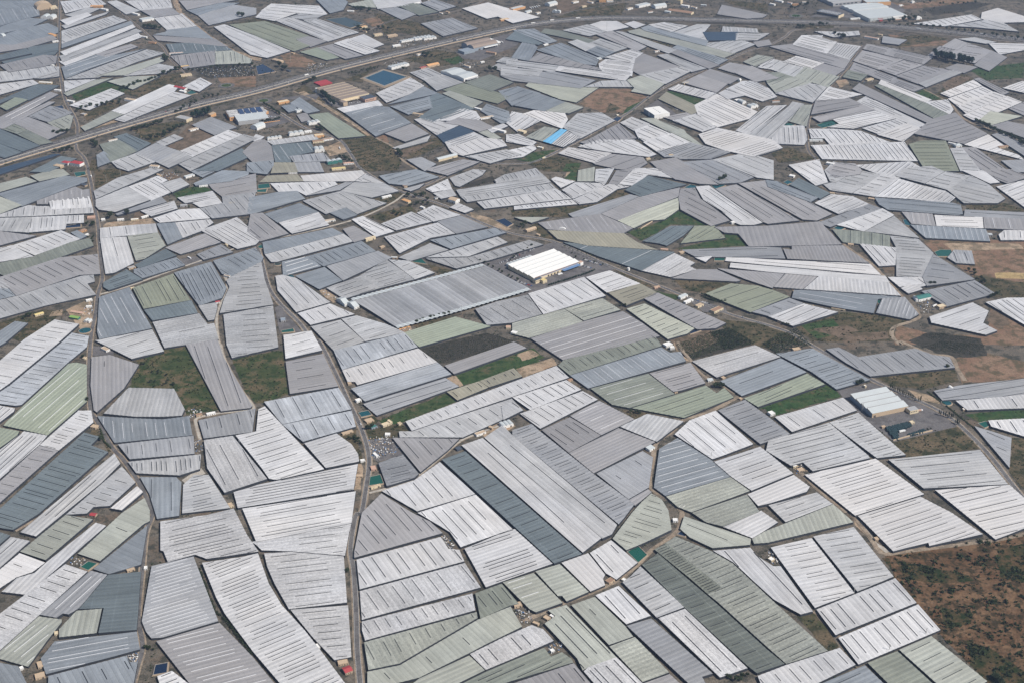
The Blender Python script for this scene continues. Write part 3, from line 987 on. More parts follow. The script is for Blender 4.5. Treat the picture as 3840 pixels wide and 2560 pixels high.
def spans(g, mbr, mbw, mr, mw, rnd):
    """fills roof faces (corrugated spans, real slopes) and wall faces; returns vents [(x,y,z,angle,length)]"""
    h = rnd.uniform(3.3, 4.9)
    rise = .42
    wspan = 8.0 if g['c'][1] > 900 else 12.0
    if g['tone'][0] == 'Q': h, rise, wspan = 4.8, .9, 11.0
    if g['tone'][0] == 'b': h = 5.0
    px = g['px']
    cx, cy = g['c']
    # the eaves overhang the traced film edge a little
    grow = -1.3 if cy > 1700 else -.7 if cy > 1150 else .6 if cy > 640 else 1.9
    if g['patch']: grow = .3
    px = offset_px(px, grow)
    P = [un(x, y, h) for x, y in px]
    if area2(P) < 0: P = P[::-1]
    m0 = un(cx, cy, h); m1 = un(cx + g['d'][0], cy + g['d'][1], h)
    ux, uy = m1[0] - m0[0], m1[1] - m0[1]
    l = math.hypot(ux, uy); ux, uy = ux / l, uy / l
    vx, vy = -uy, ux
    o = m0
    loc = [((p[0] - o[0]) * ux + (p[1] - o[1]) * uy, (p[0] - o[0]) * vx + (p[1] - o[1]) * vy) for p in P]
    vmin = min(p[1] for p in loc); vmax = max(p[1] for p in loc)
    tint = rnd.random()
    ou, ov = rnd.uniform(0, 900), 8.0 * rnd.randrange(0, 120)
    half = wspan / 2
    if (vmax - vmin) / half > 160: half = (vmax - vmin) / 160
    k0 = math.floor(vmin / half)
    def W(q, z): return (o[0] + q[0] * ux + q[1] * vx, o[1] + q[0] * uy + q[1] * vy, z)
    k = k0
    while k * half < vmax:
        lo, hi = k * half, (k + 1) * half
        c = clip(clip(loc, 0, 1, hi), 0, -1, -lo)
        if len(c) >= 3 and abs(area2(c)) > .02:
            up = (k % 2 == 0)
            zs = [h + rise * ((q[1] - lo) / half if up else (hi - q[1]) / half) for q in c]
            mbr.face([W(q, z) for q, z in zip(c, zs)], mr, [(q[0] + ou, q[1] * 4 / half + ov) for q in c], tint if g['tone'][0] != 'Q' else random.Random(k // 2 // 3).uniform(-.4, 1.3))
            n = len(c)
            for j in range(n):
                a, b = c[j], c[(j + 1) % n]
                if abs(a[1] - b[1]) < 1e-6 and (abs(a[1] - lo) < 1e-6 or abs(a[1] - hi) < 1e-6): continue
                mbw.face([W(a, -.2), W(b, -.2), W(b, zs[(j + 1) % n] - .02), W(a, zs[j] - .02)], mw)
        k += 1
    vents = []
    n = abs(g['n'])
    for q in range(n):
        v = vmin + (vmax - vmin) * (q + .5) / n
        v = (math.floor(v / (2 * half)) + .5) * 2 * half if n * 2 * half < (vmax - vmin) * 1.3 else v
        xs = []
        m = len(loc)
        for j in range(m):
            a, b = loc[j], loc[(j + 1) % m]
            if (a[1] - v) * (b[1] - v) < 0:
                xs.append(a[0] + (b[0] - a[0]) * (v - a[1]) / (b[1] - a[1]))
        xs.sort()
        for j in range(0, len(xs) - 1, 2):
            L = xs[j + 1] - xs[j]
            if L < 12: continue
            if n > 4 and rnd.random() < .07: continue
            ja, jb = rnd.uniform(-.05, .05), rnd.uniform(-.05, .05)
            if rnd.random() < .08: jb -= rnd.uniform(.1, .3)
            s, e = xs[j] + L * max(.01, g['a'] + ja), xs[j] + L * min(.99, g['b'] + jb)
            if e - s < 5: continue
            p = W(((s + e) / 2, v), h + rise * .9)
            vents.append((p, math.atan2(uy, ux), e - s))
    return vents, h

far_r, far_w, far_v = MB(), MB(), None
far_mats = []
FAR = MB()
def far_idx(m):
    if m not in far_mats: far_mats.append(m)
    return far_mats.index(m)
GH_OBJS = []
for i, g in enumerate(GH):
    rnd = random.Random(1000 + i)
    m = tone_mat(g['tone'])
    vw = (.95 if g['c'][1] > 640 else 1.1) * rnd.uniform(.68, 1.06)
    if g['single']:
        gx, gy = un(*g['c'])
        root = empty('greenhouse', (gx, gy, 0))
        r, w = MB(), MB()
        vents, h = spans(g, r, w, 0, 0, rnd)
        for mb in (r, w):
            mb.v = [(p[0] - gx, p[1] - gy, p[2]) for p in mb.v]
        r.build('roof', m, root)
        w.build('wall', M_WALL, root)
        if g['patch']:      # a part of the same house whose film was never whitewashed (or was)
            q = dict(g); q['px'] = g['patch']; q['c'] = (sum(p[0] for p in q['px']) / len(q['px']), sum(p[1] for p in q['px']) / len(q['px']))
            r2 = MB(); v2, _ = spans(q, r2, MB(), 0, 0, random.Random(1000 + i))
            r2.v = [(p[0] - gx, p[1] - gy, p[2]) for p in r2.v]
            r2.build('roof_patch', tone_mat(g['ptone']), root)
            vents += v2
        me = VENT_DARK if g['n'] > 0 else VENT_LIGHT
        for p, a, L in vents:
            ob = bpy.data.objects.new('roof_vent', me)
            ob.location = (p[0] - gx, p[1] - gy, p[2]); ob.rotation_euler = (0, 0, a)
            ob.scale = (L, vw if g['n'] > 0 else vw * .8, .5 if g['n'] > 0 else .3)
            ob.parent = root
            COL.objects.link(ob)
        g['obj'] = root; g['nv'] = len(vents)
        GH_OBJS.append(g)
    else:
        vents, h = spans(g, FAR, FAR, far_idx(m), far_idx(M_WALL), rnd)
        mi = far_idx(M_VENT if g['n'] > 0 else M_VENTL)
        for p, a, L in vents:
            FAR.box(-L / 2, L / 2, -vw / 2, vw / 2, p[2], p[2] + .6, mi, rz=a, c=(p[0], p[1]))
# the plain goes on past the picture's edges: more of the same mass all round
def to_px(x, y, z=4.0):
    zc = y * CP - (z - H) * SP; yc = y * SP + (z - H) * CP
    return (1920 + x / zc * F, 1280 - yc / zc * F)
rf = random.Random(404)
yy = 900.0
while yy < 6600:
    dy = rf.uniform(70, 120); xx = -3600.0
    while xx < 3600:
        dx = rf.uniform(80, 190); a = rf.uniform(-.25, .25) + .35 * math.sin(xx / 700) * math.cos(yy / 900)
        q = [to_px(xx + u, yy + v) for u in (0, dx) for v in (0, dy)]
        inn = any(-14 < c[0] < 3854 and -14 < c[1] < 2574 for c in q)
        rim = abs(to_px(xx, yy)[0] - 1920) < 1920 + 900 and -500 < to_px(xx, yy)[1] < 3500
        if not inn and rim and rf.random() < .9 and not (xx > 330 and yy < 1750 and q[0][0] > 3300):
            ca, sa = math.cos(a) * .94, math.sin(a) * .1
            P = [(xx + 3, yy + 3 + rf.uniform(0, 6)), (xx + dx - 4, yy + 3 + rf.uniform(0, 8)), (xx + dx - 4, yy + dy - 4), (xx + 3, yy + dy - 4 - rf.uniform(0, 8))]
            gg = dict(px=[to_px(*c) for c in P], tone=rf.choice('WWLLGGPPBEEDgV'), d=(8, rf.uniform(-6, 6)), n=rf.choice([0, 3, 5, 6]), a=.2, b=.8, patch=None, single=False)
            gg['c'] = (sum(c[0] for c in gg['px']) / 4, sum(c[1] for c in gg['px']) / 4)
            spans(gg, FAR, FAR, far_idx(tone_mat(gg['tone'])), far_idx(M_WALL), rf)
        xx += dx
    yy += dy
fo = FAR.build('distant_greenhouses', far_mats)
tag(fo, 'mass of small distant greenhouses filling the gaps between the larger ones', 'greenhouses', None, 'stuff')
# ---------------------------------------------------------------- ground
def gp(tile, x, y, z=0.0):
    return un(*tu(tile, x, y), z)
def gang(tile, x, y, dx, dy):
    """ground heading of a picture direction"""
    a = gp(tile, x, y); b = gp(tile, x + dx, y + dy)
    return math.atan2(b[1] - a[1], b[0] - a[0])

def ground_mat(name, cols, s1=.004, s2=.05, s3=.5, rows=None):
    m, nt, lk, bs = new_mat(name)
    bs.inputs['Roughness'].default_value = .95
    bs.inputs['Specular IOR Level'].default_value = .1
    g = N(nt, 'ShaderNodeNewGeometry')
    def noise(s, det, off, rough_=.6):
        mp = N(nt, 'ShaderNodeMapping'); mp.inputs['Location'].default_value = (off, off, 0)
        lk.new(g.outputs['Position'], mp.inputs['Vector'])
        n = N(nt, 'ShaderNodeTexNoise'); n.inputs['Scale'].default_value = s; n.inputs['Detail'].default_value = det
        n.inputs['Roughness'].default_value = rough_
        lk.new(mp.outputs[0], n.inputs['Vector']); return n.outputs[0]
    def mix(f, a, b):
        x = N(nt, 'ShaderNodeMix', data_type='RGBA')
        lk.new(f, x.inputs[0])
        for s, v in ((6, a), (7, b)):
            if isinstance(v, tuple): x.inputs[s].default_value = v + (1,)
            else: lk.new(v, x.inputs[s])
        return x.outputs[2]
    def step(f, a, b):
        r = N(nt, 'ShaderNodeMapRange', interpolation_type='SMOOTHSTEP'); r.inputs[1].default_value = a; r.inputs[2].default_value = b
        lk.new(f, r.inputs[0]); return r.outputs[0]
    c = mix(step(noise(s1, 6, 0, .7), .40, .60), cols[1], cols[2])
    c = mix(step(noise(s1 * 2.2, 6, 300, .7), .52, .64), c, cols[3])
    c = mix(step(noise(s2, 8, 100, .75), .47, .58), c, cols[0])
    c = mix(step(noise(s3, 4, 50, .7), .35, .80), c, tuple(x * .5 for x in cols[1]))
    if rows:
        ang, per, col = rows
        mp = N(nt, 'ShaderNodeMapping'); mp.inputs['Rotation'].default_value = (0, 0, -ang)
        lk.new(g.outputs['Position'], mp.inputs['Vector'])
        w = N(nt, 'ShaderNodeTexWave'); w.bands_direction = 'Y'; w.inputs['Scale'].default_value = 6.2832 / per / 20 * 1.0
        w.inputs['Distortion'].default_value = 1.2; w.inputs['Detail'].default_value = 3; w.inputs['Detail Scale'].default_value = 2
        lk.new(mp.outputs[0], w.inputs['Vector'])
        c = mix(step(w.outputs[1], .45, .75), c, col)
    lk.new(c, bs.inputs['Base Color'])
    return m
FM = {
 'base': ground_mat('dry_ground', ((.052, .053, .042), (.115, .103, .085), (.20, .17, .135), (.165, .125, .092)), .006, .04, .4),
 'G': ground_mat('green_weeds', ((.025, .05, .018), (.042, .088, .03), (.075, .09, .04), (.13, .10, .06)), .012, .07, .35),
 'S': ground_mat('scrub_ground', ((.032, .040, .02), (.095, .08, .048), (.16, .12, .075), (.07, .075, .036)), .012, .045, .3),
 'H': ground_mat('hillside_scrub_ground', ((.030, .028, .014), (.125, .074, .041), (.20, .125, .072), (.13, .068, .036)), .014, .05, .22),
 'M': ground_mat('mixed_weeds_ground', ((.03, .05, .018), (.06, .075, .03), (.16, .115, .07), (.045, .075, .025)), .012, .05, .3),
 'J': ground_mat('olive_hillside_ground', ((.018, .032, .010), (.050, .048, .022), (.115, .072, .038), (.030, .044, .016)), .014, .045, .3),
 'R': ground_mat('red_soil', ((.095, .085, .05), (.23, .145, .098), (.28, .19, .13), (.19, .125, .085)), .012, .035, .3),
 'T': ground_mat('bare_tan_earth', ((.17, .14, .095), (.37, .275, .19), (.45, .345, .245), (.33, .22, .145)), .012, .03, .3),
 'A': ground_mat('worn_asphalt', ((.11, .105, .105), (.155, .145, .145), (.185, .175, .17), (.135, .13, .13)), .02, .03, .5),
 'C': ground_mat('dark_cultivated_soil', ((.032, .034, .025), (.06, .055, .045), (.08, .072, .058), (.055, .05, .038)), .02, .12, .5),
 'V': ground_mat('pale_concrete', ((.34, .31, .27), (.46, .42, .36), (.52, .48, .42), (.42, .37, .31)), .02, .05, .5),
 'B': ground_mat('brown_ploughed_soil', ((.09, .075, .05), (.17, .125, .09), (.20, .15, .11), (.15, .115, .08)), .02, .05, .5),
 'Y': ground_mat('straw_yellow_earth', ((.26, .2, .10), (.44, .32, .16), (.50, .38, .2), (.40, .28, .15)), .02, .04, .4),
}
mb = MB(); S = 14000
mb.face([(-S, -3000, 0), (S, -3000, 0), (S, S, 0), (-S, S, 0)])
tag(mb.build('ground', FM['base']), kind='structure')

FIELDS = '''
@0 2
M 118,10 152,4 172,4 205,62 190,64 172,67 160,43 118,42 128,21
S 84,78 96,80 104,100 100,102 92,88 82,94
V 176,121 185,116 189,121 186,122 170,130 167,127
A 84,4 106,6 104,12 84,13
@1 2
M -28,-2 -22,12 0,12 21,8 25,10 30,48 8,56 0,57 -10,45 -20,20
G 112,72 175,47 185,55 137,73 118,77
G 178,32 248,7 264,20 187,41
T 174,32 182,30 190,40 186,41
C 150,6 212,-8 243,1 168,21
S 104,62 112,72 104,82 133,74 141,82 130,85 126,89 100,90
A 103,90 124,88 136,104 112,110 106,106
T 92,112 98,112 96,136 90,136
S 76,86 92,80 98,110 95,112 86,94
T 206,80 232,72 238,78 212,90
@2 2
G -4,14 20,6 31,15 0,26
T 4,12 18,7 26,12 10,18
T 3,25 36,15 42,21 10,33
C 148,2 190,-10 224,2 166,17
B 142,-3 178,-12 196,-4 162,13
G 207,57 235,48 234,62 222,62
T 148,0 152,10 164,18 160,18
S 100,62 128,66 112,72
@3 2
S 114,92 150,79 174,78 196,98 128,107
G -8,58 53,39 68,50 5,68
S 98,33 171,25 176,36 140,44 112,40
A 64,45 95,38 118,45 142,58 178,77 152,83 116,92 78,62
R 168,14 200,10 240,20 240,34 178,38 174,25
G 182,67 240,60 240,70 205,72 195,74
S 224,88 240,90 240,140 222,120
T 128,44 145,48 160,54 168,60 150,56 138,52
@3 3
H 106,40 150,34 175,29 240,20 260,60 260,200 225,180 204,157 158,112 150,110 138,84 118,60
S 15,82 42,92 66,123 55,127
T 76,0 95,24 113,36 108,40 95,25 80,12
V 82,3 100,28 113,36 108,37 92,24
J 118,44 150,50 185,58 191,63 160,65 128,62
J 156,86 175,91 190,92 186,102 164,108
J 110,42 118,60 137,82 158,108 152,112 136,85 117,60 106,42
J 182,118 206,126 240,150 240,162 204,158 186,140
J 210,34 240,28 240,66 214,60
@3 1
S 20,140 65,130 98,132 130,138 116,145 118,157 40,157
G 30,142 60,136 70,150 45,154
R 142,64 240,64 240,112 210,112 190,99 172,86 152,75
T 160,67 230,67 235,72 170,74
Y 208,94 238,94 238,100 210,99
S 188,96 240,104 240,118 205,116
R 118,142 150,150 200,152 203,138 205,125 225,135 240,148 240,160 116,160
C 128,156 150,148 196,154 202,170 170,172
B 202,138 206,126 216,130 222,140 212,146
B 40,146 70,142 84,147 60,152
B 60,150 110,148 112,154 70,158
S 182,30 218,30 240,38 182,37
B 105,88 117,88 117,95 107,94
S 0,143 20,148 30,158 -10,160
T 24,109 10,107 22,110 24,113
@2 1
G 106,57 140,46 153,37 183,51 167,50 146,50 119,65
G 150,72 196,62 196,58 208,58 217,69 160,73
S -2,36 60,31 97,17 110,21 80,40 50,43 0,42
S 146,99 206,103 182,114 160,110
G 130,110 160,117 150,119
A -32,86 0,77 38,66 96,90 70,101 34,108 20,118 -6,112
S 92,90 124,104 130,108 118,106
A 158,116 196,126 198,131 176,130
S 188,136 235,141 240,165 215,158 196,147
S 24,47 40,64 30,62 16,52
T 50,2 60,0 60,10 48,8
G 55,0 62,0 60,10 48,8
@1 1
S 104,42 140,32 148,38 118,50
S 100,25 132,20 140,22 118,34 90,44
S 142,142 182,133 176,137 150,146
T 126,143 142,140 144,148 134,149
T 58,110 78,108 82,118 70,122
A 17,126 22,124 42,148 22,150 20,140
S 156,86 172,90 180,92 168,96
C 188,14 218,5 220,10 190,16
T 195,38 215,44 235,54 225,56 200,44
@0 1
S 86,0 148,-6 118,0 88,18
G 158,20 182,14 195,18 164,27
B 124,38 138,37 142,42 122,46
T 98,48 140,44 143,49 94,53
T 60,128 84,118 84,145 74,146
S -8,142 40,128 60,130 20,158
B 144,3 160,2 166,7 156,9
A 164,82 178,79 188,82 184,86 170,87
T 47,130 58,128 58,133 45,134
@0 0
G 65,88 85,78 99,75 122,83 112,87 104,82 70,93
S 100,108 160,72 172,82 110,112
T 73,116 106,110 115,112 80,122
S 110,86 150,70 168,66 172,72 130,90
Y 126,121 148,116 156,119 144,125 130,126
S 118,118 160,112 175,112 140,132
B 152,135 176,114 198,124 168,139
S 172,104 192,90 228,82 235,85 210,95
C 174,62 230,58 235,70 190,72
S 70,98 108,92 112,96 80,112
R 200,72 235,70 235,80 205,80
S 84,148 92,146 90,157 80,157
T 158,0 163,0 168,12 192,32 216,47 240,53 240,57 214,51 188,36 164,16
@1 0
R 22,50 34,48 56,58 48,62 30,62
S 45,78 34,84 70,100 100,125 108,127 84,108 60,92
T 38,86 44,84 75,103 110,128 104,127 84,112 62,98
S 108,12 135,18 152,22 165,30 150,33 130,30 118,32
R 98,18 112,16 120,24 108,26
S 78,127 106,125 136,142 130,157 95,158 84,136
S 134,55 165,46 190,50 190,58 165,62 150,58
G 172,55 186,52 192,56 182,60
A 183,48 228,32 245,30 240,42 206,56 190,54
S 128,140 168,126 172,134 140,147
B 126,141 160,131 166,130 136,145
A 62,96 74,88 100,88 106,94 80,100
A 0,106 15,102 32,112 10,118 -5,112
T 62,136 78,130 84,140 68,144
R 108,124 120,125 122,132 112,130
S 24,20 0,17 -20,22 0,22
S 80,74 110,63 100,70 98,76
A 55,92 20,92 24,90 60,86
@2 0
R 61,96 78,82 108,82 116,86 125,90 108,104 84,104
G 108,98 122,92 112,102 100,105
B 38,0 70,0 76,5 62,10 44,13
G 142,84 178,88 182,91 170,97 150,92
S 14,150 42,143 60,150 58,158 30,158
G 50,151 64,150 60,158 46,158
G 0,146 22,140 40,138 20,150
S 95,25 125,25 148,42 140,44
A 121,100 134,92 152,106 165,107 145,110
C 170,20 190,14 206,12 230,20 236,24 180,22
S 194,0 235,4 235,12 200,4
S 68,5 105,3 100,15 40,17
S 90,95 100,100 85,105
@3 0
R 135,3 185,-2 190,2 138,8
C 142,9 188,2 206,4 180,11 152,14
R 165,42 120,44 110,32 165,38
S 150,90 178,68 188,72 200,84 165,98
S 120,44 108,36 140,32 168,36
G 184,64 235,58 235,72 200,74
B 160,78 172,70 188,72 165,84
G 134,85 144,82 162,92 150,92
A 38,16 80,17 120,17 128,8 112,2 72,2
T 62,75 72,73 74,78 66,81
R 112,2 135,4 138,8 126,9
S 0,137 20,136 46,146 30,148 10,150
S 26,24 60,22 60,26 26,27
'''
FPOLY = []
zf = .03
for line in FIELDS.strip().split('\n'):
    line = line.strip()
    if line[0] == '@': tile = tuple(int(a) for a in line[1:].split()); continue
    k, pts = line.split(' ', 1)
    poly = [gp(tile, *map(float, q.split(','))) for q in pts.split()]
    # roughen the outline: no field has ruler-straight edges
    if area2(poly) < 0: poly = poly[::-1]
    rr = random.Random(len(FPOLY) * 7 + 3)
    out = []
    for i in range(len(poly)):
        a, b = poly[i], poly[(i + 1) % len(poly)]
        L = math.hypot(b[0] - a[0], b[1] - a[1]); n = max(1, int(L / 14))
        for j in range(n):
            t = j / n; q = 2.2 if k not in 'AV' else .3
            out.append((a[0] + (b[0] - a[0]) * t + rr.uniform(-q, q), a[1] + (b[1] - a[1]) * t + rr.uniform(-q, q)))
    zf += .004
    b = MB(); b.face([(x, y, zf) for x, y in out])
    nm = {'G': 'weedy_field', 'S': 'scrub_land', 'J': 'hillside_slope', 'M': 'overgrown_plot', 'H': 'hillside', 'R': 'red_earth_ground', 'T': 'bare_earth_ground', 'A': 'asphalt_yard_ground', 'C': 'cultivated_field', 'V': 'concrete_ground', 'B': 'ploughed_field', 'Y': 'straw_field'}[k]
    tag(b.build(nm, FM[k]), kind='structure')
    FPOLY.append((k, out))

# ---------------------------------------------------------------- roads
M_ASPH = ground_mat('road_asphalt', ((.105, .10, .10), (.15, .143, .14), (.18, .172, .168), (.135, .128, .125)), .02, .05, .6)
M_DIRT = ground_mat('road_dirt', ((.20, .165, .125), (.32, .255, .19), (.38, .31, .235), (.28, .21, .155)), .02, .06, .6)
M_CONC = ground_mat('road_concrete', ((.36, .33, .29), (.47, .43, .37), (.53, .49, .42), (.42, .37, .31)), .02, .06, .6)
M_PAINT = plain('road_paint', (.72, .72, .70), .6, .15, .2)
M_KERB = plain('kerb_stone', (.42, .40, .36), .8, .12, .3)
ROADS = [
 # name, width, kind, path
 ('left_country_road', 6.5, 'a', '0 0:55,0 54,40 53,58 56,72 58,85 62,97 68,107 71,116 71,125|0 0:70,137 77,145 81,155|0 1:81,0 84,13 87,33 90,50 91,65 93,85 94,100 90,114 88,130 84,150|0 2:82,20 83,60 90,74 103,97 113,108 125,125 133,140 140,157|0 3:139,6 134,20 131,50 130,60 127,95 131,122 127,140 122,158'),
 ('town_road', 8, 'a', '1 0:8,98 22,104 45,118 75,128 86,140 93,152|1 1:97,-1 112,9 125,16 137,21 150,25 175,33 200,45 235,58|2 1:40,66 90,88 130,104 165,118 200,132 235,142|3 1:20,149 36,158|3 2:60,15 80,26 95,35 112,43 140,55 165,68 185,85 205,106 222,128 238,148'),
 ('diagonal_road', 8, 'a', '1 1:137,21 155,14 178,3 196,-6|2 0:0,151 20,149 45,138 75,122 105,105 125,90 145,78 175,65 195,57 215,48 238,41|3 0:16,34 24,28 45,26 90,25 140,30 200,36 238,40'),
 ('farm_lane', 5, 'c', '0 1:92,114 120,106 150,95 196,79 235,65|1 1:30,60 70,51 100,42 125,30 136,22'),
 ('main_farm_road', 7.5, 'a', '1 1:1,70 5,82 11,105 20,120 40,140 52,156|1 2:58,0 72,27 86,57 96,78 102,96 104,112 101,135 97,157|1 3:92,2 88,22 87,36 90,55 92,90 93,125 96,160'),
 ('pale_farm_track', 5, 'c', '0 1:196,84 206,97 209,105 205,118 199,135 201,157|0 2:203,4 207,18 222,45 233,60 226,63 200,66 182,70|0 2:180,75 184,90'),
 ('east_farm_lane', 5.5, 'd', '2 2:209,50 180,65 158,72 145,84 133,92 129,110 126,130 132,138 140,142 155,155|2 3:155,8 152,17 140,27 128,35 115,48 97,62 72,74 45,84 24,94 10,100'),
 ('winding_farm_lane', 4.5, 'c', '1 2:224,77 205,84 188,91 170,106 150,122 140,129 120,135 104,139'),
 ('east_track', 6, 'd', '3 1:-5,36 40,44 62,52 70,68 95,86 112,104 125,118 139,133 130,139 116,144 114,152 122,160|3 2:122,0 135,6 150,12 168,14 174,25 181,36'),
 ('far_east_lane', 6, 'a', '3 0:88,42 78,56 66,70 55,81 44,94 38,108 36,125 37,138 44,147 51,158|3 1:54,6 57,11 50,14 62,20 80,26 100,34'),
 ('hillside_track', 5, 'd', '3 3:76,0 95,25 105,38 125,36 150,33 190,28 212,25 240,19'),
 ('bank_track', 4.5, 'd', '3 2:30,120 45,135 72,157'),
 ('lower_left_track', 4, 'd', '0 3:14,17 40,2|0 2:42,152 60,134 95,105'),
 ('greenhouse_footpath', 3, 'd', '3 3:66,115 55,100 42,91'),
 ('dry_river_track', 7, 'd', '0 0:159,-2 166,12 190,32 215,48 238,55'),
 ('north_lane', 5, 'a', '0 0:101,0 114,14 130,27 141,37 150,44 156,54 166,64 172,70 186,74 198,78'),
 ('cross_lane', 4.5, 'd', '0 0:58,73 90,71 135,70 150,67 168,65'),
 ('pond_lane', 5, 'd', '1 0:34,84 60,95 84,110 112,128 125,135 134,147 148,156'),
 ('east_slope_lane', 5, 'd', '3 0:140,81 156,89 168,96 176,106 186,113 205,120 236,140'),
 ('service_lane', 6, 'a', '1 0:40,47 75,38 97,31 108,26 130,18 160,14 190,9 214,-2'),
 ('north_service_road', 6, 'a', '2 0:40,14 70,8 100,3 130,-4'),
 ('west_boundary_lane', 4, 'd', '0 1:-8,139 30,128 60,121 88,114'),
 ('orchard_lane', 4, 'd', '2 2:152,0 158,10 164,17 172,28 184,36 190,38 205,48'),
]
def parse_path(s):
    pts = []
    for seg in s.split('|'):
        t, q = seg.split(':')
        tile = tuple(int(a) for a in t.split())
        pts += [gp(tile, *map(float, c.split(','))) for c in q.split()]
    return pts
ROADPTS = {}
zr = .55
for name, w, k, s in ROADS:
    pts = smooth(parse_path(s), 5)
    ROADPTS[name] = pts
    zr += .008
    b = MB()
    L, Rr = ribbon(pts, w, zr)
    for i in range(len(pts) - 1): b.face([L[i], Rr[i], Rr[i + 1], L[i + 1]])
    tag(b.build(name, {'a': M_ASPH, 'd': M_DIRT, 'c': M_CONC}[k]), kind='structure')
    # beaten-earth verge under the lane
    b = MB(); L, Rr = ribbon(pts, w + (5 if k == 'a' else 3), zr - .30)
    for i in range(len(pts) - 1): b.face([L[i], Rr[i], Rr[i + 1], L[i + 1]])
    tag(b.build('road_verge', M_DIRT), kind='structure')
    if w >= 7.5:
        b = MB()
        for off in (-w / 2 + .35, w / 2 - .35):
            L, Rr = ribbon(pts, .22, zr + .006, off)
            for i in range(len(pts) - 1): b.face([L[i], Rr[i], Rr[i + 1], L[i + 1]])
        tag(b.build('road_edge_lines', M_PAINT), kind='structure')

# motorway: two carriageways, verge, planted median, concrete barrier wall on the near side
MW = smooth(parse_path('0 0:-30,160 0,149 60,131 125,112 180,97 235,84|1 0:60,67 120,52 180,38 235,26|2 0:25,22 50,19 80,17 120,17 160,18 200,19|3 0:0,20 50,21 90,23 130,26 180,31 245,38'), 6)
def mw_strip(name, mat, w, off, z, dash=None):
    b = MB(); L, Rr = ribbon(MW, w, z, off)
    for i in range(len(MW) - 1):
        if dash and i % dash: continue
        b.face([L[i], Rr[i], Rr[i + 1], L[i + 1]])
    return tag(b.build(name, mat), kind='structure')
mw_strip('motorway_verge', FM['S'], 74, 0, .40)
mw_strip('motorway_shoulder_ground', ground_mat('gravel_shoulder', ((.13, .115, .10), (.20, .175, .15), (.25, .22, .185), (.18, .15, .125)), .02, .06, .6), 44, 0, .80)
mw_strip('motorway_carriageway', M_ASPH, 17, 11.5, 1.05)
mw_strip('motorway_carriageway', M_ASPH, 17, -11.5, 1.06)
mw_strip('motorway_service_road', M_ASPH, 7, 27, .95)
mw_strip('motorway_service_road', M_ASPH, 7, -29, .94)
for off in (3.9, 19.3, -3.9, -19.3): mw_strip('motorway_edge_line', M_PAINT, .35, off, 1.12)
def dashes(pts, off, on, gap, w, z):
    b = MB(); d = 0; Lp, Rp = ribbon(pts, w, z, off)
    for i in range(len(pts) - 1):
        a, c = pts[i], pts[i + 1]; L = math.hypot(c[0] - a[0], c[1] - a[1]); t = 0
        while t + on < L:
            f0, f1 = t / L, (t + on) / L
            lp = lambda A, B, f: tuple(A[q] + (B[q] - A[q]) * f for q in range(3))
            b.face([lp(Lp[i], Lp[i + 1], f0), lp(Rp[i], Rp[i + 1], f0), lp(Rp[i], Rp[i + 1], f1), lp(Lp[i], Lp[i + 1], f1)])
            t += on + gap
    return b
for off in (9.5, 14.5, -9.5, -14.5): tag(dashes(MW, off, 5, 9, .35, 1.13).build('motorway_lane_dashes', M_PAINT), kind='structure')
def wall_along(pts, off, w, h, z0, i0, i1):
    b = MB(); L, Rr = ribbon(pts, w, 0, off)
    for i in range(i0, i1):
        l0, l1, r0, r1 = L[i], L[i + 1], Rr[i], Rr[i + 1]
        up = lambda p, z: (p[0], p[1], z)
        b.face([up(l0, h), up(r0, h), up(r1, h), up(l1, h)])
        b.face([up(r0, z0), up(r1, z0), up(r1, h), up(r0, h)])
        b.face([up(l1, z0), up(l0, z0), up(l0, h), up(l1, h)])
    return b
M_TANWALL = plain('tan_render', (.52, .41, .29), .85, .12, .1)
tag(wall_along(MW, -24, 1.0, 3.0, 0, 0, 54).build('barrier_wall', M_TANWALL), 'long low tan barrier wall running along near side of motorway', 'wall')
tag(wall_along(MW, 0, .7, 1.9, 0, 0, len(MW) - 1).build('crash_barrier', M_KERB), 'grey concrete crash barrier down the middle of the motorway', 'barrier')

# raised banks/kerb of the roundabouts
def roundabout(tile, x, y, r, nm):
    c = gp(tile, x, y); b = MB(); n = 40
    for i in range(n):
        a0, a1 = 2 * math.pi * i / n, 2 * math.pi * (i + 1) / n
        q = lambda a, rr, z: (c[0] + math.cos(a) * rr, c[1] + math.sin(a) * rr, z)
        b.face([q(a0, r, .92), q(a0, r + 9, .92), q(a1, r + 9, .92), q(a1, r, .92)], 0)
        b.face([q(a0, r - .6, 1.1), q(a0, r, 1.1), q(a1, r, 1.1), q(a1, r - .6, 1.1)], 1)
        b.face([q(a0, r, .9), q(a1, r, .9), q(a1, r, 1.1), q(a0, r, 1.1)], 1)
        b.face([(c[0], c[1], 1.02), q(a0, r - .6, 1.02), q(a1, r - .6, 1.02)], 2)
    tag(b.build('roundabout_road', [M_ASPH, M_KERB, FM['G']]), kind='structure')
roundabout((0, 0), 208, 79, 16, ''); roundabout((1, 0), 7, 93, 15, ''); roundabout((3, 0), 26, 15, 17, '')

# ---------------------------------------------------------------- the air between
hz = MB(); hz.box(-15000, 15000, -3500, 15000, -1.0, 1330.0, 0, bottom=True)
M_HAZE = bpy.data.materials.new('haze_air'); M_HAZE.use_nodes = True
hn = M_HAZE.node_tree; hn.nodes.clear()
ho = hn.nodes.new('ShaderNodeOutputMaterial'); hv = hn.nodes.new('ShaderNodeVolumePrincipled')
hv.inputs['Color'].default_value = (.50, .66, .96, 1); hv.inputs['Density'].default_value = HAZE; hv.inputs['Anisotropy'].default_value = .3
hn.links.new(hv.outputs[0], ho.inputs['Volume'])
tag(hz.build('haze', M_HAZE), kind='stuff')
SC.cycles.volume_bounces = 0
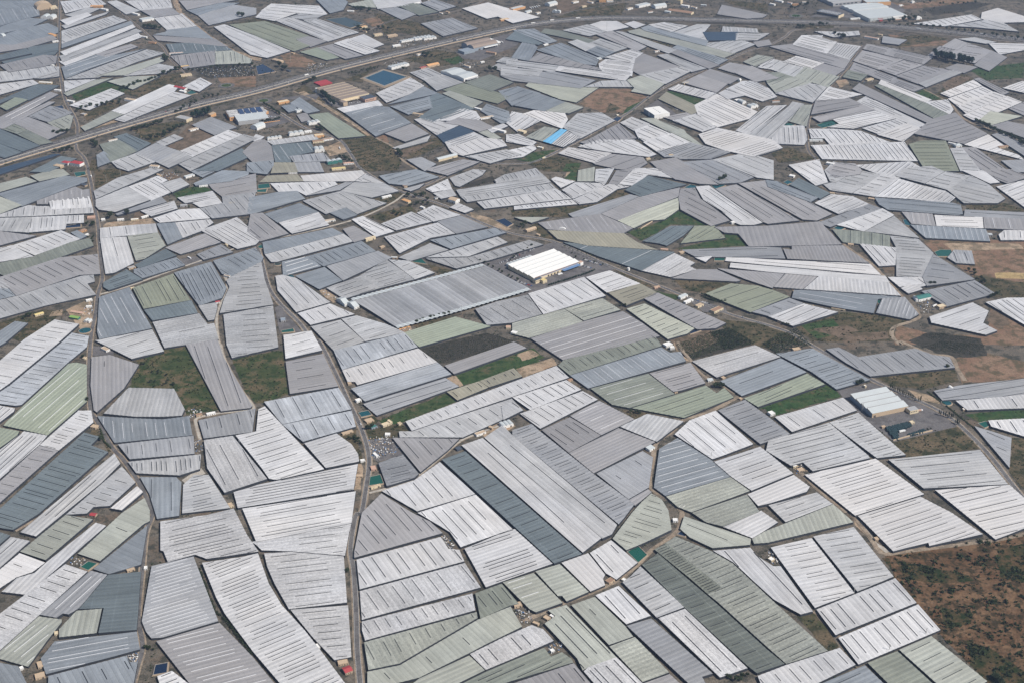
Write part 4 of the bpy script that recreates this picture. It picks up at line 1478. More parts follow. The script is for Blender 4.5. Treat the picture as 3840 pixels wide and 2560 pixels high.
# ---------------------------------------------------------------- materials of built things
CM = {
 'w': plain('white_render', (.74, .73, .70), .8, .08, .2), 'c': plain('cream_render', (.62, .52, .36), .85, .10, .2),
 't': plain('tan_block_wall', (.47, .36, .25), .9, .14, .25), 'o': plain('ochre_render', (.60, .34, .16), .85, .12, .2),
 'r': plain('red_roof_sheet', (.36, .055, .06), .6, .12, .3), 'R': plain('brown_tile_roof', (.30, .19, .13), .85, .16, .5),
 'k': plain('dark_roof_sheet', (.07, .085, .11), .6, .2, .2), 'g': plain('grey_sheet', (.36, .36, .36), .6, .12, .2),
 'G': plain('bright_green_roof', (.22, .36, .10), .7, .12, .3), 'T': plain('teal_green_sheet', (.05, .17, .15), .6, .15, .3),
 'y': plain('yellow_tarp_roof', (.62, .50, .22), .8, .1, .2), 'p': plain('pink_terrace', (.50, .33, .25), .85, .12, .2),
 'm': plain('pale_metal_roof', (.50, .53, .53), .45, .10, .06), 'n': plain('greige_metal_roof', (.255, .205, .17), .5, .08, .1),
 'b': plain('blue_trim', (.14, .24, .42), .6, .1, .2), 'e': plain('steel_cladding', (.26, .30, .34), .55, .1, .15),
}
M_DOOR = plain('door_panel', (.10, .085, .075), .6, .15, .3)
M_GLASS = plain('window_glass', (.035, .045, .06), .15, .2, .2, spec=.6)
M_RIM = plain('pond_rim_concrete', (.27, .25, .22), .9, .2, .2)
M_BANK = plain('pond_earth_bank', (.27, .21, .15), .95, .2, .2)
def water(name, c):
    m, nt, lk, bs = new_mat(name)
    bs.inputs['Base Color'].default_value = c + (1,); bs.inputs['Roughness'].default_value = .12
    bs.inputs['Specular IOR Level'].default_value = .5
    return m
WM = {'g': water('green_water', (.012, .085, .06)), 'b': water('dark_blue_water', (.010, .022, .05)), 't': water('teal_water', (.012, .075, .085)), 'B': water('blue_net_water', (.02, .075, .115)), 'd': water('low_water', (.045, .06, .05))}

ALL = []       # (object, category, look, group, picture position, hand label)
def reg(o, cat, look, group, pos, label=None):
    ALL.append((o, cat, look, group, pos, label)); return o

# ---------------------------------------------------------------- generic small building
def building(name, tile, x, y, w, d, h, ang, wall, roof, style='f', windows=3, doors=1):
    px = tu(tile, x, y)
    gx, gy = un(*px)
    rz = ang
    root = empty(name, (gx, gy, 0), rz)
    b = MB(); b.box(-w / 2, w / 2, -d / 2, d / 2, 0, h, 0)
    r = MB()
    if style == 'f':
        if h < 30:
            b2 = MB()
            r.box(-w / 2 + .25, w / 2 - .25, -d / 2 + .25, d / 2 - .25, h + .002, h + .25, 0)
            for x0, x1, y0, y1 in ((-w / 2, w / 2, -d / 2, -d / 2 + .24), (-w / 2, w / 2, d / 2 - .24, d / 2), (-w / 2, -w / 2 + .24, -d / 2 + .24, d / 2 - .24), (w / 2 - .24, w / 2, -d / 2 + .24, d / 2 - .24)):
                b.box(x0, x1, y0, y1, h + .001, h + .7, 0)
    elif style == 'g':
        o = .4; rh = d * .16
        for s in (-1, 1):
            r.face([(-w / 2 - o, s * (d / 2 + o), h - .05), (w / 2 + o, s * (d / 2 + o), h - .05), (w / 2 + o, 0, h + rh), (-w / 2 - o, 0, h + rh)][::s])
        for s in (-1, 1):
            b.face([(s * w / 2, -d / 2, h), (s * w / 2, d / 2, h), (s * w / 2, 0, h + rh - .1)][::s])
    elif style == 'h':      # hipped
        o = .4; rh = d * .18; e = w / 2 - d / 2 if w > d else 0
        A = [(-w / 2 - o, -d / 2 - o, h), (w / 2 + o, -d / 2 - o, h), (w / 2 + o, d / 2 + o, h), (-w / 2 - o, d / 2 + o, h)]
        p, q = (-e, 0, h + rh), (e, 0, h + rh)
        r.face([A[0], A[1], q, p]); r.face([A[2], A[3], p, q]); r.face([A[1], A[2], q]); r.face([A[3], A[0], p])
    elif style[0] == 'b':   # barrel bays along y
        n = int(style[1:] or 1); bw = w / n
        for i in range(n):
            x0 = -w / 2 + i * bw
            for k in range(8):
                a0, a1 = math.pi * k / 8, math.pi * (k + 1) / 8
                X = lambda a: x0 + bw / 2 - math.cos(a) * bw / 2
                Z = lambda a: h + math.sin(a) * bw * .28
                r.face([(X(a0), -d / 2 - .2, Z(a0)), (X(a1), -d / 2 - .2, Z(a1)), (X(a1), d / 2 + .2, Z(a1)), (X(a0), d / 2 + .2, Z(a0))])
            for s in (-1, 1):
                b.face([(x0 + bw / 2 - math.cos(math.pi * k / 8) * bw / 2, s * d / 2, h + math.sin(math.pi * k / 8) * bw * .28 - .02) for k in range(9)][::-s])
    elif style == 's':      # single slope
        r.face([(-w / 2 - .3, -d / 2 - .3, h + .1), (w / 2 + .3, -d / 2 - .3, h + .1), (w / 2 + .3, d / 2 + .3, h + d * .15), (-w / 2 - .3, d / 2 + .3, h + d * .15)])
        for s in (-1, 1):
            b.face([(s * w / 2, -d / 2, h), (s * w / 2, d / 2, h), (s * w / 2, d / 2, h + d * .14)][::s])
        b.face([(w / 2, d / 2, h), (-w / 2, d / 2, h), (-w / 2, d / 2, h + d * .14), (w / 2, d / 2, h + d * .14)])
    b.build('wall', CM[wall], root)
    if r.f: r.build('roof', CM[roof], root)
    # openings on the two walls that face the road side
    for k in range(windows):
        q = MB(); xx = -w / 2 + w * (k + .5) / windows
        ww = min(1.6, w / windows * .45); z0 = min(1.1, h * .3); z1 = z0 + min(1.4, h * .4)
        if k == windows // 2 and doors:
            dw = min(3.0, w * .2) if name != 'farmhouse' else 1.3
            q.box(xx - dw / 2, xx + dw / 2, -d / 2 - .06, -d / 2 - .004, 0, min(h * .8, 3.2), 0); q.build('door', M_DOOR, root)
        else:
            q.box(xx - ww / 2, xx + ww / 2, -d / 2 - .05, -d / 2 - .004, z0, z1, 0); q.build('window', M_GLASS, root)
    if d > 5 and windows > 1:
        for k in range(2):
            q = MB(); yy = -d / 2 + d * (k + .5) / 2
            q.box(w / 2 + .004, w / 2 + .05, yy - .7, yy + .7, min(1.1, h * .3), min(2.4, h * .75), 0); q.build('window', M_GLASS, root)
    return root, px

LOOKC = {'w': 'white', 'c': 'cream', 't': 'tan', 'o': 'ochre', 'p': 'pinkish', 'g': 'grey', 'e': 'steel-grey', 'T': 'teal', 'r': 'red', 'k': 'dark'}
LOOKR = {'e': 'steel-grey', 'w': 'white', 'c': 'cream', 't': 'tan', 'o': 'ochre', 'r': 'red', 'R': 'brown', 'k': 'dark', 'g': 'grey', 'G': 'bright green', 'T': 'teal-green', 'y': 'yellow', 'p': 'pinkish', 'm': 'pale metal', 'n': 'brownish'}
STYLE = {'f': 'flat', 'g': 'gabled', 'h': 'hipped', 's': 'sloping', 'b': 'rounded'}
BLD = '''
@0 3
86,3 10,6,3 S tr g
120,53 12,7,3 S tt f
134,52 5,5,3 S ww f
52,112 5,5,3 S cc f
37,141 7,10,3 S tt f
37,151 13,8,3 S tt f
144,115 14,3,3 S ww f
20,144 5,4,3 S ww f
@1 3
84,146 11,12,4 H tr g
80,139 14,8,3.5 H tt f
57,124 3,7,3 S ww f
@2 3
5,86 12,7,3.5 S tt f
32,98 9,6,3 S tt f
37,96 6,5,3 S ww f
90,64 12,7,3.5 S tR f
103,63 7,5,3 S cw f
150,8 8,6,3 S ww f
37,128 6,4,3 S ww f
22,103 9,4,3 S tt f
@3 3
3,44 8,6,3 S cw f
100,25 9,5,3 S tt f
@0 2
97,8 18,9,3.5 S wt f
87,79 11,8,3.5 S tt f
78,16 5,6,3 S ct f
194,67 16,6,3.5 H ww f
183,68 11,6,3 S tR f
222,92 9,6,3 S ww f
212,151 7,8,3 S yt f
@1 2
94,55 10,6,4 S ww f
86,39 7,7,3 S tt f
108,79 12,6,3 S eT f
119,77 14,8,4 H cc f
123,75 5,8,5 S cc f
132,76 7,5,3 S ct f
121,86 9,6,3 S ww f
110,105 5,10,3.5 S ww f
104,73 15,9,2.5 S tt f
108,117 9,9,3 S pp f
110,134 18,3,3.5 S ct f
98,110 8,4,3 S ww f
95,124 12,5,2.5 S tt f
84,84 21,5,2.5 S tt f
206,85 20,8,3.5 S wt f
216,80 8,5,4 S tt f
230,77 22,15,4.5 S wm b3
186,99 10,7,3 S kk f
74,7 12,6,2.5 S tt f
2,79 6,8,3 S tt f
@2 2
143,4 16,12,4 H ww f
147,7 9,6,5 H ww f
53,36 9,6,3 S tR g
194,34 8,5,3 S tt f
182,36 10,6,3 S wm s
127,99 13,8,4 S wm s
137,107 9,6,3 S ww f
151,46 13,7,2.5 S tp f
156,153 6,8,3.5 S ww f
198,102 15,6,3.5 S ct f
210,53 6,4,2.5 S tt f
@3 2
26,8 16,7,3.5 S tt f
3,67 10,8,4.5 S ww f
24,115 8,6,3.5 S cw f
30,118 12,7,1.5 S tt f
89,42 4,4,4 S cw f
106,79 8,4,3 S tt f
132,75 8,5,3.5 S cc f
180,63 6,4,3 S tw f
168,43 6,7,3 S ww b1
211,81 9,4,3 S ww f
@0 1
77,14 20,9,4 H tk h
84,44 18,12,3.5 H pp f
95,46 9,9,3.5 H ww f
111,46 16,6,3.5 H ww f
124,46 18,7,3.5 H cw f
134,43 24,5,3.5 H ww f
76,56 17,11,3.5 H oR h
79,60 14,5,3 H ww f
169,33 17,8,3.5 S gg f
174,6 26,10,4 S wm f
187,15 22,6,3.5 H ww f
200,122 9,6,4.5 H wr g
209,98 15,7,4 H wt f
213,31 14,5,3.5 S cw f
82,120 13,6,3.5 H ww f
82,126 12,5,3.5 H ww f
36,133 18,8,4 H cy g
69,136 21,9,4 S TG g
81,139 13,9,4 S wm b2
121,90 16,9,3 S tg f
122,109 9,4,3 S cc f
67,68 14,4,2.5 S wR f
71,131 30,9,2.5 S tp f
209,69 9,6,3.5 S cc f
146,5 16,5,3 S tt f
@1 1
34,3 22,8,4 H ww f
139,15 22,9,4 H tR f
120,25 26,6,4 H ww f
138,29 24,10,4.5 H co h
153,35 12,6,4 H ww f
182,29 22,18,8 W wt g
166,26 10,5,3 S wk f
68,47 25,8,4 H wt f
105,64 26,5,6 S cc f
127,81 15,6,3.5 S tm f
116,71 12,5,3 S tt f
25,138 10,14,3.5 S ge f
80,122 12,34,6 S wm g
89,125 12,30,6 S wm g
135,144 24,14,2.2 S ot f
232,145 10,9,4 H cp f
39,27 16,6,3 S tt f
@2 1
17,55 28,11,4.5 H tt g
24,60 9,6,3.5 H tt f
140,74 17,7,4.5 H tp f
156,76 14,6,3 S tt f
203,49 10,8,4.5 H ww f
201,11 26,6,4 H tt f
157,117 22,8,5 S wm s
162,121 24,7,4 S ww f
172,125 18,7,4 S ct f
188,129 28,12,4.5 W cR f
2,150 11,8,4 S ww f
133,108 15,4,3 S pt f
225,108 9,5,3 S ct f
46,55 18,3,2.5 S ww b1
29,103 11,11,7 H cy f
107,92 4,4,6 S ww f
@3 1
22,6 13,9,4 S ww f
95,27 15,7,3.5 S tt f
76,69 13,6,3.5 S tt f
142,118 34,17,6 W wT g
159,126 18,11,4.5 S tc f
65,127 28,14,2 S ct f
214,129 11,10,4 S ww f
12,139 13,8,3 S tt f
59,22 12,5,3.5 S ct f
136,119 8,18,3.5 S ww b1
204,60 10,9,4 S gm f
@0 0
40,8 56,46,8 W tt b1
49,8 24,26,7 S cc f
45,17 46,30,6 S wm b2
2,34 22,12,5 S wm b1
89,7 44,12,6 H oo f
96,10 30,10,6 H ww f
48,33 32,12,5 H oo f
51,39 20,8,4 H ww f
125,14 34,10,5 H ww f
135,19 44,26,7 S wm f
132,35 28,8,5 H ww f
140,40 26,10,4 H oR h
162,50 44,8,4 H wp f
53,84 20,8,4 H ww f
42,77 42,10,4 H cw f
47,61 20,8,4 H ww f
166,82 44,14,5 H wr g
168,85 22,10,4 H ww f
120,93 36,14,5 S wt f
65,94 26,8,4 H ww f
77,106 16,12,4 H tg f
71,152 32,18,8 H wr h
61,151 22,14,6 H wr h
54,154 24,14,6 H tt h
169,111 42,24,9 W cg f
178,120 26,10,4 S wt f
142,154 24,12,4 H wt f
104,130 26,6,4 H wt f
171,70 34,14,5 H ct f
195,107 14,18,7 S ot s
170,62 26,8,4 H oy f
@1 0
20,57 42,14,6 H tt h
25,95 34,14,6 H oc f
39,103 18,12,5 S wm b2
53,114 34,16,6 S wm b3
5,105 34,24,8 W om f
2,118 24,34,7 S wm b1
17,128 40,8,5 S wm b4
37,124 42,14,6 S wm b3
48,122 20,10,4 H ww f
58,126 26,14,6 S oc f
66,129 30,10,4 H wR f
57,131 30,12,4 H cR f
58,139 26,22,7 S wm b2
72,150 40,14,6 S Tm b3
76,156 36,10,4 S cy f
85,151 26,10,4 H wp h
98,26 34,12,5 H co f
87,11 24,8,4 H ww f
112,33 30,12,6 H ct f
125,34 36,14,6 H tt f
129,43 28,9,5 H ww f
151,51 28,9,5 H wt f
162,61 42,20,6 S to g
154,63 28,10,4 S pr f
131,62 70,20,6 S wm b6
216,50 34,10,7 W tR g
149,106 32,10,4 H ct f
212,109 42,9,4 H wt f
223,121 46,10,5 H ww f
175,146 60,16,6 S ym g
204,101 24,8,4 H ww f
148,4 26,6,5 H ww f
228,19 34,12,5 H oc f
56,85 8,6,12 S ww f
153,36 64,18,5 S wm b5
140,38 60,12,4 S wm b6
159,36 46,22,5 S wm b5
@2 0
5,9 60,20,8 W om f
36,5 40,26,9 W wm g
41,12 30,10,6 S wm b2
83,2 24,16,14 H oc f
120,6 56,22,7 W wm f
135,7 48,30,9 W wm g
150,3 50,20,14 W cy f
155,12 90,26,6 W cR g
159,7 30,12,7 H ww f
31,42 20,7,4 H ww f
80,55 16,10,4 S wm s
26,137 17,7,5 H cw f
9,122 24,14,5 S cc f
97,107 7,5,4 S cw f
211,95 14,24,6 S wm b1
221,99 28,18,6 S wm b2
207,93 16,9,4 S ww f
125,147 12,6,4 H ct f
146,144 12,6,5 H ct f
103,75 6,3,3 S ww f
159,77 22,10,4 S cg f
209,75 8,7,6 S ww b1
183,116 20,7,4 S ww f
117,128 7,5,4 S ww b1
65,135 14,4,3 S ww f
133,48 18,5,4 S wR f
@3 0
95,36 48,10,5 H wp f
62,33 40,9,4 H ww f
93,74 28,10,4 H ct f
44,130 36,8,4 S wm f
57,152 20,10,6 H ww f
174,135 18,16,6 S wm h
216,136 30,9,4 S tR f
7,94 22,8,4 H wR h
80,18 38,8,4 S mm f
10,2 34,10,5 H ww f
26,5 30,10,5 H oR h
138,18 24,9,4 S ww b1
169,133 22,5,4 S ww f
@2 0
58,3 26,12,6 H wt f
66,7 20,9,5 H ct f
72,3 22,9,5 H wt f
90,2 24,10,5 H wt f
108,9 26,10,5 S wt f
127,12 20,8,5 H wR h
143,12 22,9,5 S wm s
167,8 24,9,5 S wt f
176,6 20,7,5 S gm s
15,12 26,10,6 S wm s
24,13 18,8,5 S wt f
@1 0
160,2 20,6,4 S wt f
176,12 16,6,4 S tt f
170,13 14,6,4 S wt f
100,30 16,6,4 H cR f
34,50 12,6,4 S tt f
30,66 14,6,4 S kk f
194,62 26,8,5 H wt f
208,58 14,6,4 H ww f
226,66 14,7,4 S gt f
240,58 16,7,4 S wt f
@3 0
4,5 22,9,5 H ww f
20,4 18,8,5 H wp f
34,3 20,8,5 S wt f
122,6 16,6,4 S ww f
133,3 14,6,4 S ww b1
103,33 14,7,4 S ct f
78,72 14,7,4 S ww f
'''
CM['Y'] = CM['y']
def heading(tile, x, y):
    """houses line up with the closest greenhouse edge"""
    px = tu(tile, x, y); best = None
    for g in GH:
        if abs(g['c'][0] - px[0]) > 420 or abs(g['c'][1] - px[1]) > 300: continue
        P = g['px']
        for i in range(len(P)):
            a, b = P[i], P[(i + 1) % len(P)]
            dx, dy = b[0] - a[0], b[1] - a[1]; L2 = dx * dx + dy * dy
            if L2 < 900: continue
            t = max(0, min(1, ((px[0] - a[0]) * dx + (px[1] - a[1]) * dy) / L2))
            d = math.hypot(a[0] + dx * t - px[0], a[1] + dy * t - px[1])
            if best is None or d < best[0]: best = (d, a, b)
    if best is None: return 0.0
    A, B = un(*best[1]), un(*best[2])
    a = math.atan2(B[1] - A[1], B[0] - A[0])
    while a > math.pi / 4: a -= math.pi / 2
    while a < -math.pi / 4: a += math.pi / 2
    return a
NAMES = {'S': ('farm_shed', 'shed'), 'H': ('farmhouse', 'house'), 'W': ('warehouse', 'warehouse')}
for line in BLD.strip().split('\n'):
    line = line.strip()
    if line[0] == '@': tile = tuple(int(a) for a in line[1:].split()); continue
    a, dims, kind, cols, st = line.split()
    x, y = map(float, a.split(',')); w, d, h = map(float, dims.split(','))
    nm, cat = NAMES[kind]
    wc = {'y': 'c', 'm': 'w'}.get(cols[0], cols[0])
    if w * d < 140 and kind == 'S': d *= 1.25
    o, px = building(nm, tile, x, y, w, d, h, heading(tile, x, y), wc, cols[1], st, windows=2 if kind == 'S' else 4)
    shape = STYLE[st[0]]
    look = f"{LOOKC[wc]} {cat} with {shape} {LOOKR[cols[1]]} roof"
    reg(o, cat, look, 'small buildings between the greenhouses' if kind != 'W' else 'larger sheds and halls', px)

# ---------------------------------------------------------------- the large halls, each built for itself
def frame_from(tile, A, B, D, z):
    """picture corners near-left A, near-right B, far-left D at height z -> origin, heading, width, depth"""
    a, b, d = gp(tile, *A, z), gp(tile, *B, z), gp(tile, *D, z)
    w = math.hypot(b[0] - a[0], b[1] - a[1])
    ang = math.atan2(b[1] - a[1], b[0] - a[0])
    dd = abs(-(d[0] - a[0]) * math.sin(ang) + (d[1] - a[1]) * math.cos(ang))
    return a, ang, w, dd
def npart(root, name, mat, fn):
    b = MB(); fn(b); return b.build(name, mat, root)

def hall(name, tile, A, B, D, h, bays, wallc, roofc, rise=2.2, slope='saw'):
    a, ang, w, d = frame_from(tile, A, B, D, h)
    root = empty(name, (a[0], a[1], 0), ang)
    wl, rf = MB(), MB()
    wl.box(0, w, 0, d, 0, h, 0)
    bd = d / bays
    for i in range(bays):
        y0, y1 = i * bd, (i + 1) * bd
        if slope == 'saw':      # each bay rises towards the back
            rf.face([(-.4, y0 - .3, h + .05), (w + .4, y0 - .3, h + .05), (w + .4, y1, h + rise), (-.4, y1, h + rise)])
            for X, s in ((0, -1), (w, 1)):
                wl.face([(X, y0, h), (X, y1, h), (X, y1, h + rise - .05)][::s])
            wl.face([(w, y1 - .05, h), (0, y1 - .05, h), (0, y1 - .05, h + rise - .03), (w, y1 - .05, h + rise - .03)])
        else:
            ym = (y0 + y1) / 2
            rf.face([(-.4, y0, h + .05), (w + .4, y0, h + .05), (w + .4, ym, h + rise), (-.4, ym, h + rise)])
            rf.face([(-.4, ym, h + rise), (w + .4, ym, h + rise), (w + .4, y1, h + .05), (-.4, y1, h + .05)])
            for X, s in ((0, -1), (w, 1)):
                wl.face([(X, y0, h), (X, y1, h), (X, ym, h + rise - .05)][::s])
    wl.build('wall', CM[wallc], root); rf.build('roof', CM[roofc], root)
    return root, w, d
# big white packing hall beside the town road
T12 = (2, 1)
wh, ww_, wd = hall('warehouse', T12, (20, 99), (62, 84), (-3, 87), 9, 5, 'c', 'w', 2.4)
for k in range(4):
    q = npart(wh, 'loading_door', M_DOOR, lambda b: b.box(ww_ * .30 + k * 9, ww_ * .30 + k * 9 + 4.5, -.08, -.01, .2, 4.6))
npart(wh, 'wall_stripe', CM['b'], lambda b: b.box(ww_ * .12, ww_ * .98, -.35, -.02, 6.6, 7.8, bottom=True))
npart(wh, 'canopy', CM['b'], lambda b: b.box(ww_ * .60, ww_ * .97, -9, -.4, 5.2, 5.7, bottom=True))
npart(wh, 'parapet', CM['R'], lambda b: b.box(ww_ * .03, ww_ * .99, -.5, -.01, 8.0, 9.6, bottom=True))
npart(wh, 'office_block', CM['c'], lambda b: (b.box(-4, 16, -11, -.6, 0, 8, 0)))
npart(wh, 'office_roof', CM['k'], lambda b: (b.box(-3.6, 15.6, -10.6, -1, 8.02, 8.4, 0)))
npart(wh, 'entrance_block', CM['w'], lambda b: b.box(ww_ + .1, ww_ + 9, -3, 6, 0, 7.5))
npart(wh, 'entrance_roof', CM['p'], lambda b: b.box(ww_ + .4, ww_ + 8.6, -2.6, 5.6, 7.52, 7.9))
for k in range(8):
    def arch(b, k=k):
        x0 = 6 + k * ww_ * .068; bw = ww_ * .066
        for j in range(8):
            a0, a1 = math.pi * j / 8, math.pi * (j + 1) / 8
            X = lambda a: x0 + bw / 2 - math.cos(a) * bw / 2
            Z = lambda a: 5 + math.sin(a) * 2.6
            b.face([(X(a0), wd + .3, Z(a0)), (X(a1), wd + .3, Z(a1)), (X(a1), wd + 15, Z(a1)), (X(a0), wd + 15, Z(a0))])
        b.box(x0, x0 + bw - .2, wd + .3, wd + 14.8, 0, 5)
    npart(wh, 'loading_bay_roof', CM['m'], arch)
for k in range(5):
    npart(wh, 'window', M_GLASS, lambda b: b.box(-2 + k * 3.6, .2 + k * 3.6, -11.06, -11.005, 4.6, 6.4))
for k in range(1, 5): npart(wh, 'roof_ridge', CM['m'], lambda b: b.box(.2, ww_ - .2, wd * k / 5 - 1.2, wd * k / 5 + .1, 11.3, 11.65, bottom=True))
reg(wh, 'warehouse', 'x', None, tu(T12, 30, 90), 'largest bright white warehouse, wide stepped roof and loading doors, beside the two-lane road')

T23 = (3, 2)
w2, a2, d2 = hall('warehouse', T23, (96, 66), (129, 59), (76, 49), 9, 4, 't', 'm', 3.0)
npart(w2, 'wall_cladding', CM['e'], lambda b: b.box(-.12, -.02, .3, d2 - .3, .2, 8.8))
npart(w2, 'office_block', CM['c'], lambda b: b.box(a2 * .93, a2 + 13, -14, -.5, 0, 7))
npart(w2, 'office_roof', CM['g'], lambda b: b.box(a2 * .93 + .3, a2 + 12.7, -13.7, -.8, 7.02, 7.4))
for k in range(4): npart(w2, 'window', M_GLASS, lambda b: b.box(a2 * .95 + k * 3.6, a2 * .95 + 2.2 + k * 3.6, -14.07, -14.01, 3.6, 5.4))
npart(w2, 'loading_door', M_DOOR, lambda b: b.box(3, 8, -.1, -.02, .1, 4.5))
npart(w2, 'mast', CM['g'], lambda b: b.box(-3, -2.6, d2 * .35, d2 * .35 + .4, 0, 19))
for k in range(1, 4): npart(w2, 'roof_ridge', CM['g'], lambda b: b.box(.2, a2 - .2, d2 * k / 4 - 1.5, d2 * k / 4 + .1, 11.9, 12.25, bottom=True))
reg(w2, 'warehouse', 'x', None, tu(T23, 103, 55), 'pale four-ridged warehouse with shaded grey side and cream office, right of centre')

T02 = (2, 0)
w3, a3, d3 = hall('warehouse', T02, (131, 106), (145, 104), (124, 99.5), 13, 1, 'w', 'w', .8)
npart(w3, 'side_cladding', CM['e'], lambda b: b.box(-.2, -.03, .2, d3 * .46, .1, 12.8))
npart(w3, 'side_cladding', CM['e'], lambda b: b.box(-.2, -.03, d3 * .56, d3 - .2, .1, 12.8))
for k in range(5): npart(w3, 'skylight', CM['k'], lambda b: b.box(a3 * .5 - 1.5, a3 * .5 + 1.5, d3 * (.2 + k * .15), d3 * (.2 + k * .15) + 2, 13.6, 14.0))
npart(w3, 'gate', M_DOOR, lambda b: b.box(a3 * .76, a3 * .97, -.1, -.02, .1, 4))
for k in range(3): npart(w3, 'window', M_GLASS, lambda b: b.box(a3 * (.1 + k * .22), a3 * (.1 + k * .22) + 2, -.09, -.02, 1.5, 3))
reg(w3, 'warehouse', 'x', None, tu(T02, 135, 101), 'plain white box warehouse beside the diagonal road, just right of the bare red field')

T01 = (1, 0)
w4, a4, d4 = hall('warehouse', T01, (78, 92), (104, 86), (60, 81), 12, 6, 'c', 'n', 2.0)
npart(w4, 'terrace_block', CM['p'], lambda b: b.box(a4 * .62, a4 + 2, -34, -1, 0, 9))
npart(w4, 'terrace_roof', CM['k'], lambda b: b.box(a4 * .62 + .4, a4 + 1.6, -33.6, -1.4, 9.02, 9.4))
npart(w4, 'canopy', CM['c'], lambda b: b.box(6, a4 * .6, -9, -.5, 7, 8.6, bottom=True))
npart(w4, 'stair_tower', CM['t'], lambda b: b.box(-8, 6, -26, -1, 0, 11))
npart(w4, 'tower_roof', CM['n'], lambda b: b.box(-7.6, 5.6, -25.6, -1.4, 11.02, 11.4))
for k in range(6): npart(w4, 'window', M_GLASS, lambda b: b.box(a4 * .65 + k * 5, a4 * .65 + 3 + k * 5, -34.08, -34.01, 3.5, 6))
for k in range(7): npart(w4, 'roof_ridge', CM['c'], lambda b: b.box(.5, a4 - .5, d4 * k / 6 - .7, d4 * k / 6 + .7, 14.1 if k else 12.2, 14.6 if k else 12.8, bottom=True))
reg(w4, 'warehouse', 'x', None, tu(T01, 82, 85), 'large brown-roofed warehouse with six long ridges, left of the wide blue pond')

w5, a5, d5 = hall('warehouse', T01, (191, 72.5), (204, 69), (171, 65), 10, 2, 'w', 'm', 3.5, 'gable')
npart(w5, 'canopy', CM['g'], lambda b: b.box(a5 * .1, a5 * .95, -10, -.3, 5.5, 6.1, bottom=True))
for k in range(4): npart(w5, 'loading_door', M_DOOR, lambda b: b.box(a5 * (.1 + k * .2), a5 * (.1 + k * .2) + 6, -.1, -.02, .1, 4.6))
reg(w5, 'warehouse', 'x', None, tu(T01, 190, 67), 'long off-white warehouse with twin shallow ridges and canopy, right of the wide blue pond')

# barrel-vaulted depot by the motorway
def vault(name, tile, A, B, D, h, n, rise, roofc, wallc):
    a, ang, w, d = frame_from(tile, A, B, D, h)
    root = empty(name, (a[0], a[1], 0), ang); wl, rf = MB(), MB(); bd = d / n
    wl.box(0, w, 0, d, 0, h)
    for i in range(n):
        for k in range(10):
            a0, a1 = math.pi * k / 10, math.pi * (k + 1) / 10
            Y = lambda q: i * bd + bd / 2 - math.cos(q) * bd / 2
            Z = lambda q: h + .05 + math.sin(q) * rise
            rf.face([(-.4, Y(a1), Z(a1)), (-.4, Y(a0), Z(a0)), (w + .4, Y(a0), Z(a0)), (w + .4, Y(a1), Z(a1))])
        for X, s in ((0, -1), (w, 1)):
            wl.face([(X, i * bd + bd / 2 - math.cos(math.pi * k / 10) * bd / 2, h + math.sin(math.pi * k / 10) * rise) for k in range(11)][::s])
    wl.build('wall', CM[wallc], root); rf.build('roof', CM[roofc], root)
    return root, w, d
w6, a6, d6 = vault('depot', T01, (200, 45), (222, 40), (189, 41), 10, 2, 9, 'n', 'e')
npart(w6, 'side_yard_wall', CM['e'], lambda b: b.box(-45, -1, -8, 26, 0, 9))
npart(w6, 'end_roof', CM['w'], lambda b: b.box(a6 + .6, a6 + 16, 3, d6 - 4, 8, 12))
for k in range(4): npart(w6, 'loading_door', M_DOOR, lambda b: b.box(a6 * (.2 + k * .2), a6 * (.2 + k * .2) + 8, -.1, -.02, .1, 6))
npart(w6, 'loading_canopy', CM['w'], lambda b: b.box(a6 * .4, a6 * .98, -8, -.3, 6.6, 7.6, bottom=True))
reg(w6, 'depot', 'x', None, tu(T01, 205, 41), 'brown twin-vaulted depot on a wide asphalt yard beside the motorway')

# solar-roofed hall
T00 = (0, 0)
w7, a7, d7 = hall('warehouse', T00, (219, 112), (247, 108.5), (218, 106), 11, 1, 'g', 'm', 2.5)
reg(w7, 'warehouse', 'x', None, tu(T00, 230, 109), 'grey-white hall standing in front of the solar-panelled roof, left of the roundabout')
w8, a8, d8 = hall('warehouse', T00, (211, 108), (245, 104), (207, 102), 11, 2, 'o', 'g', 2.5, 'gable')
for k in range(4):
    def pan(b, k=k):
        x0 = a8 * (.30 + k * .165)
        b.box(x0, x0 + a8 * .13, d8 * .12, d8 * .86, 13.75, 13.9, bottom=True)
    npart(w8, 'solar_panel', plain('solar_panel_glass', (.035, .06, .13), .25, .2, .3) if k == 0 else bpy.data.materials['solar_panel_glass'], pan)
for k in range(5):
    npart(w8, 'roof_strip', CM['w'], lambda b: b.box(a8 * .02, a8 * .26, d8 * (.08 + k * .17), d8 * (.14 + k * .17), 13.75, 13.9, bottom=True))
for k in range(3): npart(w8, 'window', M_GLASS, lambda b: b.box(4 + k * 7, 8 + k * 7, -.1, -.02, 4, 7))
reg(w8, 'warehouse', 'x', None, tu(T00, 222, 103), 'orange-walled hall roofed with four dark blue solar panel blocks near the roundabout')

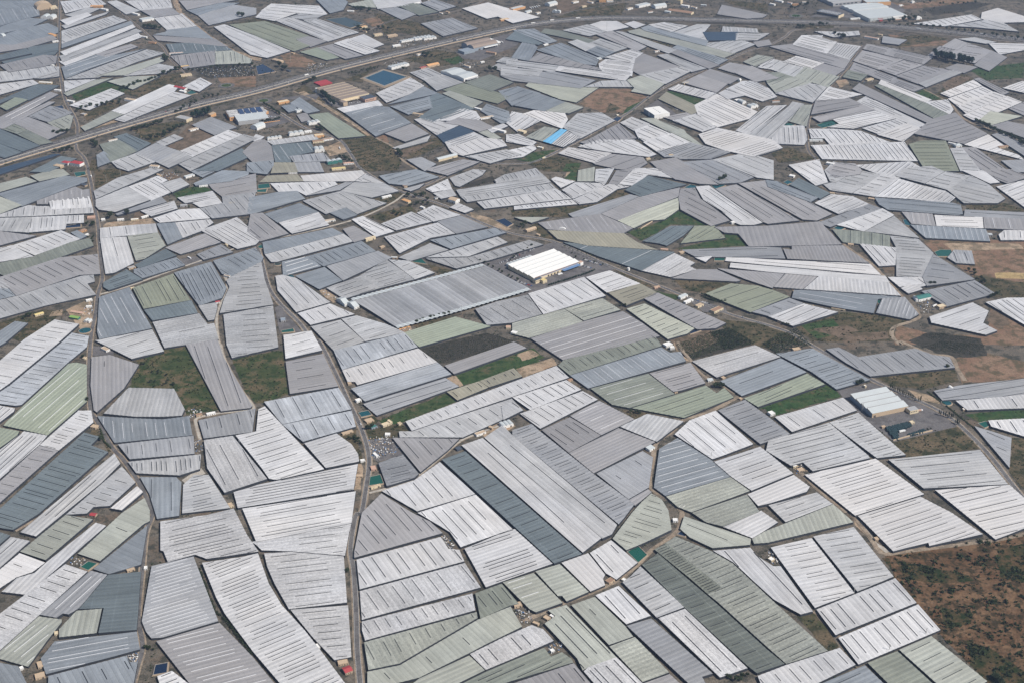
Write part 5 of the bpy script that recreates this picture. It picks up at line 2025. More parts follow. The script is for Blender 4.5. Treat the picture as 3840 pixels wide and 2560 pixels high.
# ---- retail park by the far interchange
T03 = (3, 0)
s1, q1, e1 = hall('store', T03, (93, 17.2), (127, 13.8), (86, 10), 13, 1, 'm', 'm', 1.2)
M_SIGNR = plain('sign_red', (.42, .03, .05), .5, .05, .5); M_SIGNK = plain('sign_dark', (.10, .10, .11), .5, .05, .5)
def text_part(root, s, size, loc, rz, mat, name):
    cu = bpy.data.curves.new(name, 'FONT'); cu.body = s; cu.size = size; cu.extrude = .08; cu.align_x = 'CENTER'
    t = bpy.data.objects.new(name + '_tmp', cu); COL.objects.link(t)
    dg = bpy.context.evaluated_depsgraph_get(); dg.update()
    me = bpy.data.meshes.new_from_object(t.evaluated_get(dg)); bpy.data.objects.remove(t)
    me.name = name; me.materials.clear(); me.materials.append(mat)
    o = bpy.data.objects.new(name, me); COL.objects.link(o); o.parent = root; o.location = loc; o.rotation_euler = (math.pi / 2, 0, rz)
    return o
npart(s1, 'sign_band', CM['m'], lambda b: b.box(q1 * .02, q1 * .60, -2.2, -.05, 4.8, 13.6, bottom=True))
text_part(s1, 'Aunlex', 7.5, (q1 * .30, -2.32, 6.8), 0, M_SIGNR, 'sign_lettering')
text_part(s1, 'N', 5.0, (q1 * .115, -2.32, 7.2), 0, M_SIGNK, 'sign_emblem')
text_part(s1, 'O', 5.0, (q1 * .49, -2.32, 7.2), 0, M_SIGNK, 'sign_emblem')
for k in range(5): npart(s1, 'entrance_pillar', CM['w'], lambda b: b.box(4 + k * 5.4, 6 + k * 5.4, -1.6, -.6, 0, 4.8))
npart(s1, 'entrance_recess', M_DOOR, lambda b: b.box(2, q1 * .55, -.3, -.06, 0, 4.7))
npart(s1, 'red_porch', CM['r'], lambda b: b.box(q1 * .27, q1 * .35, -5, -2.3, 0, 4.6))
npart(s1, 'wing', CM['w'], lambda b: b.box(q1 * .62, q1 + .5, -7, -.05, 0, 12))
npart(s1, 'wing_base', CM['p'], lambda b: b.box(q1 * .62, q1 + .5, -7.3, -7.05, 0, 2.6))
npart(s1, 'wing_panel', CM['g'], lambda b: b.box(q1 * .78, q1 * .94, -7.2, -7.06, 6, 10))
reg(s1, 'store', 'x', None, tu(T03, 105, 13), 'long white store with red lettering on its front facing the far motorway')
s2, q2, e2 = hall('store', T03, (65, 14.5), (70, 12.5), (45, 10), 11, 1, 'c', 'k', .4)
npart(s2, 'glass_front', M_GLASS, lambda b: b.box(-.2, -.05, 4, e2 - 4, 2.5, 9))
for k in range(10): npart(s2, 'roof_strip', CM['w'], lambda b: b.box(2, q2 * .9, e2 * (.1 + k * .085), e2 * (.1 + k * .085) + 1.6, 11.5, 11.8))
reg(s2, 'store', 'x', None, tu(T03, 58, 9), 'dark-roofed angular store with pale roof strips, left of the white lettered store')
s3, q3, e3 = hall('store', T03, (79, 10.2), (111, 6.6), (74, 4.5), 10, 3, 'w', 'm', 2, 'gable')
reg(s3, 'store', 'x', None, tu(T03, 95, 6), 'low white multi-ridged store directly behind the red-lettered store')
s4, q4, e4 = hall('store', T03, (60, 3.5), (90, .5), (55, -3), 11, 3, 'g', 'g', 2, 'gable')
for k in range(6): npart(s4, 'window', M_GLASS, lambda b: b.box(10 + k * 16, 20 + k * 16, -.1, -.03, 4, 8))
reg(s4, 'store', 'x', None, tu(T03, 72, 1), 'grey ribbed-roof store at the top edge, behind the dark angular store')
s5, q5, e5 = hall('store', T03, (91, 2.6), (113, 1.6), (90, -2), 14, 1, 'o', 'm', 1)
npart(s5, 'dark_bay', CM['e'], lambda b: b.box(q5 * .12, q5 * .45, -.5, -.05, 0, 13))
reg(s5, 'store', 'x', None, tu(T03, 102, 1), 'ochre-fronted store at the top edge, right of the grey ribbed-roof store')

# red car-park canopy
cr, qc, ec = hall('canopy', T01, (59, 78.5), (70, 76), (57, 75), 4, 1, 'r', 'r', .6)
reg(cr, 'canopy', 'x', None, tu(T01, 63, 76), 'crimson car-park canopy between motorway and brown-roofed warehouse')

# ---------------------------------------------------------------- greenhouse tunnels' pale gable ends (part of the long striped house)
for g in GH_OBJS:
    if g['tone'] == 'Q':
        root = g['obj']; P = [un(x, y, 4.9) for x, y in g['px']]
        ox, oy = root.location.x, root.location.y
        for i0, i1 in ((0, 1), (2, 4)):
            b = MB()
            for j in range(i0, i1):
                A, B2 = P[j], P[j + 1]; L = math.hypot(B2[0] - A[0], B2[1] - A[1]); n = int(L / 11)
                for k in range(n):
                    q = lambda t: (A[0] + (B2[0] - A[0]) * t - ox, A[1] + (B2[1] - A[1]) * t - oy)
                    nx, ny = (B2[1] - A[1]) / L, -(B2[0] - A[0]) / L
                    if i0 == 0: nx, ny = -nx, -ny
                    a, c = q(k / n), q((k + 1) / n); m = ((a[0] + c[0]) / 2, (a[1] + c[1]) / 2)
                    out = lambda p, dd, z: (p[0] + nx * dd, p[1] + ny * dd, z)
                    b.face([out(a, 0, 0), out(c, 0, 0), out(c, 0, 5.2), out(m, 0, 7.0), out(a, 0, 5.2)])
                    b.face([out(a, 0, 5.2), out(m, 0, 7.0), out(m, -12, 7.1), out(a, -12, 5.2)])
                    b.face([out(m, 0, 7.0), out(c, 0, 5.2), out(c, -12, 5.2), out(m, -12, 7.1)])
            if i0 == 0 or True: b.build('gable_end', M_GABLE, root) if 'M_GABLE' in globals() else b.build('gable_end', CM['m'], root)

# ---------------------------------------------------------------- reservoirs
POND = '''
@0 3
g 74,50 81,45 89,47 81,53
b 143,140 154,138 153,147 141,149
@2 3
g 106,36 116,31 124,39 116,46
b 152,20 155,17 161,19 159,22
@1 2
t 94,65 103,63 106,67 97,69
g 105,124 114,122 117,130 104,132
@0 1
g 68,2 78,1 79,4 70,6
g 229,20 235,19 235,22 229,22
b 60,51 74,49 74,52 61,53
@1 1
g 2,13 12,12 13,16 2,17
g 1,18 10,17 9,20 1,20
t 27,97 33,96 36,98 32,99
g 23,147 34,145 35,148 24,149
g 143,84 152,81 157,86
b 220,46 228,44 236,49 231,52
@2 1
t 158,16 164,13 172,15 166,17
t 183,14 193,12 196,14 187,17
g 186,80 196,80 195,83 186,83
b 160,147 166,144 173,147 164,150
@3 1
t 14,11 18,9 23,11 18,13
t 60,53 64,51 71,53 66,55
t 124,45 131,45 131,51 126,50
g 153,75 158,73 168,73 170,79 156,79
t 45,99 47,97 55,98 52,101
g 100,117 106,117 103,123 101,122
g 31,123 41,124 38,126
@0 0
b 42,50 48,48 50,50 44,52
b 46,99 57,97 59,100 49,101
g 171,86 176,83 181,86 175,87
@1 0
B 100,72 117,65 138,71 118,79
d 63,18 82,16 99,22 87,26
b 0,61 6,59 18,66 2,69
b 144,105 150,103 155,105 149,107
@2 0
b 92,110 97,107 101,109 97,112
@3 0
g 44,115 60,110 66,114 50,118
g 13,117 18,113 25,115
@3 2
g 193,75 200,73 204,77 199,79
'''
WLOOK = {'g': 'green', 'b': 'dark navy', 't': 'teal', 'B': 'wide blue', 'd': 'half-empty grey-green'}
def pond(k, poly, px, look):
    cx = sum(p[0] for p in poly) / len(poly); cy = sum(p[1] for p in poly) / len(poly)
    if area2(poly) < 0: poly = poly[::-1]
    root = empty('reservoir', (cx, cy, 0))
    P = [(x - cx, y - cy) for x, y in poly]
    b = MB(); b.face([(x, y, 1.2) for x, y in P]); b.build('water', WM[k], root)
    rim, bank = MB(), MB(); n = len(P)
    def off(d):
        out = []
        for i in range(n):
            a, c, e = P[i - 1], P[i], P[(i + 1) % n]
            d1 = (c[0] - a[0], c[1] - a[1]); d2 = (e[0] - c[0], e[1] - c[1])
            l1, l2 = math.hypot(*d1), math.hypot(*d2)
            nx = d1[1] / l1 + d2[1] / l2; ny = -d1[0] / l1 - d2[0] / l2; l = math.hypot(nx, ny) or 1
            s = d / max(.5, l / 2)
            out.append((c[0] + nx / l * s, c[1] + ny / l * s))
        return out
    rw = .7 if k != 'B' else 5.0
    O, Q = off(rw), off(rw + (1.6 if k != 'B' else 9))
    for i in range(n):
        j = (i + 1) % n
        rim.face([(*P[i], 1.9), (*O[i], 1.9), (*O[j], 1.9), (*P[j], 1.9)])
        rim.face([(*P[i], 1.9), (*P[j], 1.9), (*P[j], 1.0), (*P[i], 1.0)])
        bank.face([(*O[i], 1.88), (*Q[i], .3), (*Q[j], .3), (*O[j], 1.88)])
    rim.build('rim', M_RIM, root); bank.build('bank', M_BANK, root)
    if k == 'B':
        lines = MB(); A, B2, C2, D2 = P
        for t in range(1, 12):
            f = t / 12; p = (A[0] + (D2[0] - A[0]) * f, A[1] + (D2[1] - A[1]) * f); q = (B2[0] + (C2[0] - B2[0]) * f, B2[1] + (C2[1] - B2[1]) * f)
            L = math.hypot(q[0] - p[0], q[1] - p[1])
            lines.box(0, L, -.35, .35, 1.3, 1.45, rz=math.atan2(q[1] - p[1], q[0] - p[0]), c=p)
        lines.build('net_cable', M_GLASS, root)
    reg(root, 'reservoir', look, 'irrigation reservoirs', px)
    return root
for line in POND.strip().split('\n'):
    if line[0] == '@': tile = tuple(int(a) for a in line[1:].split()); continue
    k, pts = line.split(' ', 1)
    xy = [tuple(map(float, q.split(','))) for q in pts.split()]
    poly = [gp(tile, x, y, 1.2) for x, y in xy]
    pond(k, poly, tu(tile, sum(p[0] for p in xy) / len(xy), sum(p[1] for p in xy) / len(xy)), WLOOK[k] + ' water reservoir with raised rim')
def round_pond(tile, x, y, r, k, look):
    c = gp(tile, x, y, 1.2)
    pond(k, [(c[0] + math.cos(2 * math.pi * i / 24) * r, c[1] + math.sin(2 * math.pi * i / 24) * r) for i in range(24)], tu(tile, x, y), look)
round_pond((0, 1), 78, 147, 12, 't', 'round teal water tank'); round_pond((1, 1), 6, 70, 10, 'g', 'round green water tank'); round_pond((1, 1), 20, 86, 8, 'd', 'round muddy water tank')
round_pond((3, 2), 164, 56, 9, 't', 'round teal basin')

# ---------------------------------------------------------------- vegetation
def leaf_mat(name, c, var=.35):
    m, nt, lk, bs = new_mat(name)
    bs.inputs['Roughness'].default_value = .8; bs.inputs['Specular IOR Level'].default_value = .15
    at = N(nt, 'ShaderNodeAttribute', attribute_name='tint')
    oi = N(nt, 'ShaderNodeObjectInfo')
    mx = N(nt, 'ShaderNodeMix', data_type='RGBA')
    mx.inputs[6].default_value = tuple(x * (1 - var) for x in c) + (1,); mx.inputs[7].default_value = tuple(x * (1 + var) for x in c) + (1,)
    lk.new(at.outputs['Fac'], mx.inputs[0])
    hs = N(nt, 'ShaderNodeHueSaturation'); lk.new(mx.outputs[2], hs.inputs['Color'])
    mr = N(nt, 'ShaderNodeMapRange'); mr.inputs[3].default_value = .75; mr.inputs[4].default_value = 1.25
    lk.new(oi.outputs['Random'], mr.inputs[0]); lk.new(mr.outputs[0], hs.inputs['Value'])
    lk.new(hs.outputs[0], bs.inputs['Base Color'])
    return m
LEAF = {'d': leaf_mat('dark_leaves', (.040, .055, .028)), 'm': leaf_mat('olive_leaves', (.065, .08, .042)), 'p': leaf_mat('pine_needles', (.022, .042, .026)), 'c': leaf_mat('cypress_leaves', (.020, .034, .018)),
        's': leaf_mat('scrub_leaves', (.034, .048, .020))}
M_TRUNK = plain('bark', (.13, .10, .075), .9, .2, 2)
def clumps(mb, rnd, c, r, n, s):
    """leaf clumps through an uneven crown: small crossed faces, denser towards a few lobes"""
    lobes = [(rnd.uniform(-.5, .5) * r[0], rnd.uniform(-.5, .5) * r[1], rnd.uniform(-.4, .5) * r[2], rnd.uniform(.45, .75)) for _ in range(6)]
    for i in range(n):
        lx, ly, lz, lr = lobes[i % 6]
        while True:
            a = [rnd.uniform(-1, 1) for _ in range(3)]
            q = sum(t * t for t in a)
            if .12 < q <= 1: break
        p = (c[0] + lx + a[0] * r[0] * lr, c[1] + ly + a[1] * r[1] * lr, c[2] + lz + a[2] * r[2] * lr)
        u = [rnd.gauss(0, 1) for _ in range(3)]; v = [rnd.gauss(0, 1) for _ in range(3)]
        lu = math.sqrt(sum(t * t for t in u)); lv = math.sqrt(sum(t * t for t in v)); k = s * rnd.uniform(.6, 1.3)
        u = [t / lu * k for t in u]; v = [t / lv * k for t in v]
        mb.face([tuple(p[d] + u[d] for d in range(3)), tuple(p[d] + v[d] for d in range(3)), tuple(p[d] - u[d] for d in range(3)), tuple(p[d] - v[d] * .8 for d in range(3))], tint=rnd.random())
def trunk(mb, h, r):
    n = 6
    for i in range(n):
        a0, a1 = 2 * math.pi * i / n, 2 * math.pi * (i + 1) / n
        mb.face([(math.cos(a0) * r, math.sin(a0) * r, 0), (math.cos(a1) * r, math.sin(a1) * r, 0), (math.cos(a1) * r * .5, math.sin(a1) * r * .5, h), (math.cos(a0) * r * .5, math.sin(a0) * r * .5, h)])
    for k in range(4):
        a = 2 * math.pi * k / 4 + .4; z = h * .55
        x1, y1, z1 = math.cos(a) * h * .35, math.sin(a) * h * .35, h * 1.15
        mb.face([(r * .3, 0, z), (-r * .3, 0, z), (x1, y1, z1)]); mb.face([(0, r * .3, z), (0, -r * .3, z), (x1, y1, z1)])
PROTO = {}
for kind, rr_, ch, th, n, s, lf in (('r', (3.2, 3.2, 2.6), 4.6, 3.2, 420, .55, 'd'), ('o', (2.0, 2.0, 1.5), 2.4, 1.4, 200, .45, 'm'), ('p', (3.4, 3.4, 3.6), 7.5, 6.0, 460, .65, 'p'), ('c', (.9, .9, 4.2), 4.6, 2.0, 260, .38, 'c'), ('f', (1.9, 1.9, .9), 8.4, 8.2, 160, .55, 'm')):
    PROTO[kind] = []
    for v in range(3):
        rnd = random.Random(hash((kind, v)) if False else ord(kind) * 10 + v)
        a, b = MB(), MB(); trunk(a, th, .28 if kind != 'c' else .16); clumps(b, rnd, (0, 0, ch), rr_, n, s)
        PROTO[kind].append((a.build('trunk', M_TRUNK, link=False).data, b.build('crown', LEAF[lf], link=False).data))
TREE_N = [0]
def tree(kind, px, scale, bushy=False):
    x, y = un(*px); v = TREE_N[0] % 3; TREE_N[0] += 1
    rnd = random.Random(TREE_N[0])
    nm = {'r': 'broadleaf_tree' if not bushy else 'shrub', 'o': 'olive_tree', 'p': 'pine_tree', 'c': 'cypress_tree', 'f': 'palm_tree'}[kind]  # shrub also names bushy broadleaf trees
    root = empty(nm, (x, y, 0), rnd.uniform(0, 6.28)); s = scale * rnd.uniform(.82, 1.18); root.scale = (s, s, s * rnd.uniform(.9, 1.1))
    for part, me in zip(('trunk', 'crown'), PROTO[kind][v]):
        o = bpy.data.objects.new(part, me); o.parent = root; COL.objects.link(o)
    return root
# kind scale count jitter : path | group | label true of every one
TREES = '''
3 2;c;1.15;15;.4;112,43 124,49 135,54;cypress row beside the four-ridged warehouse;slim dark cypress in the long row between four-ridged warehouse and road
3 2;c;1.3;2;.2;138,55 140,55;pair of cypresses by the road bend;slim dark cypress of the close pair standing on the warehouse yard
3 2;c;1.25;8;.5;157,67 163,69 170,71;cypresses at the yard edge;dark cypress in the short row along the lower right yard edge
3 2;c;1.2;4;.4;172,75 175,77;cypresses at the yard corner;dark cypress in the knot at the yard's lower right corner
2 1;f;1.0;9;.6;48,72 54,75 62,77 70,80 77,83 81,85;palms along the two-lane road;tall palm beside the two-lane road behind the largest white warehouse
2 1;r;.75;6;1.5;55,76 60,80 66,82 83,87;shrubby trees along the warehouse car park;low round tree at the back car park of the largest white warehouse
1 1;r;1.0;9;1.2;206,83 213,88 222,91 230,97 240,101;trees along the white warehouse's left side;dark round tree on the shaded left side of the largest white warehouse
1 1;r;.9;6;1;234,83 246,74 253,70;trees along the upper car park;small round tree along the upper car park of the largest white warehouse
0 1;r;2.7;1;0;101,44;;very large spreading grey-green tree beside the left country road
0 1;r;2.0;1;0;117,41;;tall bushy dark tree right of the very large spreading tree
0 1;r;1.4;4;2;80,51 86,50;trees around the orange-roofed house;dark tree between orange-roofed house and left country road
0 1;r;1.2;3;1;22,137 28,134;trees beside the yellow-roofed house;dark tree next to the yellow-roofed house at left
0 1;r;.9;4;1;85,61 85,66;trees on the verge of the country road;small tree on the left verge of the country road
1 1;r;1.7;5;2;140,24 148,25 153,22 158,28;trees at the road junction;big dark tree at the centre-left road junction
1 1;r;1.2;6;2;140,33 150,31 158,31;garden trees below the junction;garden tree beside the cream house below the road junction
1 1;r;1.3;5;3;126,39 132,41;green trees in the field above white roofs;bright green tree clump in the field left of the road junction
1 1;r;1.2;8;2;146,140 160,136 176,133;trees in the patch below the long striped greenhouse;dark bush tree in the patch below the long striped greenhouse
2 1;r;1.5;2;1;12,50 9,52;trees by the gabled tan house;round dark tree left of the gabled tan house
2 1;r;1.0;2;1;101,125 104,125;trees at the dark gap;small dark tree in the gap between cream-green and mauve-grey roofs
2 1;r;1.8;4;1;191,10 196,9;tall trees by the teal pond;tall dark tree beside the teal reservoir, upper right of centre
2 1;r;.9;9;1;175,115 185,119 196,122;bushy trees along the lower road bank;low bushy tree along the road bank right of the white gatehouse sheds
3 0;p;2.6;26;3.5;152,53 160,55 168,57 176,59 186,60;pine grove at far right;tall dark pine in the dense grove among mauve-grey greenhouses
3 0;r;1.7;20;1.2;121,24 140,25 165,28 190,31 212,34 235,37;shrub belt below the motorway at right;dark bushy tree in the belt along the motorway, upper right
3 0;r;1.9;8;2;26,26 40,25 54,24;trees near the interchange;dark tree on the bank below the far interchange
3 0;r;2.2;6;1.5;127,18 135,19 110,21;trees right of the store;large dark tree right of the red-lettered store
3 0;r;2.0;18;1;191,113 203,119 216,125 228,130 237,136;tree line at right;dark tree of the long line between two grey roofs at right edge
3 0;r;1.7;8;2;20,8 24,9 38,4;trees at the interchange roundabout;dark tree by the roundabout at the far interchange
3 0;r;2.2;4;1;62,33 70,36;trees by the narrow white greenhouse;tall dark tree below the narrow white greenhouse near the motorway
3 0;r;1.3;9;2;145,3 165,5 190,4;trees in the far orchard;dark tree in the far green plot at top right
0 0;r;2.4;9;1.5;133,26 140,27 146,28;tree clump behind white shed;big dark tree in the clump below the grey-roofed open shed
0 0;r;2.2;6;2;150,54 154,57;trees at the bend of north lane;big dark tree where the north lane bends, upper left
0 0;p;2.0;10;1.2;176,110 185,108 193,106;tall trees beside the solar-roofed hall;tall dark tree left of the solar-roofed hall
0 0;r;1.5;16;1.2;121,121 135,117 150,113;tree row along the motorway wall;round tree in the row along the motorway wall, left
0 0;r;1.9;10;2;150,126 160,121 171,116 140,129;trees around the straw-yellow yard;dark tree beside the straw-yellow yard left of the solar-roofed hall
0 0;r;1.7;7;1.5;52,141 60,139 66,138;trees beside the motorway exit;dark tree below the motorway at the left country road
0 0;r;2.2;3;1;86,133 89,136;trees by the dark mesh roof;big dark tree left of the dark grey-green roofs below the motorway
0 0;r;2.6;2;1;220,15 222,17;dark trees among grey roofs;big round dark tree among grey roofs at the top
0 0;r;1.7;22;2;112,84 125,79 140,73 155,68 166,65;shrub belt above the motorway;bushy tree in the diagonal belt above the white strip greenhouses, left
0 0;r;1.7;10;2;70,102 80,100 100,97 112,94;trees along the gravel plot;bushy tree along the narrow gravel plot above the motorway
0 0;r;1.5;14;2;172,66 190,64 215,62 234,61 232,69;trees around the scrap yard;bushy tree beside the cluttered yard above the motorway
0 0;r;1.5;10;2;160,104 175,98 190,90 200,88;shrubs on the motorway bank;shrubby tree on the bank between lane and motorway
0 0;r;1.6;6;2;50,124 56,124 62,122;trees at the motorway bridge;tree left of the motorway bridge on the country road
1 0;r;1.8;8;1.5;44,78 50,75 56,74;trees at the left of the red canopy;dark tree left of the crimson car-park canopy
1 0;p;1.7;11;.8;61,88 66,93 71,98;trees on the shaded side of the brown-roofed hall;dark tree along the shaded left side of the brown-roofed warehouse
1 0;r;2.0;5;1;94,27 98,29 104,30;trees by the ochre house;dark tree below the half-empty grey-green reservoir
1 0;r;1.9;3;.8;112,27 116,27 121,28;round trees on the bare slope;round dark tree of the trio on the bare slope by the motorway
1 0;r;2.2;3;1.5;22,62 28,65;trees beside the red soil mound;big dark tree left of the red soil mound
1 0;r;1.9;1;0;135,65;;lone round tree beside the white tunnels above the wide blue pond
1 0;r;2.2;2;1;216,66 219,66;trees right of the twin-ridged warehouse;big dark tree right of the twin-ridged off-white warehouse
1 0;r;1.8;5;1.5;153,51 160,53;trees on the green plot by the motorway;tree on the small plot between motorway and twin-ridged warehouse
1 0;r;1.3;12;.4;8,97 15,101 22,106;street trees beside the parking lot;small round street tree along the road below the roundabout
1 0;r;1.3;9;.4;4,113 13,112 22,110;parking lot trees;small round tree in the row across the parking lot
1 0;r;1.6;6;2;56,119 62,120;trees by the rounded sheds;dark tree left of the soft green greenhouse
1 0;r;1.5;6;1.5;77,145 82,147 88,150;trees by the yellow roof;dark tree among houses beside the orchard field
1 0;r;1.8;12;2;90,9 98,9 106,10;trees below the pale greenhouse;dark tree behind the half-empty reservoir
1 0;r;1.7;6;1;130,141 134,144;shrubs on the field path;dark shrub tree on the path beside the orchard field
1 0;o;1.2;40;2.5;86,68 95,66 104,64 112,62;young orchard by the wide blue pond;small dark orchard tree left of the wide blue pond
3 1;r;1.4;2;.6;150,105 153,105;trees at the greenhouse corner;dark round tree at the corner of two grey greenhouses, right
3 1;r;1.3;4;1.2;204,117 210,116;trees at the slate greenhouse end;dark tree at the right end of the dark grey greenhouse, right
3 1;r;1.2;8;2;192,101 200,104 184,92;scrub trees at right;shrubby tree on the slope below the red earth
3 1;r;.9;4;1;14,142 20,143;shrubs by the road;shrub at the foot of the triangular white roofs
1 2;r;1.2;3;.8;107,79 103,81;trees by the cream farmhouse;round tree beside the cream farmhouse on the main farm road
1 2;r;.7;14;2;86,90 92,88 95,95;dark shrubs in the field by the farm road;dark shrub on the triangular plot left of the main farm road
1 3;r;1.3;1;0;84,55;;lone dark round tree at the left edge of the main farm road
0 2;r;1.2;3;1;76,15 82,81 92,91;trees beside the country road;dark tree beside the left country road, middle left
2 2;r;1.4;4;1.2;187,42 192,42;garden trees by the green roof;dark garden tree on the corner of the soft green roof
2 2;r;1.0;4;1.2;110,65 118,67;bushes by the streaked roof;dark bush between soft green and pale grey roofs at centre
3 2;r;1.5;2;.6;82,40 85,40;trees behind the four-ridged warehouse;round dark tree behind the four-ridged warehouse
3 2;r;1.3;1;0;165,25;;lone round shrub at the lower end of the long grey greenhouse
0 2;r;.8;16;4;132,20 140,28 150,30 160,40 136,38;bushes in the green triangle plot;dark bush on the weedy green plot at left
3 3;r;1.2;8;1.5;207,152 214,158;trees at bottom right corner;dark tree at the bottom edge of the hillside
2 3;r;1.0;6;1.5;198,152 208,156 215,150;trees by the bottom shed;dark garden tree at the bottom edge beside the dark green-grey netted roof
0 3;r;.8;6;1.5;133,125 140,126;shrubs beside the grey roof;dark shrub in the narrow plot at the bottom left
'''
rt = random.Random(5)
for line in TREES.strip().split('\n'):
    t, k, s, n, jit, path, grp, lab = line.split(';')
    tile = tuple(int(a) for a in t.split()); n = int(n); jit = float(jit)
    pts = [tuple(map(float, q.split(','))) for q in path.split()]
    seg = [math.hypot(pts[i + 1][0] - pts[i][0], pts[i + 1][1] - pts[i][1]) for i in range(len(pts) - 1)]
    tot = sum(seg) or 1
    for i in range(n):
        if len(pts) == 1: p = pts[0]
        else:
            u = tot * i / max(1, n - 1); j = 0
            while j < len(seg) - 1 and u > seg[j]: u -= seg[j]; j += 1
            f = u / seg[j] if seg[j] else 0
            p = (pts[j][0] + (pts[j + 1][0] - pts[j][0]) * f, pts[j][1] + (pts[j + 1][1] - pts[j][1]) * f)
        px = tu(tile, p[0] + rt.uniform(-jit, jit), p[1] + rt.uniform(-jit, jit) * .45)
        reg(tree(k, px, float(s), 'shrub' in lab or 'bush' in lab), 'shrub' if 'shrub' in lab or 'bush' in lab else 'tree', None, grp or None, px, lab)

# hedges and a netting windbreak
def hedge(tile, pts, w, h, label, mat='p', dens=1.6):
    P = [gp(tile, *q) for q in pts]; b = MB(); rnd = random.Random(len(pts) * 31 + int(pts[0][0]))
    for i in range(len(P) - 1):
        L = math.hypot(P[i + 1][0] - P[i][0], P[i + 1][1] - P[i][1])
        for k in range(max(1, int(L / w * dens))):
            f = (k + rnd.random()) / max(1, int(L / w * dens))
            c = (P[i][0] + (P[i + 1][0] - P[i][0]) * f, P[i][1] + (P[i + 1][1] - P[i][1]) * f, h * .5)
            clumps(b, rnd, c, (w * .6, w * .6, h * .55), 60, .6)
    o = b.build('hedge', LEAF[mat]); reg(o, 'hedge', None, None, tu(tile, *pts[0]), label)
hedge(T12, [(33, 106), (50, 101), (66, 96), (76, 92)], 4, 5, 'tall clipped dark green hedge along the near yard of the largest white warehouse')
hedge((0, 3), [(183, 52), (191, 75), (198, 92), (206, 98), (220, 116), (232, 131)], 5, 4, 'dark netting windbreak between the grey and the long white greenhouse, bottom left', 'd')  # a netting windbreak, built from leaf clumps like the hedges
hedge((0, 2), [(92, 80), (96, 92), (102, 98)], 3, 3, 'dark roadside hedge along the left country road beside the tan shed', 'd')
hedge((3, 2), [(146, 46), (165, 60), (180, 72), (190, 80)], 3, 2, 'low dark hedge bank between the road bend and the tan track', 'm')
hedge((2, 1), [(174, 116), (185, 120), (196, 122)], 4, 3.5, 'bushy dark hedge on the near bank of the two-lane road', 'd')

# scrub bushes: nobody could count them
def inside(p, poly):
    c = False; n = len(poly)
    for i in range(n):
        a, b = poly[i], poly[i - 1]
        if (a[1] > p[1]) != (b[1] > p[1]) and p[0] < (b[0] - a[0]) * (p[1] - a[1]) / (b[1] - a[1]) + a[0]: c = not c
    return c
b = MB(); rnd = random.Random(77)
from mathutils import noise as mnoise
for k, poly in FPOLY:
    if k not in 'SHGMJ': continue
    A = abs(area2(poly)) / 2
    n = int(min(4200, A / ({'S': 60, 'H': 40, 'G': 260, 'M': 40, 'J': 24}[k])))
    xs = [p[0] for p in poly]; ys = [p[1] for p in poly]
    for i in range(n):
        p = (rnd.uniform(min(xs), max(xs)), rnd.uniform(min(ys), max(ys)))
        if not inside(p, poly): continue
        q = mnoise.noise(Vector((p[0] / 34, p[1] / 34, 0))) + .5 * mnoise.noise(Vector((p[0] / 11, p[1] / 11, 3)))
        if q < (-.02 if k != 'G' else .1) and rnd.random() < .86: continue
        s = rnd.uniform(.6, 1.6) * (1.4 if rnd.random() < .12 else 1) * (1.55 + max(0, q) if k in 'HJ' else 1)
        clumps(b, rnd, (p[0], p[1], s * .5), (s * 1.5, s * 1.5, s * .9), 16, .55 * s + .15)
o = b.build('scrub_bushes', LEAF['s']); tag(o, 'low dark scrub bushes scattered over the rough plots and the hillside', 'scrub', None, 'stuff')

# orchards and crop rows too many to count
def rows(tile, quad, nu, nv, size, mat, name, label, jit=.15):
    P = [gp(tile, *q) for q in quad]; b = MB(); rnd = random.Random(nu * 13 + nv)
    for i in range(nu):
        for j in range(nv):
            u = (i + .5 + rnd.uniform(-jit, jit)) / nu; v = (j + .5 + rnd.uniform(-jit, jit)) / nv
            if rnd.random() < .06: continue
            x = (P[0][0] * (1 - u) + P[1][0] * u) * (1 - v) + (P[3][0] * (1 - u) + P[2][0] * u) * v
            y = (P[0][1] * (1 - u) + P[1][1] * u) * (1 - v) + (P[3][1] * (1 - u) + P[2][1] * u) * v
            s = size * rnd.uniform(.7, 1.2)
            clumps(b, rnd, (x, y, s * .8), (s, s, s * .8), 26, .34 * s + .1)
    o = b.build(name, LEAF[mat]); tag(o, label, 'orchard', None, 'stuff')
rows((2, 2), [(150, 3), (182, -8), (196, 6), (166, 16)], 22, 16, 1.6, 'm', 'orchard_rows', 'rows of small fruit trees on brown soil beside the two-lane road')
rows((2, 2), [(182, -8), (200, -12), (224, 2), (196, 8)], 16, 16, 2.3, 'd', 'orchard_rows', 'dense dark orchard rows beside the brown ploughed plot')
rows((3, 2), [(-6, 2), (26, -12), (40, 4), (6, 11)], 18, 12, 2.2, 'd', 'orchard_rows', 'dense dark orchard rows behind the bluish grey greenhouse')
rows((1, 0), [(80, 128), (106, 126), (140, 142), (98, 156)], 24, 9, 1.6, 'm', 'orchard_rows', 'sparse olive rows on the weedy field right of the town road')
rows((3, 1), [(140, 150), (160, 150), (196, 155), (172, 168)], 10, 26, 1.0, 'd', 'crop_rows', 'dark crop rows on the plot right of the road loop')
rows((3, 2), [(138, 6), (160, 0), (200, 3), (190, 13)], 12, 28, 1.0, 'd', 'crop_rows', 'dark crop rows on the plot above the long grey greenhouse')
rows((1, 2), [(152, 7), (212, -8), (242, 1), (168, 20)], 40, 14, .9, 'd', 'crop_rows', 'dark low crop rows between pale green roof and mauve-grey strip')

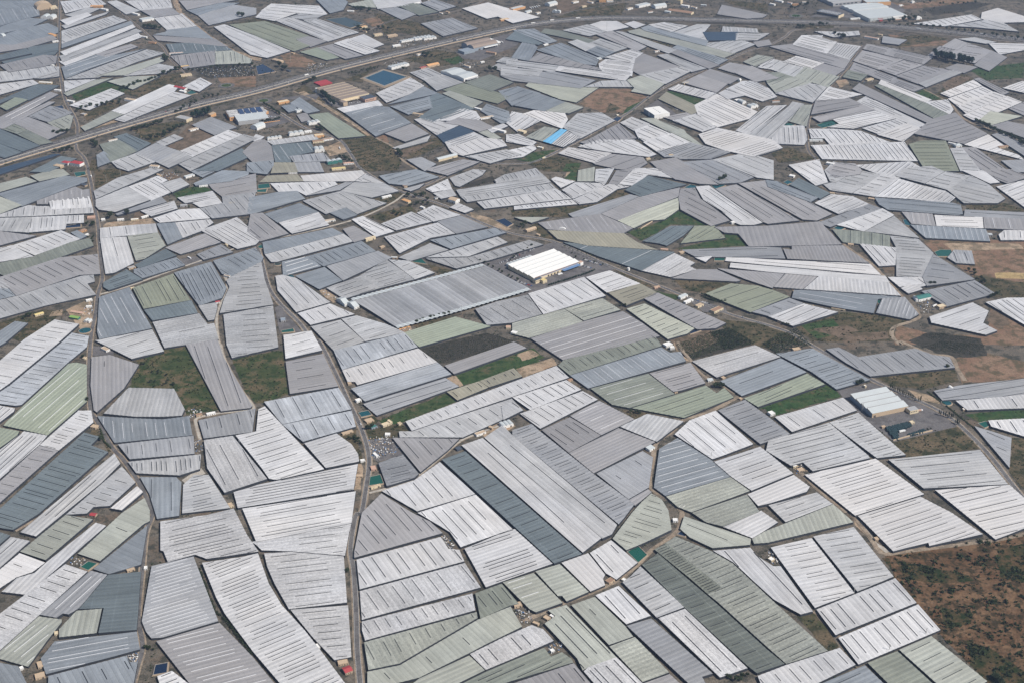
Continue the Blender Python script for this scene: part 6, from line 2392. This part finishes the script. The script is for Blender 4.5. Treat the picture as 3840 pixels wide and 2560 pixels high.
# ---------------------------------------------------------------- vehicles
def paint(name, c): return plain(name, c, .3, .05, .5, spec=.5)
CARM = [paint('white_car_paint', (.80, .80, .80)), paint('silver_car_paint', (.45, .46, .48)), paint('dark_car_paint', (.04, .045, .055)), paint('red_car_paint', (.35, .04, .04)), paint('blue_car_paint', (.06, .12, .28))]
CARN = ['white', 'silver', 'dark', 'red', 'blue']
M_TYRE = plain('tyre_rubber', (.03, .03, .03), .9, .1, 1)
def car_meshes():
    body = MB()
    prof = [(-2.1, .35), (-2.1, .85), (-1.2, 1.0), (1.9, 1.0), (2.1, .8), (2.1, .35)]
    for s in (-1, 1): body.face([(x, s * .85, z) for x, z in prof][::s])
    for i in range(len(prof)):
        a, c = prof[i], prof[(i + 1) % len(prof)]
        body.face([(a[0], -.85, a[1]), (a[0], .85, a[1]), (c[0], .85, c[1]), (c[0], -.85, c[1])])
    body.face([(-.5, -.68, 1.48), (1.3, -.68, 1.48), (1.3, .68, 1.48), (-.5, .68, 1.48)])
    glass = MB()
    lo = [(-1.25, -.80), (1.85, -.80), (1.85, .80), (-1.25, .80)]; hi = [(-.5, -.68), (1.3, -.68), (1.3, .68), (-.5, .68)]
    for i in range(4):
        j = (i + 1) % 4; glass.face([(*lo[i], 1.0), (*lo[j], 1.0), (*hi[j], 1.47), (*hi[i], 1.47)])
    wh_ = MB()
    for x in (-1.35, 1.3):
        for y in (-.8, .8):
            n = 8
            for i in range(n):
                a0, a1 = 2 * math.pi * i / n, 2 * math.pi * (i + 1) / n
                wh_.face([(x + math.cos(a0) * .32, y - .1, .32 + math.sin(a0) * .32), (x + math.cos(a1) * .32, y - .1, .32 + math.sin(a1) * .32), (x + math.cos(a1) * .32, y + .1, .32 + math.sin(a1) * .32), (x + math.cos(a0) * .32, y + .1, .32 + math.sin(a0) * .32)])
            for s in (-.1, .1): wh_.face([(x + math.cos(2 * math.pi * i / n) * .32, y + s, .32 + math.sin(2 * math.pi * i / n) * .32) for i in range(n)])
    return body, glass, wh_
cb, cg, cw = car_meshes()
CARB = []
for i, m in enumerate(CARM):
    CARB.append(cb.build('car_body', m, link=False).data)
CGL = cg.build('car_windows', M_GLASS, link=False).data; CWH = cw.build('wheels', M_TYRE, link=False).data
def car(x, y, z, a, ci, sc=1.12):
    root = empty('car', (x, y, z), a); root.scale = (sc, sc, sc)
    for nm, me in (('body', CARB[ci]), ('window_band', CGL), ('wheel_set', CWH)):
        o = bpy.data.objects.new(nm, me); o.parent = root; COL.objects.link(o)
    return root
rc = random.Random(9)
def car_px(x, y):   # ground -> survey pixel
    dx, dy, dz = x, y, -H
    zc = dy * CP - dz * SP; yc = dy * SP + dz * CP
    return (1920 + dx / zc * F, 1280 - yc / zc * F)
def along(pts, dist, off):
    d = 0
    for i in range(len(pts) - 1):
        a, b = pts[i], pts[i + 1]; L = math.hypot(b[0] - a[0], b[1] - a[1])
        if d + L >= dist:
            f = (dist - d) / L; ux, uy = (b[0] - a[0]) / L, (b[1] - a[1]) / L
            return (a[0] + ux * L * f - uy * off, a[1] + uy * L * f + ux * off, math.atan2(uy, ux))
        d += L
    return None
mwL = sum(math.hypot(MW[i + 1][0] - MW[i][0], MW[i + 1][1] - MW[i][1]) for i in range(len(MW) - 1))
for i in range(34):
    p = along(MW, mwL * (i + rc.uniform(.1, .9)) / 34, rc.choice([8, 13, -8, -13]))
    if not p: continue
    ci = rc.choices([0, 1, 2, 3, 4], [6, 2, 3, 1, 1])[0]
    reg(car(p[0], p[1], 1.1, p[2] + (math.pi if rc.random() < .5 else 0), ci), 'car', None, f'{CARN[ci]} cars on the motorway', car_px(p[0], p[1]), f'small {CARN[ci]} car driving along the dual carriageway motorway')
for nm, spots, where in (('town_road', (.04, .09, .13, .2, .28, .36, .44, .56, .7, .81), 'the two-lane town road'), ('diagonal_road', (.1, .25, .42, .6, .75), 'the diagonal road'), ('left_country_road', (.08, .2, .42, .6), 'the left country road'), ('main_farm_road', (.3, .55), 'the main farm road')):
    pts = ROADPTS[nm]; Lt = sum(math.hypot(pts[i + 1][0] - pts[i][0], pts[i + 1][1] - pts[i][1]) for i in range(len(pts) - 1))
    for f in spots:
        p = along(pts, Lt * f, rc.choice([-1.8, 1.8])); ci = rc.choices([0, 1, 2], [5, 2, 2])[0]
        reg(car(p[0], p[1], .8, p[2], ci), 'car', None, f'{CARN[ci]} cars on {where}', car_px(p[0], p[1]), f'small {CARN[ci]} car travelling on {where}')
def park(tile, a, b, n, where, turn=0.9, gap=.15):
    A, B = gp(tile, *a), gp(tile, *b)
    for i in range(n):
        if rc.random() < gap: continue
        f = (i + .5) / n; x, y = A[0] + (B[0] - A[0]) * f, A[1] + (B[1] - A[1]) * f
        ci = rc.choices([0, 1, 2, 3, 4], [6, 3, 4, 1, 1])[0]
        reg(car(x, y, .25, math.atan2(B[1] - A[1], B[0] - A[0]) + turn, ci), 'car', None, f'{CARN[ci]} cars parked {where}', car_px(x, y), f'{CARN[ci]} car parked {where}')
park((1, 1), (223, 86), (256, 72), 20, 'in the row behind the largest white warehouse')
park(T12, (66, 82), (82, 87), 10, 'on the right-hand lot of the largest white warehouse')
park(T12, (65, 88), (73, 90), 6, 'near the hedge of the largest white warehouse')
park(T12, (2, 101), (20, 107), 12, 'along the left kerb of the largest white warehouse')
park(T01, (74, 96), (100, 94), 14, 'in front of the brown-roofed warehouse')
park(T01, (61, 90), (72, 97), 10, 'left of the brown-roofed warehouse')
park(T01, (10, 107), (18, 108), 8, 'on the lot below the roundabout')
park(T01, (58, 79), (70, 77), 8, 'under the front of the crimson canopy')
park((3, 0), (58, 15), (75, 13), 8, 'between the two big stores')
park(T02, (148, 100), (160, 104), 8, 'behind the plain white box warehouse')
park(T01, (142, 39), (156, 35), 12, 'on the plot beside the motorway')
park(T23, (132, 60), (138, 63), 3, 'beside the four-ridged warehouse')
park((2, 1), (168, 119), (182, 123), 7, 'in front of the white roadside sheds')
def truck(x, y, z, a, label, box='w', Lb=11.0, grp=None):
    root = empty('truck', (x, y, z), a)
    npart(root, 'trailer', CM[box], lambda b: b.box(-Lb / 2 - 1, Lb / 2 - 1, -1.25, 1.25, 1.1, 3.9, bottom=True))
    npart(root, 'cab', CARM[0], lambda b: b.box(Lb / 2 - .6, Lb / 2 + 1.8, -1.2, 1.2, .6, 3.3, bottom=True))
    npart(root, 'windscreen', M_GLASS, lambda b: b.box(Lb / 2 + 1.81, Lb / 2 + 1.86, -1.05, 1.05, 1.9, 2.9))
    for xx in (-Lb / 2, -Lb / 2 + 1.4, Lb / 2 + .8):
        npart(root, 'wheel_pair', M_TYRE, lambda b: b.box(xx - .5, xx + .5, -1.2, 1.2, 0, 1.0, bottom=True))
    reg(root, 'truck', None, grp, car_px(x, y), label); return root
for f, off, lab in ((.30, 8, 'white articulated truck on the motorway left of the roundabout'), (.545, 8, 'white box truck on the motorway above the twin-vaulted depot, left one'), (.565, 12, 'white box truck on the motorway above the twin-vaulted depot, middle one'), (.59, 8, 'white box truck on the motorway above the twin-vaulted depot, right one'), (.90, -9, 'white truck on the motorway at upper right, left of two'), (.955, 9, 'white truck on the motorway at upper right, right of two'), (.455, -9, 'dark-sided truck on the motorway above the wide blue pond')):
    p = along(MW, mwL * f, off); truck(p[0], p[1], 1.1, p[2], lab, 'k' if 'dark' in lab else 'w', 13)
def truck_at(tile, x, y, dx, dy, lab, L=11, box='w'):
    g = gp(tile, x, y); truck(g[0], g[1], .25, gang(tile, x, y, dx, dy), lab, box, L)
truck_at(T23, 123, 83, 6, -1.5, 'white truck parked between the dark crate stacks below the four-ridged warehouse', 10)
truck_at(T23, 139, 64, 5, -1, 'pinkish-sided truck parked right of the cream office', 9, 'p')
truck_at((3, 1), 153, 125, 5, -2.5, 'white truck parked on the yard below the teal-roofed shed')
truck_at((0, 1), 84, 6, .5, 3, 'white van-truck parked on the lane left of the wedge field', 7)
truck_at(T12, 44, 96, 3, -1, 'white truck docked at the near front of the largest white warehouse', 9)
truck_at((2, 0), 29, 146, 5, -2, 'cream lorry on the diagonal road near the green plot', 9, 'c')
truck_at(T01, 77, 137, 1, 2, 'white coach truck parked on the pale lot beside the orchard field', 10)
truck_at((0, 1), 174, 81, 4, 2, 'white truck parked in front of the rounded white sheds at left', 9)
for k, (x, y) in enumerate(((219, 43), (223, 41.5), (226, 39.5))): truck_at(T01, x, y, 4, 2, ['white truck docked at the depot, nearest the gabled brown shed', 'white truck docked at the depot, middle of three', 'white truck docked at the depot, farthest right of three'][k], 11)
for k, (x, y) in enumerate(((17, 8), (19, 7.6), (21, 7.2), (23, 6.8), (25, 6.4))): truck_at((2, 0), x, y, 4, 2, f"white truck in the far top yard, {['first', 'second', 'third', 'fourth', 'fifth'][k]} from the left of its row", 12)

# crate stacks beside the four-ridged warehouse
M_CRATE = plain('dark_green_crates', (.022, .045, .05), .7, .35, .35)
def crates(tile, poly, h, lab):
    P = [gp(tile, *q) for q in poly]; cx = sum(p[0] for p in P) / len(P); cy = sum(p[1] for p in P) / len(P)
    b = MB(); rnd = random.Random(int(poly[0][0]))
    xs = [p[0] for p in P]; ys = [p[1] for p in P]; s = 2.4
    x = min(xs)
    while x < max(xs):
        y = min(ys)
        while y < max(ys):
            if inside((x, y), P):
                hh = h * rnd.choice([.8, .9, 1, 1, 1.1]); b.box(x - cx, x - cx + s - .12, y - cy, y - cy + s - .12, 0, hh)
            y += s
        x += s
    o = b.build('crate_stack', M_CRATE); o.location = (cx, cy, .3); reg(o, 'crate stack', None, None, tu(tile, *poly[0]), lab)
crates(T23, [(107, 80), (127, 75), (132, 78), (118, 84), (120, 90), (116, 91)], 3.2, 'large L-shaped block of stacked dark crates on the yard below the four-ridged warehouse')
crates(T23, [(127, 86), (143, 81), (145, 83), (131, 87.5)], 2.6, 'small block of stacked dark crates right of the parked truck')

# boundary walls
def wall_line(tile, pts, h, w, mat, lab):
    P = [gp(tile, *q) for q in pts]; o = wall_along(P, 0, w, h, 0, 0, len(P) - 1).build('boundary_wall', mat); reg(o, 'wall', None, None, tu(tile, *pts[0]), lab)
wall_line(T23, [(115, 91), (133, 86), (151, 82)], 2.6, .8, M_TANWALL, 'tan boundary wall along the front of the crate yard')
wall_line(T01, [(3, 114), (22, 111.5)], 2.4, .8, CM['o'], 'orange-tan wall across the parking lot below the roundabout')
wall_line((2, 1), [(118, 58 - 4), (130, 46.5), (146, 41), (153, 37)], 2.5, .8, M_TANWALL, 'curved tan wall under the cream-green roof beside the green field')
wall_line((2, 1), [(83, 59), (102, 58.5), (111, 54)], 2.5, .8, M_TANWALL, 'pale wall at the foot of the grey roof with white stripes, centre')

# poles and pylons
M_POLE = plain('galvanised_pole', (.33, .33, .32), .6, .1, .5)
for tile, x, y, h, lab in (((3, 3), 145, 113, 14, 'slender pylon on the roof edge beside the hillside, upper one'), ((3, 3), 111, 128, 14, 'slender pylon on the roof edge near the bottom right, lower one'), ((3, 3), 79, 75, 12, 'thin pole at the gap between two vented white roofs'), ((2, 2), 183, 107, 13, 'thin pole at the corner of the white roof right of the lane'), ((1, 0), 32, 58, 42, 'very tall mast beside the red soil mound'), ((0, 1), 98, 11, 20, 'left power pole on the scrub wedge by the country road'), ((0, 1), 111, 6, 20, 'right power pole on the scrub wedge by the country road'), ((1, 1), 189, 131, 18, 'pole in front of the striped greenhouse\'s white gable ends'), ((3, 2), 86, 64, 14, 'thin mast at the shaded side of the four-ridged warehouse'), ((1, 2), 181, 30, 12, 'pole at the end of the thin mauve-grey strip'), ((2, 0), 87, 29, 40, 'tall thin mast on the white greenhouse by the motorway'), ((1, 0), 31, 47, 30, 'lattice mast below the white strip greenhouse')):
    g = gp(tile, x, y); root = empty('power_pole', (g[0], g[1], 0), .5)
    npart(root, 'pole', M_POLE, lambda b: b.box(-.22, .22, -.22, .22, 0, h)); npart(root, 'cross_arm', M_POLE, lambda b: b.box(-1.6, 1.6, -.12, .12, h - 1.4, h - 1.1, bottom=True))
    reg(root, 'pole', None, None, tu(tile, x, y), lab)

# yards full of small scrap: crates, pallets, drums, sheeting that nobody could count
M_JUNK = [CM['w'], CM['g'], CM['t'], CM['k'], CM['b'], M_DIRT]
def junk(tile, poly, n, lab):
    P = [gp(tile, *q) for q in poly]; xs = [p[0] for p in P]; ys = [p[1] for p in P]; rnd = random.Random(n + int(poly[0][0])); b = MB(); c = 0
    while c < n:
        x, y = rnd.uniform(min(xs), max(xs)), rnd.uniform(min(ys), max(ys)); c += 1
        if not inside((x, y), P): continue
        w, d, h = rnd.uniform(.6, 2.6), rnd.uniform(.6, 2.2), rnd.uniform(.3, 1.6)
        b.box(-w / 2, w / 2, -d / 2, d / 2, .2, .2 + h, rnd.choice([0, 0, 1, 2, 3, 3, 4, 5]), rz=rnd.uniform(0, 3), c=(x, y))
    tag(b.build('scrap_heap', M_JUNK), lab, 'scrap', None, 'stuff')
for tile, poly, n, lab in (
 ((1, 2), [(103, 88), (126, 87), (135, 100), (113, 109), (106, 106)], 260, 'scattered scrap and crates in the yard beside the main farm road'),
 ((0, 2), [(172, 62), (185, 62), (186, 70), (174, 70)], 60, 'heaped scrap beside the white farmhouse by the pale track'),
 ((0, 2), [(178, 88), (186, 90), (187, 102), (180, 104)], 90, 'rubble along the lane between grey roofs'),
 ((0, 3), [(62, 40), (80, 42), (78, 49), (64, 48)], 50, 'boxes on the bare yard beside the green pond'),
 ((0, 3), [(117, 132), (127, 129), (127, 137), (119, 137)], 110, 'rubble plot among the bluish grey roofs at bottom left'),
 ((1, 3), [(170, 22), (176, 21), (184, 33), (178, 34)], 110, 'rubble corner at the top of a white vented roof'),
 ((2, 3), [(2, 90), (16, 88), (18, 100), (8, 104)], 70, 'scrap on the little yard between green roofs'),
 ((2, 3), [(30, 121), (46, 119), (46, 128), (34, 130)], 60, 'scrap around the small tan shed among green roofs'),
 ((3, 3), [(0, 36), (10, 38), (12, 46), (2, 48)], 70, 'heaps beside the cream hut at the vented white roofs'),
 ((3, 2), [(22, 112), (40, 114), (41, 119), (26, 121)], 70, 'pallets on the yard cut into the pale grey roof'),
 ((0, 1), [(143, 3), (160, 2), (168, 7), (156, 10)], 110, 'junk on the red yard at the end of pale roofs'),
 ((0, 1), [(78, 124), (85, 122), (85, 132), (74, 134)], 80, 'clutter among the white cottages by the left country road'),
 ((1, 1), [(58, 108), (76, 108), (78, 118), (66, 120)], 110, 'scrap on the earth yard left of the white gabled sheds'),
 ((1, 1), [(126, 142), (140, 140), (142, 148), (130, 149)], 90, 'pallets inside the ochre-walled yard'),
 ((0, 0), [(176, 64), (232, 60), (234, 70), (192, 72)], 420, 'dense clutter on the grey yard above the motorway'),
 ((1, 0), [(48, 59), (66, 58), (64, 65), (46, 66)], 140, 'clutter of parked machines beside the motorway'),
 ((1, 0), [(116, 58), (132, 56), (140, 62), (122, 66)], 120, 'clutter around the rounded white tunnels by the motorway'),
 ((1, 0), [(128, 38), (160, 33), (164, 39), (134, 44)], 200, 'clutter in the nursery yard beside the motorway'),
 ((1, 0), [(186, 57), (206, 58), (204, 63), (188, 62)], 110, 'clutter behind the twin-ridged warehouse'),
 ((3, 1), [(134, 121), (152, 119), (160, 126), (144, 132)], 90, 'crates on the yard below the teal-roofed shed'),
 ((3, 0), [(60, 70), (74, 72), (90, 70), (100, 74), (80, 79)], 130, 'clutter on the yard among mauve-grey roofs at right'),
 ((3, 0), [(205, 92), (232, 95), (236, 102), (214, 99)], 120, 'clutter in the gap of the white roofs at right'),
 ((2, 0), [(206, 92), (228, 94), (228, 102), (210, 98)], 120, 'clutter around the rounded sheds right of the white box warehouse'),
): junk(tile, poly, n, lab)

# wayside scrub and far-off planting that reads as one mass of dark specks
b = MB(); rnd = random.Random(321); bb = []
for g in GH:
    xs = [q[0] for q in g['px']]; ys = [q[1] for q in g['px']]; bb.append((min(xs) - 4, max(xs) + 4, min(ys) - 4, max(ys) + 4, g['px']))
RP = [q for k in ROADPTS for q in ROADPTS[k]] + MW
cnt = 0
for i in range(26000):
    px = (rnd.uniform(-20, 3860), 2560 * rnd.random() ** 1.5)
    if cnt > 3600: break
    hit = False
    for x0, x1, y0, y1, P in bb:
        if x0 < px[0] < x1 and y0 < px[1] < y1 and (inside(px, P) or any(math.hypot(px[0] - q[0], px[1] - q[1]) < 5 for q in P)): hit = True; break
    if hit: continue
    x, y = un(*px)
    if mnoise.noise(Vector((x / 70, y / 70, 5))) < -.02: continue
    if any(abs(x - q[0]) < 30 and abs(y - q[1]) < 30 and math.hypot(x - q[0], y - q[1]) < 14 for q in RP): continue
    if any(k in 'RTAYVB' and inside((x, y), f) for k, f in FPOLY): continue
    cnt += 1
    s = rnd.uniform(.7, 1.5) if px[1] > 900 else rnd.uniform(1.0, 2.6)
    clumps(b, rnd, (x, y, s * .7), (s * 1.2, s * 1.2, s), 16, .5 * s + .1)
o = b.build('wayside_scrub', LEAF['d']); tag(o, 'dark scrub and weeds along lanes and in the gaps between greenhouses', 'scrub', None, 'stuff')
# ---------------------------------------------------------------- labels: look first, then rank by distance from a landmark one can find
LM = [
 ('the largest white warehouse', 2, 1, 30, 90), ('the four-ridged warehouse', 3, 2, 103, 55), ('the plain white box warehouse', 2, 0, 135, 101),
 ('the brown-roofed warehouse', 1, 0, 82, 85), ('the wide blue pond', 1, 0, 119, 72), ('the twin-vaulted depot', 1, 0, 207, 41),
 ('the bright blue roof', 2, 0, 40, 126), ('the bare red field', 2, 0, 92, 92), ('the largest spreading tree', 0, 1, 101, 44),
 ('the dense pine grove', 3, 0, 168, 57), ('the red-lettered store', 3, 0, 105, 13), ('the solar-panelled hall', 0, 0, 222, 103),
 ('the half-empty pond', 1, 0, 82, 22), ('the motorway bridge lane', 0, 0, 70, 126), ('the round teal tank', 0, 1, 78, 147),
 ('the bright green roof', 0, 1, 69, 136), ('the long striped greenhouse', 1, 1, 168, 115), ('the teal-roofed shed', 3, 1, 142, 118),
 ('the red earth ground', 3, 1, 200, 76), ('the brown orchard', 2, 2, 175, 5), ('the hillside', 3, 3, 190, 90),
 ('the crimson-roofed farmhouse', 1, 3, 84, 146), ('the green roadside pond', 1, 2, 110, 128), ('the dark green pond', 2, 3, 116, 38),
 ('the green triangle plot', 0, 2, 145, 30), ('the rusty brown plot', 1, 2, 10, 30), ('the olive field', 1, 0, 108, 140),
 ('the straw-yellow yard', 0, 0, 140, 121), ('the villa with red roofs', 0, 0, 68, 152), ('the white barrel sheds', 0, 1, 173, 78),
 ('the picture\'s bottom left', 0, 3, 0, 157), ('the picture\'s bottom right', 3, 3, 235, 157), ('the picture\'s top left corner', 0, 0, 0, 0), ('the picture\'s top right corner', 3, 0, 235, 0),
 ('the crossroads junction', 1, 1, 137, 21), ('the far interchange', 3, 0, 26, 15), ('the curved tan wall', 2, 1, 135, 44),
 ('the L-shaped slate roof', 0, 3, 110, 80), ('the dark windbreak strip', 0, 3, 195, 85), ('the round teal basin', 3, 2, 164, 56),
 ('the jade-green pond', 3, 0, 55, 115), ('the navy mesh roof', 1, 0, 183, 124), ('the white gatehouse sheds', 2, 1, 160, 119),
 ('the scrap yard', 1, 2, 115, 98), ('the tan-roofed gabled house', 2, 1, 17, 55), ('the east lane bend', 2, 2, 127, 132),
 ('the lane fork', 2, 3, 150, 14), ('the left roundabout', 0, 0, 208, 79), ('the ochre house', 1, 0, 98, 26), ('the cypress row', 3, 2, 122, 48),
 ('the navy cloth roof', 2, 0, 190, 34), ('the long navy roofs', 0, 0, 20, 150), ('the dark slate strip', 1, 2, 235, 150), ('the muddy round tank', 1, 1, 20, 86),
 ('the left screen edge', 0, 2, 0, 80), ('the right screen edge', 3, 2, 235, 70), ('the top centre', 1, 0, 235, 0), ('the bottom centre', 2, 3, 0, 157),
]
LM = [(a.replace('screen ', 'picture '), tu((c, r), x, y)) for a, c, r, x, y in LM]
ORD = ['nearest', 'second nearest', 'third nearest', 'fourth nearest', 'fifth nearest', 'sixth nearest', 'seventh nearest', 'eighth nearest']
def art_sort(items, join):
    """items: [(obj, look, pos)] ; every label = look + rank among the things of the same look around a landmark"""
    by = {}
    for it in items: by.setdefault(it[1], []).append(it)
    for look, L in by.items():
        if len(L) == 1:
            o, _, pos = L[0]
            lm = min(LM, key=lambda m: math.hypot(m[1][0] - pos[0], (m[1][1] - pos[1]) * 1.6))
            o['label'] = f'{look}, the only such one, near {lm[0]}'; continue
        ranks = {}
        for name, mp in LM:
            S_ = sorted(range(len(L)), key=lambda i: math.hypot(mp[0] - L[i][2][0], mp[1] - L[i][2][1]))
            for r, i in enumerate(S_[:8]):
                d = math.hypot(mp[0] - L[i][2][0], mp[1] - L[i][2][1])
                cost = r * 160 + d
                if i not in ranks or cost < ranks[i][0]: ranks[i] = (cost, r, name)
        for i, (o, _, pos) in enumerate(L):
            if i not in ranks:
                order = sorted(range(len(L)), key=lambda j: L[j][2][0]); r = order.index(i)
                o['label'] = f'{look}, number {r + 1} counted from the left'; continue
            _, r, name = ranks[i]
            o['label'] = f'{look}, {ORD[r]} such {join} to {name}'

def shape_word(g):
    px = g['px']; n = len(px)
    P = [un(x, y, 4) for x, y in px]
    A = abs(area2(P)) / 2
    u = max(((P[(i + 1) % n][0] - P[i][0], P[(i + 1) % n][1] - P[i][1]) for i in range(n)), key=lambda v: math.hypot(*v))
    L = math.hypot(*u); ux, uy = u[0] / L, u[1] / L
    a = [p[0] * ux + p[1] * uy for p in P]; b = [-p[0] * uy + p[1] * ux for p in P]
    la, lb = max(a) - min(a), max(b) - min(b)
    r = max(la, lb) / max(1, min(la, lb))
    if r > 3: return 'long narrow'
    if n == 3 or A / max(1, la * lb) < .56: return 'wedge-shaped'
    return 'wide' if A > 14000 else ''
items = []
for g in GH_OBJS:
    o = g['obj']
    t = g['tone']
    o['category'] = 'greenhouse'; o['group'] = 'plastic greenhouses covering the plain'
    if t[0] == 'Q': o['label'] = 'huge grey multi-span greenhouse with white gable ends beside the largest white warehouse'; continue
    if t[0] == 'b': o['label'] = 'small greenhouse with a vivid sky-blue roof beside the diagonal road'; continue
    c = ('mottled ' if t.endswith('m') else '') + SHADE[t[0]]
    v = ', dark slits' if g['n'] > 0 and g['nv'] else ', pale slits' if g['nv'] else ', unbroken roof'
    sh = shape_word(g)
    if t.endswith('m') or len(c.split()) > 2: sh = ''
    items.append((o, f"{sh + ' ' if sh else ''}{c} greenhouse{v}", g['c']))
art_sort(items, 'one')
bl = {}
for o, cat, look, group, pos, lab in ALL:
    o['category'] = cat
    if group: o['group'] = group
    if lab: o['label'] = lab
    else: bl.setdefault(cat, []).append((o, look, pos))
for cat, L in bl.items(): art_sort(L, 'one')

for o in bpy.data.objects:
    if 'label' in o and len(o['label'].split()) > 16:
        o['label'] = o['label'].replace('long narrow ', '').replace('wedge-shaped ', '').replace('wide ', '').replace(' such one', ' such')
